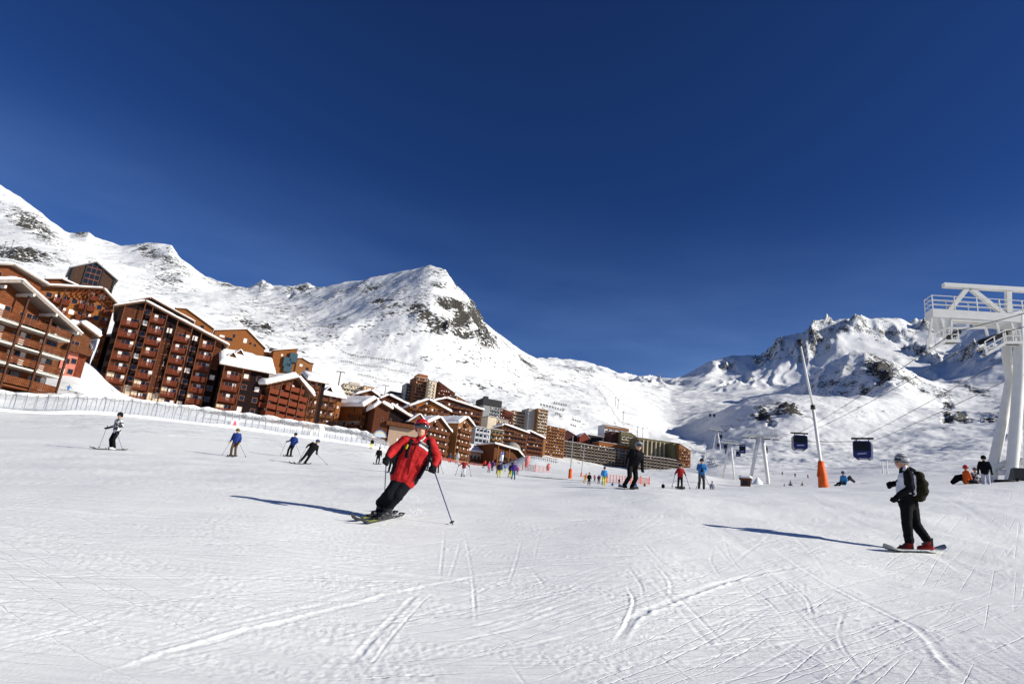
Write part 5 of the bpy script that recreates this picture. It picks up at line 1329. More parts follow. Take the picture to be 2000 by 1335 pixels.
for i in range(n_):
    for j in range(n_): mb.f.append((i * (n_ + 1) + j, (i + 1) * (n_ + 1) + j, (i + 1) * (n_ + 1) + j + 1, i * (n_ + 1) + j + 1)); mb.m.append(0)
o = mb.build('snow_heap', [M_RSNOW], None, True); o.location = f.o; tag(o, kind='structure')

# ------------------------------------------------------------------ gondola cabins
M_NAVY = mat('navy_lacquer', (.010, .014, .11), .3, spec=.4); M_CGLASS = mat('cabin_glass', (.008, .009, .011), .25, spec=.25)
M_PRINT = mat('cabin_print', (.35, .38, .48), .4)
def rounded(w, h, rad, n=5):
    out = []
    for cx0, cz0, a0 in ((w / 2 - rad, -h / 2 + rad, -90), (w / 2 - rad, h / 2 - rad, 0), (-w / 2 + rad, h / 2 - rad, 90), (-w / 2 + rad, -h / 2 + rad, 180)):
        for i in range(n): a = R(a0 + 90 * i / (n - 1)); out.append((cx0 + rad * math.cos(a), cz0 + rad * math.sin(a)))
    return out
def cabin(label, px, py, t, w, h, turn=0):
    """px,py: centre of the cabin body"""
    f = Frame(P(px, py, t)); r = f.root('gondola_cabin'); r.rotation_euler.z += R(turn)
    tag(r, label, 'gondola cabin', 'navy blue gondola cabins on the ropes')
    d = w * .8
    MB().prism(rounded(w, h, w * .16), -d / 2, d / 2).build('body', [M_NAVY], r)
    gl = rounded(w * .86, h * .50, w * .08)
    for y0, y1 in ((-d / 2 - .03, -d / 2 - .001), (d / 2 + .001, d / 2 + .03)): MB().prism([(x, z + h * .17) for x, z in gl], y0, y1).build('window', [M_CGLASS], r)
    MB().box(-w / 2 - .02, -w / 2 + .01, -d * .4, d * .4, -h * .05, h * .4).build('window', [M_CGLASS], r); MB().box(w / 2 - .01, w / 2 + .02, -d * .4, d * .4, -h * .05, h * .4).build('window', [M_CGLASS], r)
    MB().prism([(-w * .28, -h * .30), (w * .22, -h * .26), (w * .26, -h * .18), (-w * .24, -h * .22)], -d / 2 - .02, -d / 2 - .001).build('print', [M_PRINT], r)
    for s in (-1, 1):
        MB().bar((s * w * .3, 0, h / 2 - .05), (s * w * .36, 0, h / 2 + h * .16), .12).build('hanger_arm', [M_DKSTEEL], r)
        MB().box(s * w * .3 - .05, s * w * .3 + .05, -d / 2 - .22, d / 2, -h / 2 - .12, -h / 2 + .0).build('ski_rack', [M_DKSTEEL], r)
    MB().box(-w * .62, w * .62, -.16, .16, h / 2 + h * .14, h / 2 + h * .24).build('rope_grip', [M_DKSTEEL], r)
cabin('navy gondola cabin hanging left of the leaning pole', 1561.5, 864, 112, 2.3, 2.4, 12)
cabin('larger navy gondola cabin hanging right of the leaning pole', 1685.5, 879, 97, 2.45, 2.6, -8)
for i, (px, py, t, w, lab) in enumerate([(1450, 878, 190, 1.8, 'small navy cabin between the two A-frame pylons'), (1442, 886, 230, 1.6, 'tiny cabin low beside the second pylon'),
                                        (1494, 879, 170, 1.3, 'small cabin half hidden behind the nearest pylon leg'), (1417.5, 873, 290, 1.7, 'tiny cabin just left of the second pylon head'),
                                        (1419, 882, 310, 1.3, 'tiny cabin low left of the second pylon leg'), (1408, 853, 380, 1.6, 'tiny cabin beside the farthest pylon'), (1403, 870, 390, 1.7, 'tiny cabin at the foot of the farthest pylon'),
                                        (1387, 811, 900, 3.0, 'speck of a cabin far up the shaded valley'), (1395, 811.5, 900, 3.0, 'speck of a cabin far up the valley, right of the pair')]):
    cabin(lab, px, py, t, w, w * 1.15)

# ------------------------------------------------------------------ leaning pole with orange padding
f = Frame(hit(1607, 951) if False else P(1607, 954, 44)); r = f.root('leaning_mast'); tag(r, 'tall leaning grey mast with orange padding at its foot', 'mast')
a, m_, e = f.at(1603, 905), f.at(1588, 795), f.at(1564, 676)
MB().tube([f.at(1607, 960), a, m_], [.115, .115, .105], 12).build('lower_pole', [M_STEELW], r, True)
MB().tube([m_, e], [.08, .065], 12).build('upper_pole', [M_STEELW], r, True)
MB().tube([f.at(1588, 799), f.at(1587.5, 791)], .16, 12).build('collar', [M_DKSTEEL], r, True)
MB().tube([f.at(1564, 676), f.at(1561, 664)], [.12, .22], 10).build('lamp_head', [M_DKSTEEL], r, True)
M_ORG = mat('orange_padding', (.75, .12, .015), .55, var=.12, vscale=3, bump=.02, bscale=3)
pad = MB(); pts = [f.at(1609, 956), f.at(1608, 945), f.at(1606, 925), f.at(1604, 912), f.at(1603, 900)]
pad.tube(pts, [.33, .33, .29, .24, .18], 14)
pad.build('padding', [M_ORG], r, True)
MB().bar(f.at(1597, 930, -.3), f.at(1600, 902, -.3), .12).build('strap', [mat('orange_strap', (.5, .08, .01), .6)], r)

# ------------------------------------------------------------------ slim masts, padded posts, lift posts
def padpost(label, px, py, t, hm, pad_h=1.3, mast_h=0, rad=.16, lean=0.0):
    p = on_ground(px, py, t); r = empty('padded_post', p); tag(r, label, 'post', 'orange padded posts on the piste')
    MB().tube([(0, 0, -.2), (lean * pad_h, 0, pad_h)], [rad * 1.15, rad], 10).build('padding', [M_ORG], r, True)
    if mast_h: MB().tube([(0, 0, 0), (lean * mast_h, 0, mast_h)], [.06, .04], 6).build('pole', [mat('grey_pole', (.3, .3, .3), .5)], r)
padpost('slim mast with orange pad in front of the long hotel, left one', 1113, 937, 75, 0, 1.1, 5.0, .2)
padpost('slim mast with orange foot in front of the long hotel, right one', 1135, 929, 100, 0, .6, 5.2, .12, .04)
def tpost(label, px, py_t, py_b, t, arm=1.6):
    f = Frame(P(px, py_b, t)); r = f.root('lift_post'); tag(r, label, 'lift post', 'T-shaped posts of the old lift')
    h = f.at(px, py_t)[2]
    MB().tube([(0, 0, -4), (0, 0, h)], [.38, .26], 8).build('post', [mat('brown_steel', (.16, .12, .09), .6)], r)
    MB().bar((-arm, 0, h), (arm, 0, h - .1), .35).build('cross_arm', [M_DKSTEEL], r)
    for s in (-1, 1): MB().bar((s * arm, -.6, h - .3), (s * arm, .6, h - .3), .3).build('sheave_beam', [M_DKSTEEL], r)
tpost('T-shaped lift post on the slope behind the ochre chalets', 661, 725, 752, 330, 2.0)
tpost('second T-shaped lift post beside the cream terraces', 750, 752, 778, 440, 2.2)
for i, (px, a, c) in enumerate([(1722, 862, 886), (1731, 862, 886)]):
    p = on_ground(px, c, 260); o = MB().tube([(0, 0, -2), (0, 0, 5)], .25, 8).build('white_post', [M_STEELW]); o.location = p + np.array([0, 0, 0]); tag(o, 'pale lift post on the mogul slope, %s of the two' % ('left' if i == 0 else 'right'), 'post')
for i, (px, a, c, t, lab) in enumerate([(1245, 833, 848, 680, 'thin mast on the slope above the ribbed hotel, left one'), (1255, 836, 853, 680, 'thin mast on the slope above the ribbed hotel, right one'), (1207, 780, 792, 1000, 'thin lift mast in the middle of the white slope, lower one'), (1202, 776, 786, 1100, 'thin lift mast in the middle of the white slope, upper one'), (1217, 804, 816, 900, 'thin lift mast below the two slope masts'), (5, 470, 492, 800, 'thin lift mast on the slope at the left picture edge'), (22, 468, 484, 820, 'second thin lift mast on the slope at the left edge')]):
    f = Frame(P(px, c, t)); h = f.at(px, a)[2]; o = MB().tube([(0, 0, -6), (0, 0, h)], .00022 * t + .08, 6).bar((-.0016 * t, 0, h), (.0016 * t, 0, h), .0008 * t).build('slope_mast', [M_DKSTEEL]); o.location = f.o; tag(o, lab, 'mast')

# ------------------------------------------------------------------ snow fences, nets, flags
def fence_row(label, pts, n, h, m, t=None, w=.18):
    """row of short barriers following the slope"""
    w_ = [hit(*p, 250) for p in pts]; o0 = w_[0]; r = empty('snow_fence', o0); tag(r, label, 'snow fence', 'avalanche fences on the slopes')
    k = np.linspace(0, 1, len(w_)); kk = np.linspace(0, 1, n)
    xs_, ys_ = pchip(k, [q[0] for q in w_], kk), pchip(k, [q[1] for q in w_], kk)
    pp = [np.array([x, y, ground(x, y)]) - o0 for x, y in zip(xs_, ys_)]
    for i in range(n - 1):
        a = pp[i] + (pp[i + 1] - pp[i]) * .12; c = pp[i] + (pp[i + 1] - pp[i]) * .8; mb = MB()
        if m is not None:
            for q in range(3): mb.bar(a + np.array([0, 0, h * (.3 + .3 * q)]), c + np.array([0, 0, h * (.3 + .3 * q)]), w, h * .2)
            mb.bar(a, a + np.array([0, 0, h]), w * 1.5)
        mb.build('barrier', [m], r)
M_FEN = mat('fence_timber', (.06, .05, .045), .9); M_FENL = mat('pale_fence', (.38, .37, .35), .9)
fence_row('upper dashed row of dark snow fences above the hotel', [(1081, 787), (1108, 793)], 7, 3, M_FEN)
fence_row('long dashed row of dark snow fences above the hotel', [(1054, 791), (1080, 798), (1102, 804)], 10, 3.4, M_FEN)
fence_row('short dashed row of dark snow fences, third from top', [(1084, 809), (1095, 812)], 4, 3, M_FEN)
fence_row('short dashed row of snow fences low on the slope, upper of two', [(1118, 820), (1135, 825)], 5, 2.4, M_FEN)
fence_row('lowest short dashed row of snow fences on the slope', [(1114, 830), (1126, 834)], 4, 2.4, M_FEN)
fence_row('upper pale row of snow fences under the rocky peak', [(668, 688), (740, 702), (816, 716)], 30, 2.6, M_FENL)
fence_row('lower pale row of snow fences under the rocky peak', [(665, 706), (720, 716), (800, 730)], 28, 2.6, M_FENL)
fence_row('pale row of snow fences just above the cream terraces', [(698, 732), (740, 742), (790, 748)], 16, 2.6, M_FENL)
fence_row('line of fence posts running down right of the hotel', [(1348, 873), (1375, 884), (1398, 908), (1402, 912)], 26, 1.8, M_FENL)
def net(label, pts, h, m, tmin, post=True, nm='safety_net', step=2.5):
    w_ = [hit(*p, tmin) for p in pts]; o0 = w_[0]; r = empty(nm, o0); tag(r, label, 'net')
    L = np.concatenate([[0], np.cumsum([np.linalg.norm(b - a) for a, b in zip(w_[:-1], w_[1:])])])
    n_ = max(3, int(L[-1] / step)); kk = np.linspace(0, L[-1], n_)
    xs_, ys_ = np.interp(kk, L, [q[0] for q in w_]), np.interp(kk, L, [q[1] for q in w_])
    pp = [np.array([x, y, ground(x, y)]) - o0 for x, y in zip(xs_, ys_)]
    mb = MB()
    for a, c in zip(pp[:-1], pp[1:]):
        for q in range(5): mb.bar(a + np.array([0, 0, h * (.1 + .2 * q)]), c + np.array([0, 0, h * (.1 + .2 * q)]), .02, h * .06)
        for q in range(4): s = q / 4; mb.bar(a + (c - a) * s + np.array([0, 0, .05]), a + (c - a) * s + np.array([0, 0, h * .95]), .05, .05)
    mb.build('mesh', [m], r)
    if post:
        for p in pp[::2]: MB().tube([p - np.array([0, 0, .2]), p + np.array([0, 0, h * 1.15])], .06, 6).build('post', [M_ORG], r)
M_NETR = mat('red_net', (.42, .17, .16), .8)
net('red net fence between the two pink flags', [(1020, 917), (1046, 921), (1075, 923)], 1.1, M_NETR, 60)
net('red net fence behind the black snowboarder', [(1185, 942), (1230, 944), (1268, 946)], .8, M_NETR, 50)
net('red net low in front of the terrace building', [(862, 899), (905, 905), (945, 910)], 1.0, M_NETR, 60)
net('thin pink net line curving down the big white slope', [(1165, 757), (1182, 776), (1196, 799), (1210, 822), (1222, 836)], 2.0, mat('far_net', (.8, .6, .58), .9), 250, False, step=14)
def flag(label, px, py_b, py_t, wpx, t, m, m2=None):
    f = Frame(P(px, py_b, t)); r = f.root('feather_flag'); tag(r, label, 'flag', 'tall flags by the piste')
    h = f.at(px, py_t)[2]; w = wpx * t / F_PX
    MB().tube([(0, 0, -.5), (0, 0, h * .6), (w * .3, 0, h)], .03, 6).build('pole', [M_STEELW], r)
    mb = MB(); n_ = 8
    for i in range(n_ + 1):
        z = h * (.22 + .78 * i / n_); ww = w * (.75 + .25 * math.sin(math.pi * i / n_)); x0 = w * .3 * max(0, i / n_ - .5) * 2
        for j in range(3): mb.v.append((.03 + x0 + ww * j / 2, .08 * math.sin(i * .9 + j), z))
    for i in range(n_):
        for j in range(2): mb.f.append((i * 3 + j, i * 3 + j + 1, i * 3 + j + 4, i * 3 + j + 3)); mb.m.append(1 if (m2 and 2 <= i < 6) else 0)
    o = mb.build('cloth', [m, m2 or m], r, True); sm = o.modifiers.new('thickness', 'SOLIDIFY'); sm.thickness = .02
M_PKF = mat('pink_flag', (.62, .2, .18), .8); M_BLF = mat('blue_flag', (.10, .17, .42), .8); M_WHF = mat('white_cloth', (.7, .72, .75), .8)
flag('tall pink feather flag, left of the two by the net', 1023, 917, 888, 9, 98, M_PKF)
flag('pink feather flag, right of the two by the net', 1066, 922, 904, 7, 98, M_PKF)
flag('blue and white flag in front of the restaurant', 975, 912, 881, 6, 120, M_BLF, M_WHF)
# footbridge rail running down from the restaurant
w_ = [on_ground(1019, 903, 250), on_ground(1050, 913, 215), on_ground(1088, 925, 190)]; r = empty('handrail', w_[0]); tag(r, 'dark railing of the ramp descending from the restaurant', 'railing')
for a, c in zip(w_[:-1], w_[1:]):
    for i in range(10):
        p = a + (c - a) * i / 10 - w_[0]; MB().bar(p, p + np.array([0, 0, 1.3]), .12).build('rail_post', [M_DKSTEEL], r)
    for h in (.5, 1.3): MB().bar(a - w_[0] + np.array([0, 0, h]), c - w_[0] + np.array([0, 0, h]), .12).build('rail', [M_DKSTEEL], r)

# ------------------------------------------------------------------ hut, little firs, board by the tower
f = Frame(P(1446, 957, 118)); r = f.root('ticket_hut'); tag(r, 'small brown wooden hut with snow cap left of the nearest pylon', 'hut')
x1 = f.at(1466, 950)[0]; z1 = f.at(1446, 935)[2]
MB().box(0, x1, -.8, 1.4, -1, z1).build('wall', [W_MID], r); MB().box(-.2, x1 + .2, -1.1, 1.7, z1, z1 + .15).build('roof', [M_FASCIA], r)
MB().box(x1 * .2, x1 * .7, -.84, -.8, z1 * .45, z1 * .85).build('window', [M_GLASS], r)
snow_slab([(-.2, -1.1, z1 + .15), (x1 + .2, -1.1, z1 + .15), (x1 + .2, 1.7, z1 + .15), (-.2, 1.7, z1 + .15)], .6, 3).build('roof_snow', [M_RSNOW], r, True)
M_NEEDLE = mat('fir_needles', (.035, .05, .02), .8, var=.4, vscale=6); M_BARK = mat('bark', (.06, .04, .03), .9)
def fir(label, px, py_b, py_t, t, seed):
    f = Frame(P(px, py_b, t)); r = f.root('fir_tree'); tag(r, label, 'fir tree', 'little firs beyond the crest')
    h = f.at(px, py_t)[2]; g = random.Random(seed)
    MB().tube([(0, 0, -.6), (0, 0, h * .95)], [.1, .02], 6).build('trunk', [M_BARK], r)
    mb = MB()
    for i in range(26):
        z = h * (.08 + .9 * i / 26); L = h * .34 * (1 - i / 27) * g.uniform(.75, 1.15)
        for k in range(9):
            a = g.uniform(0, 6.283); d = np.array([math.cos(a), math.sin(a), 0]); s = np.array([-d[1], d[0], 0])
            for q in range(3):
                c = np.array([0, 0, z - L * .25 * (q + 1) / 3]) + d * L * (q + .4) / 3; w = L * .16
                mb.add([c - s * w, c + d * L * .35 - np.array([0, 0, L * .12]), c + s * w, c + np.array([0, 0, L * .10])], [(0, 1, 3), (1, 2, 3)])
    mb.build('crown', [M_NEEDLE], r)
fir('little fir beyond the crest, leftmost of three', 1532, 954, 942, 118, 1); fir('little fir beyond the crest, tallest and middle of three', 1544, 956, 934, 120, 2); fir('little fir beyond the crest, rightmost of three', 1567, 955, 938, 118, 3)
f = Frame(P(1978, 946, 40), 110); r = f.root('display_board'); tag(r, 'dark slanted piste map board at the foot of the lift tower', 'display board')
(xa, _, za), (xb, _, zb) = f.at(1976, 935), f.at(2012, 914)
MB().add([(xa, -.5, za), (xb, -.5, za), (xb, .6, za), (xa, .6, za), (xa + .2, .1, zb), (xb, .1, zb), (xb, .6, zb), (xa + .2, .6, zb)], [(3, 2, 1, 0), (4, 5, 6, 7), (0, 1, 5, 4), (1, 2, 6, 5), (2, 3, 7, 6), (3, 0, 4, 7)]).build('case', [M_DKSTEEL], r)
c0, c1 = np.array([xa + .3, -.45, za + .07]), np.array([xb - .1, .04, zb - .07])
MB().add([(c0[0], -.43, c0[2] - .0), (c1[0], -.43, c0[2]), (c1[0], .05, c1[2]), (c0[0], .05, c1[2])], [(0, 1, 2, 3)]).build('map_print', [mat('map_print', (.32, .42, .55), .5, var=.5, vscale=4)], r)
for x in (xa + .35, xb - .2): MB().bar((x, .2, za), (x, .2, za - 2), .1).build('leg', [M_DKSTEEL], r)
o = MB().tube([(-.5, 0, 0), (.9, .3, .05), (2.2, .2, -.05)], [.18, .3, .12], 8).build('kit_bag', [M_RUB], None, True); o.location = P(1960, 943, 41); tag(o, 'dark bag lying in the snow at the foot of the tower', 'bag')
# ------------------------------------------------------------------ people
from mathutils.bvhtree import BVHTree
def V(*a): return np.array(a, float)
def capsule(mb, a, b, ra, rb, seg=12):
    a, b = V(*a), V(*b); d = b - a; L = np.linalg.norm(d)
    d = d / L if L > 1e-6 else V(0, 0, 1)
    pts, rr_ = [], []
    for i in range(5):
        q = -math.pi / 2 + math.pi / 2 * (i + .35) / 5; pts.append(a + d * ra * math.sin(q)); rr_.append(ra * math.cos(q))
    for s in (0, .33, .66, 1): pts.append(a + d * L * s); rr_.append(ra + (rb - ra) * s)
    for i in range(5):
        q = math.pi / 2 * (i + .65) / 5; pts.append(b + d * rb * math.sin(q)); rr_.append(rb * math.cos(q))
    mb.tube(pts, rr_, seg)
BODIES = []
def body(name, prims, mats, voxel, parent=None, smooth=3, fold=0.0):
    """one continuous figure grown from limbs; the surface is made in finish_bodies()"""
    mb = MB()
    for p in prims: capsule(mb, p[0], p[1], p[2], p[3])
    o = mb.build(name, None, parent, True)
    o.modifiers.new('skin', 'REMESH').mode = 'VOXEL'; o.modifiers['skin'].voxel_size = voxel
    if smooth: s = o.modifiers.new('soft', 'SMOOTH'); s.factor = .5; s.iterations = smooth
    BODIES.append((o, prims, mats, fold)); return o
def finish_bodies():
    dg = bpy.context.evaluated_depsgraph_get(); dg.update()
    new = [(o, bpy.data.meshes.new_from_object(o.evaluated_get(dg)), pr, ms, fo) for o, pr, ms, fo in BODIES]
    for o, me, pr, ms, fo in new:
        o.modifiers.clear(); old = o.data; o.data = me; bpy.data.meshes.remove(old); me.name = o.name
        n = len(me.polygons); c = np.zeros(n * 3); me.polygons.foreach_get('center', c); c = c.reshape(-1, 3)
        best = np.full(n, 1e9); mi = np.zeros(n, np.int32)
        for p in pr:
            a, b = V(*p[0]), V(*p[1]); d = b - a; L2 = d @ d + 1e-9
            s = np.clip(((c - a) @ d) / L2, 0, 1); q = np.linalg.norm(c - a - s[:, None] * d, axis=1) - (p[2] + (p[3] - p[2]) * s)
            up = q < best; best = np.where(up, q, best); mi = np.where(up, p[4], mi)
        if fo:
            nv = len(me.vertices); co = np.zeros(nv * 3); me.vertices.foreach_get('co', co); co = co.reshape(-1, 3)
            no = np.zeros(nv * 3); me.vertices.foreach_get('normal', no); no = no.reshape(-1, 3)
            w = fbm(co[:, 0] * 5 + co[:, 2] * 6, co[:, 1] * 6 - co[:, 2] * 9 + co[:, 0] * 4, 3, 5)
            co += no * (w * fo)[:, None]; me.vertices.foreach_set('co', co.ravel())
        me.materials.clear()
        for m in ms: me.materials.append(m)
        me.polygons.foreach_set('material_index', mi); me.polygons.foreach_set('use_smooth', np.ones(n, bool)); me.update()
    BODIES.clear()
_cl = {}
def cloth(col, rough=.75):
    k = tuple(round(c, 3) for c in col)
    if k not in _cl: _cl[k] = mat('fabric_%03d' % len(_cl), tuple(c * .62 if max(col) < .03 else c for c in col), max(rough, .85) if max(col) < .03 else rough, spec=.08 if max(col) < .03 else .25, var=.10, vscale=9, bump=.012, bscale=14)
    return _cl[k]
SKIN = mat('skin', (.55, .29, .19), .55, spec=.35); M_BOOT = mat('boot_plastic', (.02, .02, .022), .35); M_GLOVE = cloth((.012, .012, .014)); M_LENS = mat('goggle_lens', (.03, .03, .03), .08, spec=.9)
M_SKI = mat('ski_topsheet', (.03, .03, .03), .35); M_POLE = mat('pole_metal', (.05, .06, .16), .35, metal=.4)
def head_parts(root, c, r, yaw, hatm, goggle=True, beanie=False, pitch=0.0, band=None):
    """helmet (or knitted hat) and goggles on a head centred at c"""
    mb = MB(); n_, m_ = 16, 9
    cy, sy = math.cos(yaw), math.sin(yaw)
    def rot(p):
        x, y, z = p; y, z = y * math.cos(pitch) - z * math.sin(pitch), y * math.sin(pitch) + z * math.cos(pitch)
        return V(*c) + V(x * cy - y * sy, x * sy + y * cy, z)
    for i in range(m_ + 1):
        a = math.pi / 2 - (math.pi / 2 + R(44)) * i / m_
        for k in range(n_):
            q = 2 * math.pi * k / n_; fr_ = max(0, -math.sin(q))                        # -y is the face
            aa = a + (R(66) * min(1, fr_ * 1.25) ** 1.2 * (i / m_) ** 3)
            mb.v.append(tuple(rot((r * 1.0 * math.cos(aa) * math.cos(q), r * 1.12 * math.cos(aa) * math.sin(q), r * 1.06 * math.sin(aa) + .012))))
    for i in range(m_):
        for k in range(n_): mb.f.append((i * n_ + k, (i + 1) * n_ + k, (i + 1) * n_ + (k + 1) % n_, i * n_ + (k + 1) % n_)); mb.m.append(1 if (band and i % 3 == 1) else 0)
    o = mb.build('knitted_hat' if beanie else 'helmet', [hatm, band or hatm], root, True)
    sm = o.modifiers.new('shell', 'SOLIDIFY'); sm.thickness = r * .12; sm.offset = 1
    if goggle:
        mb = MB(); k_ = 12
        for i in range(k_ + 1):
            q = -math.pi / 2 + R(72) * (2 * i / k_ - 1)
            for z, e in ((-.42, 1.0), (-.38, 1.1), (.20, 1.12), (.26, 1.0)): mb.v.append(tuple(rot((r * 1.06 * e * math.cos(q), r * 1.1 * e * math.sin(q), r * z))))
        for i in range(k_):
            for j in range(3): mb.f.append((i * 4 + j, (i + 1) * 4 + j, (i + 1) * 4 + j + 1, i * 4 + j + 1)); mb.m.append(0)
        mb.build('goggles', [M_LENS], root, True)
def board_mesh(L, w, tip=.09, th=.02, taper=.8, n=14, both=False):
    """ski or snowboard along +x, upturned at the tip(s)"""
    mb = MB()
    for i in range(n + 1):
        s = i / n; x = (s - .5) * L
        ww = w * (.5 * (taper + (1 - taper) * abs(2 * s - 1) ** 1.5))
        if s > .86: ww *= math.sqrt(max(.02, 1 - ((s - .86) / .14) ** 2))
        if both and s < .14: ww *= math.sqrt(max(.02, 1 - ((.14 - s) / .14) ** 2))
        z = tip * max(0, (s - .84) / .16) ** 1.7 + (tip * max(0, (.16 - s) / .16) ** 1.7 if both else .3 * tip * max(0, (.06 - s) / .06))
        for y, zz in ((-ww, 0), (ww, 0), (ww, th), (-ww, th)): mb.v.append((x, y, z + zz))
    for i in range(n):
        for k in range(4):
            a, b = i * 4 + k, i * 4 + (k + 1) % 4; mb.f.append((a, b, b + 4, a + 4)); mb.m.append(1 if (k == 2 and (i >= n * .62) and not both) else 0)
    mb.f.append((3, 2, 1, 0)); mb.f.append(tuple(n * 4 + k for k in range(4))); mb.m += [0, 0]
    return mb
def lay(o, a, b, lift=.012):
    """lay an object's +x axis from world point a (tail) to b (tip)"""
    a, b = V(*a), V(*b); c = (a + b) / 2; d = (b - a) / np.linalg.norm(b - a)
    n = V(0, 0, 1) - d * d[2]; n /= np.linalg.norm(n); y = np.cross(n, d)
    o.matrix_world = Matrix(((d[0], y[0], n[0], c[0] + n[0] * lift), (d[1], y[1], n[1], c[1] + n[1] * lift), (d[2], y[2], n[2], c[2] + n[2] * lift), (0, 0, 0, 1)))
def ski_pole(label, top, tip, rad=.009, m=None, group=None):
    top, tip = V(*top), V(*tip); d = tip - top; L = np.linalg.norm(d); d /= L
    r = empty('ski_pole', top); tag(r, label, 'ski pole', group)
    MB().tube([V(0, 0, 0), d * L], [rad, rad * .8], 6).build('shaft', [m or M_POLE], r)
    MB().tube([-d * .14, V(0, 0, 0)], [rad * 1.9, rad * 1.7], 8).build('grip', [M_GLOVE], r)
    MB().tube([d * (L - .09), d * (L - .07)], [rad * 4.2, rad * 3.2], 8).build('basket', [M_BOOT], r)
def gnd(p): return V(p[0], p[1], ground(p[0], p[1]))

# ------------------------------------------------------------------ the red skier
f = FRED = Frame(hit(742, 1013))
red = f.root('person'); tag(red, 'skier in red jacket and red helmet leaning into a turn towards the camera', 'person')
at = lambda px, py, y=0.0: V(*f.at(px, py, y))
MR, MD, MT = cloth((.39, .009, .010)), cloth((.018, .019, .025)), cloth((.011, .012, .017))
tipA, tailA = hit(701, 1031), hit(777, 1014); tipB, tailB = hit(676, 1021), hit(757, 1007)
sd_ = (tipA - tailA) / np.linalg.norm(tipA - tailA); sdl = V(sd_ @ f.ux, sd_ @ f.uy, sd_[2])
pel, che, nec = at(789, 931, -.02), at(812, 878, -.06), at(824, 852, -.06)
sL, sR = at(791, 861, -.04), at(841, 864, -.05)
eL, wL, hL = at(768, 879, -.10), at(759, 890, -.22), at(754, 900, -.26)
eR, wR, hR = at(853, 890, -.04), at(849, 907, -.16), at(845, 916, -.2)
hpL, hpR = at(780, 936, 0), at(796, 940, 0); kL, kR = at(760, 966, -.13), at(776, 967, -.12)
ftA = gnd(hit(753, 1015)); ftB = gnd(hit(738, 1010))
def loc(p): p = V(*p) - f.o; return V(p @ f.ux, p @ f.uy, p[2])
fA, fB = loc(ftA), loc(ftB)
aR, aL = fA + V(.02, 0, .15), fB + V(.02, 0, .15)
up_ = (che - pel) / np.linalg.norm(che - pel); ac = V(up_[2], 0, -up_[0])     # across the body
pr = []
for s in (-1, 1):
    pr += [(pel + ac * s * .09, che + ac * s * .12 - up_ * .02, .14, .145, 0), (pel - up_ * .05 + ac * s * .09, pel + ac * s * .09, .145, .145, 0)]
    pr += [(pel + ac * s * .20 - up_ * .02 + V(0, .0, 0), che + ac * s * .215 - up_ * .10 + V(0, .02, 0), .06, .055, 1), (pel + ac * s * .19 + V(0, -.05, 0), che + ac * s * .20 - up_ * .14 + V(0, -.03, 0), .055, .05, 1)]      # dark side panels
pr += [(pel, che, .15, .165, 0), (sL, sR, .085, .085, 0), (che + up_ * .06, nec, .11, .075, 0), (che + V(0, .13, 0), pel + V(0, .12, 0) + up_ * .12, .11, .09, 1)]
pr += [(sL, eL, .105, .09, 0), (eL, wL, .086, .066, 0), (sR, eR, .105, .092, 0), (eR, wR, .088, .07, 0)]
pr += [(hpL, kL, .125, .108, 2), (kL, aL + V(0, 0, .10), .105, .10, 2), (hpR, kR, .125, .108, 2), (kR, aR + V(0, 0, .10), .105, .10, 2), (hpL, hpR, .13, .13, 2)]
for a_, ft in ((aL, fB), (aR, fA)):
    pr += [(a_ + V(0, 0, .14), a_, .082, .08, 4), (ft + V(0, 0, .085) - sdl * .10, ft + V(0, 0, .08) + sdl * .19, .072, .058, 4)]
hd = at(822.5, 838, -.10)
pr += [(nec, hd, .06, .06, 3), (hd + V(0, 0, .03), hd + V(0, 0, .03), .093, .093, 3), (hd + V(0, -.03, -.05), hd + V(0, -.03, -.06), .068, .06, 3), (hd + V(0, -.098, -.015), hd + V(0, -.108, -.035), .013, .016, 3)]
def glove(w, h, fwd, mi, pr, k=1.0, curl=V(0, 0, -1)):
    """mitt-like ski glove closed on a grip: palm, four curled fingers, thumb"""
    d = (h - w) / (np.linalg.norm(h - w) + 1e-9); c = h
    s = np.cross(d, fwd); s /= np.linalg.norm(s)
    pr += [(w, c, .05 * k, .048 * k, mi)]
    for i in range(4):
        o_ = s * (.036 - .024 * i) * k; kn = c + d * .045 * k + o_; tp = kn + fwd * (.052 - .006 * abs(i - 1.3)) * k
        pr += [(c + o_ * .8, kn, .02 * k, .019 * k, mi), (kn, tp, .019 * k, .017 * k, mi), (tp, tp - d * .045 * k, .017 * k, .015 * k, mi)]
    th = c + s * .045 * k - d * .01; pr += [(th, th + fwd * .05 * k + d * .012, .02 * k, .017 * k, mi)]
glove(wL, hL, V(.2, -.9, 0), 5, pr, 1.15); glove(wR, hR, V(-.2, -.9, 0), 5, pr, 1.15)
pr += [(sL + V(.03, .02, -.05), eL + V(.03, .02, -.04), .075, .062, 1), (sR + V(-.03, .02, -.05), eR + V(-.035, .02, -.03), .075, .062, 1)]
rb = body('body', pr, [MR, MD, MT, SKIN, M_BOOT, M_GLOVE], .0125, red, 4, .008)
M_RHELM = mat('red_helmet_shell', (.55, .015, .012), .22, spec=.6)
head_parts(red, hd + V(0, .01, .045), .118, R(6), M_RHELM, True, False, R(-6))
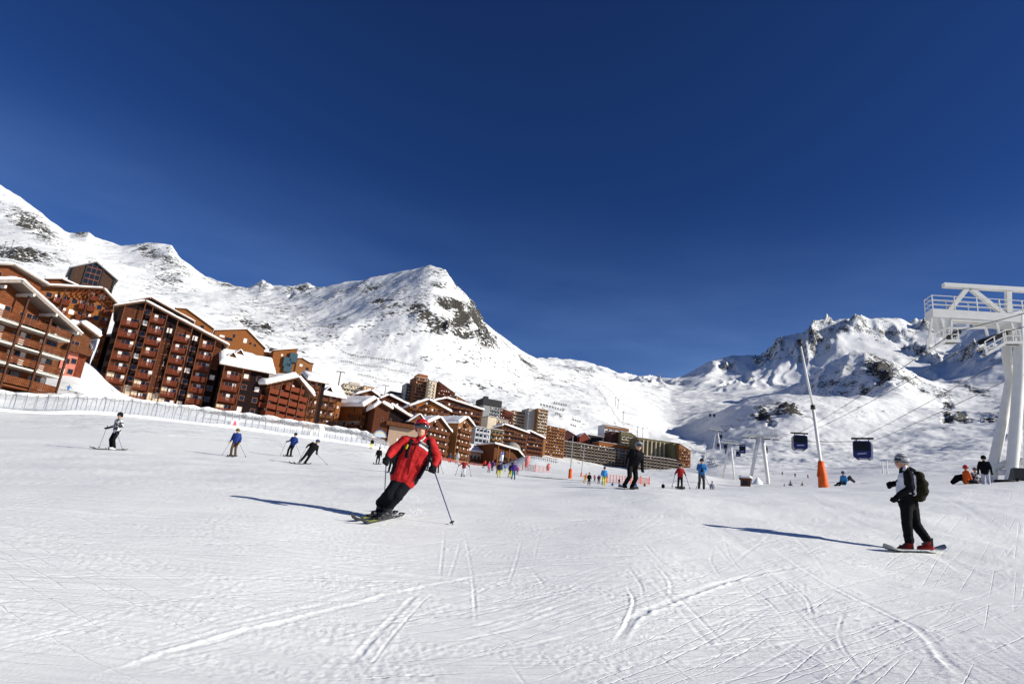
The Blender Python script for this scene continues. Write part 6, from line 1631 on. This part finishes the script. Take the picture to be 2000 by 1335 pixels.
# backpack straps, chest flash, badge and zip laid on the jacket later
HERO_DECALS = [('side_panel', [(842, 890), (834, 910), (820, 935)], 9, cloth((.028, .03, .036))), ('side_panel', [(790, 870), (781, 884), (772, 893)], 6, cloth((.02, .02, .024))), ('strap', [(806, 858), (800, 868), (796, 880), (794, 893)], 7, cloth((.012, .012, .015))), ('strap', [(837, 858), (839, 870), (840, 885), (838, 902)], 7, cloth((.012, .012, .015))),
               ('chest_stripe', [(818, 868), (826, 873), (835, 880)], 3.2, cloth((.7, .7, .7))), ('chest_stripe', [(820, 864.5), (828, 869), (836, 875)], 3.4, cloth((.09, .10, .10))), ('chest_stripe', [(822, 861.5), (830, 866), (837, 871)], 1.6, cloth((.6, .6, .6))),
               ('badge', [(797, 868), (795, 873), (793, 877)], 5, cloth((.75, .55, .02))), ('zip', [(816, 866), (806, 890), (797, 925)], 1.2, cloth((.28, .01, .01))), ('chest_strap', [(803, 866), (812, 868), (820, 864)], 2.2, cloth((.012, .012, .015))),
               ('collar', [(830, 853), (826, 858), (820, 861)], 2.0, cloth((.7, .7, .7))), ('pocket', [(804, 893), (801, 905), (799, 914)], 1.2, cloth((.2, .008, .008))), ('radio', [(800, 862), (803, 864)], 6, M_BOOT)]
M_SKIG = mat('ski_yellow_print', (.55, .62, .05), .4, var=.6, vscale=14)
for nm, a_, b_ in (('nearer black and yellow ski under the red skier', tailA, tipA), ('farther black and yellow ski under the red skier', tailB, tipB)):
    a2 = gnd(a_); b2 = gnd(b_); d = (b2 - a2) / np.linalg.norm(b2 - a2); c = (ftA if 'nearer' in nm else ftB) + d * .12; c = gnd(c)
    r = empty('ski'); tag(r, nm, 'ski', 'skis of the red skier'); lay(r, c - d * .82, c + d * .82, .02)
    board_mesh(1.62, .105, .12, .022, .72).build('ski_board', [M_SKI, M_SKIG], r)
    MB().box(-.28, -.12, -.035, .035, .022, .07).build('heel_binding', [M_BOOT], r); MB().box(.12, .24, -.035, .035, .022, .065).build('toe_binding', [M_BOOT], r)
w_ = f.world
ski_pole('ski pole with blue shaft planted beside the red skier on the right', w_(hR + V(0, -.05, .03)), hit(886, 1024) + V(0, 0, -.03), .011)
ski_pole('ski pole hanging from the red skier left hand, behind the knee', w_(hL + V(0, -.05, .02)), gnd(hit(749, 1000)) + V(0, 0, .05), .011, mat('pole_grey', (.25, .27, .33), .4, metal=.4))

# ------------------------------------------------------------------ the snowboarder with a backpack
f2_ = Frame(hit(1786, 1077)); snb = f2_.root('person'); tag(snb, 'snowboarder in black and white jacket, striped hat and olive backpack, seen from the side', 'person')
at = lambda px, py, y=0.0: V(*f2_.at(px, py, y))
BW, BB, BT = cloth((.68, .68, .70)), cloth((.014, .014, .016)), cloth((.013, .013, .014))
BRD = mat('red_boot', (.30, .015, .01), .5, var=.3, vscale=9)
pel, che, nec = at(1774, 982, 0), at(1772, 935, 0), at(1768, 914, 0)
hd = at(1761, 903, 0)
pr = [(pel + V(-.02, 0, -.02), at(1771, 968, 0), .152, .155, 1), (at(1771, 968, 0), at(1770, 956, 0), .15, .16, 0), (at(1770, 956, 0), che, .165, .165, 0), (che, at(1767, 920, 0), .15, .10, 1), (pel + V(0, -.09, 0), at(1772, 968, -.09), .11, .115, 1), (at(1772, 966, -.09), che + V(0, -.09, 0), .11, .11, 0), (pel + V(0, .09, 0), che + V(0, .09, 0), .11, .11, 0),
      (at(1760, 972, -.02), at(1760, 945, -.04), .085, .085, 0), (at(1756, 978, -.02), at(1754, 940, -.02), .045, .045, 1), (at(1776, 918, .06), at(1783, 920, .05), .075, .06, 1)]
# near arm, dark, hanging forward; far arm bent forward
pr += [(at(1774, 925, -.20), at(1778, 953, -.22), .082, .072, 1), (at(1778, 953, -.22), at(1757, 965, -.24), .07, .055, 1), (at(1772, 926, .2), at(1756, 944, .24), .08, .07, 1), (at(1756, 944, .24), at(1745, 944, .16), .065, .055, 1)]
pr += [(at(1783, 930, -.155), at(1787, 962, -.13), .055, .06, 0), (at(1770, 978, -.1), at(1786, 982, -.02), .07, .07, 1)]
glove(at(1757, 965, -.24), at(1748, 975, -.24), V(-.7, -.3, .3), 4, pr, 1.1); glove(at(1746, 944, .16), at(1739.5, 946, .12), V(-.2, -.8, -.3), 4, pr, 1.15)
hpN, kN, aN = at(1770, 986, -.08), at(1771, 1023, -.10), at(1776, 1056, -.06)
hpF, kF, aF = at(1781, 986, .07), at(1789, 1024, .06), at(1811, 1054, .04)
pr += [(hpN, kN, .115, .092, 2), (kN, aN, .09, .085, 2), (hpF, kF, .115, .09, 2), (kF, aF, .088, .08, 2), (hpN, hpF, .12, .12, 2)]
for a_, hl, to in ((aN, at(1778, 1069, -.05), at(1757, 1071, -.10)), (aF, at(1818, 1068, .05), at(1797, 1070, 0))):
    pr += [(a_ + V(0, 0, -.03), hl, .075, .06, 5), (hl, to, .062, .052, 5)]
pr += [(nec, hd, .058, .06, 3), (hd + V(0, 0, .02), hd + V(0, 0, .02), .092, .092, 3), (hd + V(-.035, -.01, -.05), hd + V(-.035, -.01, -.06), .066, .06, 3), (hd + V(-.10, -.01, -.01), hd + V(-.112, -.01, -.03), .012, .015, 3), (at(1768, 912, -.06), at(1766, 917, -.08), .03, .03, 0)]
sb = body('body', pr, [BW, BB, BT, SKIN, M_GLOVE, BRD], .0125, snb, 2, .006)
head_parts(snb, hd + V(.005, 0, .04), .112, R(-78), cloth((.42, .42, .42)), True, True, 0, cloth((.12, .12, .12)))
# olive backpack, its own shell with straps
pk = []
for (px, py, rr_, y) in ((1795, 930, .10, 0), (1799, 945, .125, 0), (1799, 958, .13, 0), (1796, 970, .10, 0)):
    pk += [(at(px, py, y - .09), at(px, py, y + .09), rr_, rr_, 0)]
pb = body('backpack', pk, [cloth((.026, .023, .012))], .02, snb, 4, .012)
for yy in (-.20, .16): MB().tube([at(1793, 926, yy * .6), at(1779, 916, yy * .9), at(1766, 924, yy), at(1768, 945, yy * 1.05), at(1786, 966, yy)], .022, 6).build('backpack_strap', [BB], snb)
for px0, py0, px1, py1 in ((1761, 1066, 1770, 1060), (1757, 1064, 1763, 1070), (1800, 1062, 1811, 1058), (1820, 1050, 1821, 1066)): MB().bar(at(px0, py0, -.14), at(px1, py1, -.12), .035).build('binding_strap', [M_BOOT], snb)
ba, bb_ = hit(1734, 1077), hit(1841, 1078)
r = empty('snowboard'); tag(r, 'pale snowboard under the boarder with the backpack', 'snowboard'); lay(r, gnd(bb_), gnd(ba), .03)
board_mesh(np.linalg.norm(bb_ - ba) + .15, .28, .10, .02, .9, 18, True).build('deck', [mat('board_top', (.35, .36, .36), .3, var=.4, vscale=5)], r)

# ------------------------------------------------------------------ everybody else
def person(label, px, py, hpx, t=None, yaw=0, lean=0, jac=(.02, .02, .02), tro=(.015, .015, .015), glo=(.012, .012, .012), hat=(.02, .02, .02), boots=(.02, .02, .02), arms='down', poles=None, skis=None, knee=.06, voxel=None, goggle=True, beanie=False, group=None, sit=False, extra=None, board=False, patt=None, bodylean=0):
    p = hit(px, py) if t is None else P(px, py, t)
    tt = float(p @ FWD); H = hpx * tt / F_PX
    if sit: H *= 1.35
    if not .9 < H < 2.15: print('PERSON SIZE', label, round(H, 2), round(tt, 1))
    k = H / 1.78
    f = Frame(p); r = f.root('person'); tag(r, label, 'person', group)
    Y = R(yaw); cy, sy = math.cos(Y), math.sin(Y); ln = R(lean)
    def T(x, y, z):
        z0 = z; x, y = x * cy - y * sy, x * sy + y * cy
        x, z = x * math.cos(ln) + z * math.sin(ln), -x * math.sin(ln) + z * math.cos(ln)
        return V(x, y, z) * k
    bl = bodylean
    if sit: hz = .30
    else: hz = .93 - knee * .5
    pel = (0, .04 + bl * .2, hz + .03); che = (0, -bl, hz + .42); nec = (0, -bl * 1.3, hz + .58); hed = (0, -bl * 1.5 - .01, hz + .72)
    pr = []
    for s in (-1, 1):
        pr += [(T(s * .07, pel[1], pel[2] - .06), T(s * .10, che[1], che[2]), .125, .13, 0)]
    pr += [(T(*pel), T(*che), .14, .15, 0), (T(-.17, che[1], che[2] + .08), T(.17, che[1], che[2] + .08), .08, .08, 0), (T(che[0], che[1], che[2] + .1), T(*nec), .10, .07, 0)]
    hands = []
    for s in (-1, 1):
        sh = (s * .19, che[1], che[2] + .09)
        if arms == 'down': el, wr = (s * .28, che[1] + .03, che[2] - .18), (s * .30, che[1] - .08, che[2] - .42)
        elif arms == 'poles': el, wr = (s * .32, che[1] + .06, che[2] - .16), (s * .37, che[1] - .20, che[2] - .30)
        elif arms == 'out': el, wr = (s * .38, che[1], che[2] - .08), (s * .55, che[1] - .05, che[2] - .24)
        elif arms == 'back': el, wr = (s * .30, che[1] + .10, che[2] - .17), (s * .16, che[1] + .20, che[2] - .38)
        else: el, wr = (s * .26, che[1] - .06, che[2] - .18), (s * .08, che[1] - .22, che[2] - .26)
        hn = V(*wr) + (V(*wr) - V(*el)) * .28
        pr += [(T(*sh), T(*el), .078, .066, 0), (T(*el), T(*wr), .064, .052, 0), (T(*wr), T(*hn), .046, .05, 3)]
        if hpx > 50: glove(T(*wr), T(*hn), T(0, -1, 0) / k, 3, pr, 1.05 * k)
        hands.append(T(*hn))
    feet = []
    for s in (-1, 1):
        hp = (s * .095, pel[1], hz)
        if sit: kn, an = (s * .16, -.38, .28), (s * .15, -.62, .08)
        else: kn, an = (s * .12, -knee - .02, hz * .53), (s * .14, .04, .12)
        pr += [(T(*hp), T(*kn), .105, .083, 1), (T(*kn), T(*an), .08, .075, 1), (T(an[0], an[1] + .02, .07), T(an[0], an[1] - .19, .06), .065, .055, 4)]
        feet.append(T(an[0], an[1] - .06, .0))
    pr += [(T(*nec), T(*hed), .06, .06, 2), (T(*hed), T(hed[0], hed[1], hed[2] + .03), .10, .10, 2), (T(hed[0], hed[1] - .03, hed[2] - .05), T(hed[0], hed[1] - .035, hed[2] - .06), .066, .06, 2)]
    if hpx > 40: pr += [(T(hed[0], hed[1] - .1, hed[2] + .0), T(hed[0], hed[1] - .112, hed[2] - .02), .013, .016, 2)]
    pr = [(a, b, ra * k if i >= 0 else ra, rb_ * k, m) for i, (a, b, ra, rb_, m) in enumerate(pr)]
    vx = voxel or (.018 if hpx > 60 else .026 if hpx > 35 else .04)
    body('body', pr, [patt or cloth(jac), cloth(tro), SKIN, cloth(glo), cloth(boots, .4)], vx * k, r, 2)
    if hpx > 18: head_parts(r, T(hed[0], hed[1], hed[2] + .05), .118 * k, Y, cloth(hat, .35), goggle and hpx > 28, beanie)
    else: MB().tube([T(hed[0], hed[1], hed[2] + .04), T(hed[0], hed[1], hed[2] + .15)], [.125 * k, .05 * k], 8).build('hat', [cloth(hat)], r, True)
    if poles:
        for i, s in ((0, -1), (1, 1)):
            if poles == 'one' and i == 0: continue
            h = f.world(hands[i]); d = V(*poles[i]) if not isinstance(poles, str) else V(s * .25, .25, 0)
            q = h + (f.ux * d[0] + f.uy * d[1]) * k; q = V(q[0], q[1], max(ground(q[0], q[1]), p[2] - .3) if t is None else p[2])
            ski_pole('%s pole of %s' % ('left' if i == 0 else 'right', ' '.join(label.split()[:13])), h, q, .010 if hpx > 40 else .013, group='ski poles held by skiers')
    if skis is not None:
        a = Y + R(skis); d = f.ux * math.sin(a) - f.uy * math.cos(a)
        if board:
            c = f.world((feet[0] + feet[1]) / 2); o = board_mesh(1.5, .28, .09, .02, .9, 14, True).build('snowboard', [cloth((.03, .03, .035), .3)]); lay(o, gnd(c - d * .72), gnd(c + d * .72), .02); tag(o, 'snowboard of the ' + label, 'snowboard')
        else:
            for i in (0, 1):
                c = f.world(feet[i]); o = board_mesh(1.6 * k, .11, .11, .03, .75).build('ski', [M_SKI, cloth((.25, .25, .27))])
                lay(o, gnd(c - d * .72 * k), gnd(c + d * .92 * k), .015); tag(o, '%s ski of %s' % ('left' if i == 0 else 'right', ' '.join(label.split()[:13])), 'ski', 'skis on skiers feet')
    return r, f, T
def pattern(name, c1, c2, scale=7):
    m = bpy.data.materials.new(name); t, n, l, b = nt(m); b.inputs['Roughness'].default_value = .8
    tc = n.new('ShaderNodeTexCoord'); v = n.new('ShaderNodeTexNoise'); v.inputs['Scale'].default_value = scale; v.inputs['Detail'].default_value = 1; l.new(tc.outputs['Object'], v.inputs['Vector'])
    rp = n.new('ShaderNodeValToRGB'); rp.color_ramp.interpolation = 'CONSTANT'; rp.color_ramp.elements[0].color = (*c1, 1); rp.color_ramp.elements[1].color = (*c2, 1); rp.color_ramp.elements[1].position = .5
    l.new(v.outputs['Fac'], rp.inputs[0]); l.new(rp.outputs[0], b.inputs['Base Color']); return m
PAT = pattern('white_black_print', (.012, .012, .014), (.62, .62, .6))
BLUE, BLK, WHT = (.015, .04, .20), (.012, .012, .014), (.6, .6, .6)
person('snowboarder all in black gliding past in front of the hotel', 1226, 955, 98, None, 20, 10, BLK, (.014, .014, .015), BLK, (.35, .35, .36), BLK, 'down', None, 5, .22, None, True, False, None, False, None, True, None, .10)
person('skier in black and white patterned jacket at far left', 217, 878, 73, None, -62, 0, tro=BLK, boots=(.55, .55, .55), hat=BLK, arms='poles', poles=[(-.1, .3, 0), (.55, .25, 0)], skis=0, patt=PAT, beanie=True)
person('skier in blue jacket with yellow gloves and brown trousers', 454, 891, 55, None, -20, 0, BLUE, (.09, .055, .03), (.5, .3, .03), (.28, .24, .04), (.03, .02, .02), 'down', [(-.3, .2, 0), (.55, .3, 0)], 10)
person('skier in blue jacket and dark trousers behind the leaning black skier', 563, 891, 47, None, -30, 8, BLUE, BLK, BLK, BLK, BLK, 'poles', [(-.25, .1, 0), (.6, .3, 0)], 15)
person('skier in black leaning hard to the right with pole out', 588, 906, 57, None, 10, 26, BLK, BLK, BLK, (.15, .2, .4), (.2, .2, .2), 'poles', [(-.35, .2, 0), (.75, .2, 0)], -50)
person('small skier in black right of the leaning black skier', 737, 906, 33, None, 0, 0, BLK, BLK, BLK, (.3, .3, .3), BLK, 'down', None, -20)
person('figure in black top and yellow trousers at the tunnel exit', 724, 876, 21, None, 30, 5, BLK, (.55, .5, .02), hat=BLK)
person('dark skier half hidden behind the left arm of the red skier', 763, 922, 50, None, 10, 0, BLK, BLK, hat=(.05, .05, .06), skis=-10)
person('dark skier half hidden behind the right side of the red skier', 831, 918, 34, None, 20, 8, BLK, (.02, .02, .03), hat=BLK, skis=-10)
person('skier with red top and brown trousers just right of the red skier arm', 853, 923, 36, None, -20, 0, (.35, .02, .03), (.06, .02, .02), hat=BLK, poles=[(-.2, .2, 0), (.4, .2, 0)])
person('skier in red jacket and white trousers on the open piste', 904, 930, 33, None, -10, 0, (.32, .02, .02), (.66, .66, .66), BLK, (.10, .02, .02), BLK, 'out', [(-.2, .2, 0), (.3, .2, 0)], 10)
person('distant figure in dark top and red trousers near the terrace', 878, 903, 19, None, 20, 0, (.02, .03, .06), (.5, .05, .03), hat=BLK)
person('distant figure in pale grey ski suit near the terrace', 892, 906, 23, None, -10, 0, (.5, .5, .48), (.5, .5, .48), hat=(.4, .4, .4))
person('distant skier in red jacket leaning left before the restaurant', 943, 914, 17, None, 0, 14, (.5, .02, .02), BLK, hat=BLK)
person('distant child in pink suit before the restaurant', 954, 922, 21, None, 30, 0, (.5, .08, .14), (.25, .08, .12), hat=(.4, .05, .1))
person('distant skier in purple jacket before the restaurant', 961, 919, 21, None, -30, 0, (.06, .03, .22), (.03, .02, .06), hat=BLK)
person('figure in orange jacket behind the child in yellow trousers', 971, 926, 22, None, 0, 0, (.6, .2, .02), (.1, .05, .02), hat=(.2, .1, .02))
person('child in navy jacket and yellow trousers with blue gaiters', 974, 933, 32, None, 0, 0, (.012, .02, .05), (.55, .52, .03), BLK, (.04, .04, .1), (.02, .16, .42), 'down')
person('child in yellow trousers turned away behind the purple jacket', 994, 932, 29, None, 160, 8, (.03, .03, .04), (.55, .5, .03), hat=BLK)
person('child in purple jacket and teal trousers with grey helmet', 1002, 936, 35, None, 10, 0, (.055, .02, .16), (.02, .13, .16), BLK, (.4, .4, .42))
person('small figure in pink right of the purple jacket child', 1010, 927, 18, None, 0, 0, (.5, .05, .15), (.3, .05, .12), hat=BLK)
person('small figure in pale blue between the groups of children', 986, 921, 15, None, 0, 0, (.1, .2, .5), (.4, .4, .1), hat=WHT)
person('small figure in orange and yellow by the padded mast', 1141, 943, 19, None, 0, 10, (.7, .2, .02), (.6, .35, .03), hat=(.6, .1, .02), arms='out')
person('small figure in black left of the pale blue jacket', 1150, 947, 24, None, 0, 0, BLK, BLK, hat=(.1, .1, .05))
person('skier in pale blue jacket and yellow trousers', 1179, 948, 36, None, 0, 0, (.05, .27, .60), (.62, .58, .02), BLK, BLK, (.5, .45, .03), 'down', beanie=True)
person('tiny figure in pink behind the black figure by the mast', 1161, 940, 14, None, 20, 0, (.4, .1, .15), BLK)
person('tiny dark figure left of the pale blue jacket skier', 1169, 944, 18, None, 0, 0, (.12, .03, .05), BLK)
person('child in blue sitting behind the black snowboarder, left', 1196, 949, 9, None, 0, 0, (.03, .12, .42), BLUE, sit=True)
person('tiny dark figure before the red net', 1209, 946, 12, None, 0, 0, BLK, BLK)
person('child in blue sitting at the right of the black snowboarder', 1241, 950, 11, None, 0, 0, (.04, .16, .45), BLUE, sit=True)
person('tiny dark figure at the right end of the red net', 1259, 950, 9, None, 0, 0, (.3, .1, .03), BLK, sit=True)
person('dark figure with white helmet crouching beyond the crest', 1295, 954, 13, None, 0, 0, BLK, BLK, hat=WHT, sit=True)
person('skier in red jacket and black trousers standing on the crest', 1328, 954, 47, None, 0, 0, (.36, .015, .018), BLK, BLK, BLK, BLK, 'poles', [(-.2, .15, 0), (.35, .2, 0)], 10, beanie=True)
person('skier in blue jacket and grey trousers standing on the crest', 1370, 955, 59, None, 5, 0, (.02, .16, .40), (.055, .055, .05), BLK, (.03, .03, .03), BLK, 'front', [(-.3, .1, 0), (.5, .3, 0)], None, beanie=True)
person('tiny skier in black between the red and the blue jacket', 1348, 952, 14, 160, 20, 10, BLK, BLK)
person('grey figure waist deep beyond the crest right of the blue jacket', 1391, 957, 19, None, 0, 0, (.30, .30, .34), (.3, .3, .34), hat=(.3, .3, .34), sit=True)
for i, (px, py, h, c, lab) in enumerate([(1411, 952, 11, (.25, .25, .25), 'tiny grey skier beyond the crest, left one'), (1420, 951, 11, (.12, .12, .14), 'tiny grey skier beyond the crest, right one'), (1431, 956, 8, (.4, .03, .03), 'tiny red skier beyond the crest by the hut'), (1436, 953, 10, (.05, .05, .06), 'tiny dark skier beyond the crest by the hut'),
                                       (1528, 928, 8, (.1, .1, .1), 'tiny dark skier on the far piste left of the leaning mast'), (1553, 932, 9, (.4, .05, .05), 'tiny red skier on the far piste left of the leaning mast'), (1578, 934, 8, (.5, .05, .04), 'tiny red skier beside the leaning mast'), (1510, 950, 8, BLK, 'tiny dark skier right of the nearest pylon'),
                                       (1283, 944, 12, (.3, .3, .35), 'tiny pale skier right of the red net'), (1289, 946, 8, BLK, 'tiny dark skier right of the red net'), (1453, 957, 12, (.75, .2, .03), 'figure in orange standing by the small hut')]):
    person(lab, px, py, h, 1250 * 1.7 / max(h, 10) if py < 958 else None, 0, 0, c, BLK)
person('child in blue jacket playing on the snow bank below the pink chalet', 131, 768, 18, 100, 20, 0, (.03, .15, .35), (.15, .2, .25), hat=(.1, .1, .1), arms='out')
person('figure in blue and white crouching beyond the crest right of the mast', 1648, 951, 34, 46, -40, 0, (.05, .25, .5), BLK, hat=(.03, .06, .2), sit=True)
person('person in orange jacket and red helmet kneeling by the lift tower', 1889, 950, 46, 38, 120, 0, (.62, .10, .01), BLK, hat=(.45, .02, .02), sit=True, arms='front')
person('child in patterned ski suit and goggles sitting by the lift tower', 1907, 949, 40, 38.5, 30, 0, (.5, .5, .5), (.3, .3, .3), hat=(.3, .3, .32), sit=True, patt=pattern('camouflage_print', (.03, .03, .03), (.5, .5, .5), 9))
person('person in black jacket and pale trousers standing with back turned by the tower', 1927, 954, 64, 36, 180, 0, BLK, (.42, .42, .48), hat=BLK, arms='down', goggle=False, beanie=True, poles=[(-.1, .1, 0), (-.35, .2, 0)])
o = MB().tube([(-.45, 0, 0), (-.1, 0, .32), (.3, .05, .42), (.6, .05, .1)], [.12, .2, .24, .16], 10).build('rucksack', [BB], None, True); o.location = P(1874, 944, 38.4); tag(o, 'black rucksack lying left of the kneeling person', 'bag')
o = MB().tube([(-.35, 0, 0), (0, 0, .28), (.35, 0, 0)], [.1, .17, .08], 10).build('rucksack', [M_BOOT], None, True); o.location = P(1660, 940, 46); tag(o, 'dark bag lying beside the crouching blue figure', 'bag')
finish_bodies()

# things worn on the red jacket follow its surface
f = FRED
bm_ = bmesh.new(); bm_.from_mesh(rb.data); tree = BVHTree.FromBMesh(bm_)
for nm, pts, wpx, m in HERO_DECALS:
    n_ = 10; k = np.linspace(0, 1, len(pts)); kk = np.linspace(0, 1, n_)
    xs_, ys_ = np.interp(kk, k, [p[0] for p in pts]), np.interp(kk, k, [p[1] for p in pts]); mb = MB()
    for i in range(n_):
        a = max(i - 1, 0); c = min(i + 1, n_ - 1); tx, ty = xs_[c] - xs_[a], ys_[c] - ys_[a]; L = math.hypot(tx, ty)
        ww = wpx * (math.sqrt(max(.05, 1 - (2 * kk[i] - 1) ** 2)) if nm == 'badge' else 1)
        for s in (-1, 0, 1):
            q = f.at(xs_[i] - ty / L * ww / 2 * s, ys_[i] + tx / L * ww / 2 * s, -.6)
            d = Vector(P(xs_[i], ys_[i], 1.0)).normalized(); dl = Vector((d @ Vector(f.ux), d @ Vector(f.uy), d.z))
            h_, nn, _, _ = tree.ray_cast(Vector(q), dl)
            if h_ is None: h_ = Vector(f.at(xs_[i], ys_[i], -.2)); nn = Vector((0, -1, 0))
            mb.v.append(tuple(h_ + nn * (.010 if s == 0 else .006)))
    for i in range(n_ - 1):
        for j in range(2): mb.f.append((i * 3 + j, i * 3 + j + 1, i * 3 + j + 4, i * 3 + j + 3)); mb.m.append(0)
    o = mb.build(nm, [m], red, True); sm = o.modifiers.new('thickness', 'SOLIDIFY'); sm.thickness = .008; sm.offset = 0
bm_.free()
# loose snow thrown up behind the skis of the red skier
sp_ = MB(); g = random.Random(12); c0 = hit(775, 1013); d0 = (tailA - tipA) / np.linalg.norm(tailA - tipA)
for i in range(220):
    s_ = g.random() ** 1.5; p = c0 + d0 * (-.05 + 1.1 * s_) + V(g.gauss(.1, .12), g.gauss(0, .12), 0); h_ = abs(g.gauss(0, .10)) * (1 - s_ * .6)
    p = V(p[0], p[1], ground(p[0], p[1]) + .02 + h_); r_ = g.uniform(.002, .0055)
    v_ = [p + r_ * V(*q) for q in ((1, 1, 1), (-1, -1, 1), (-1, 1, -1), (1, -1, -1))]; sp_.add(v_, [(0, 1, 2), (0, 3, 1), (0, 2, 3), (1, 3, 2)])
tag(sp_.build('snow_spray', [M_RSNOW]), 'fine snow thrown up behind the skis of the red skier', 'snow', kind='stuff')
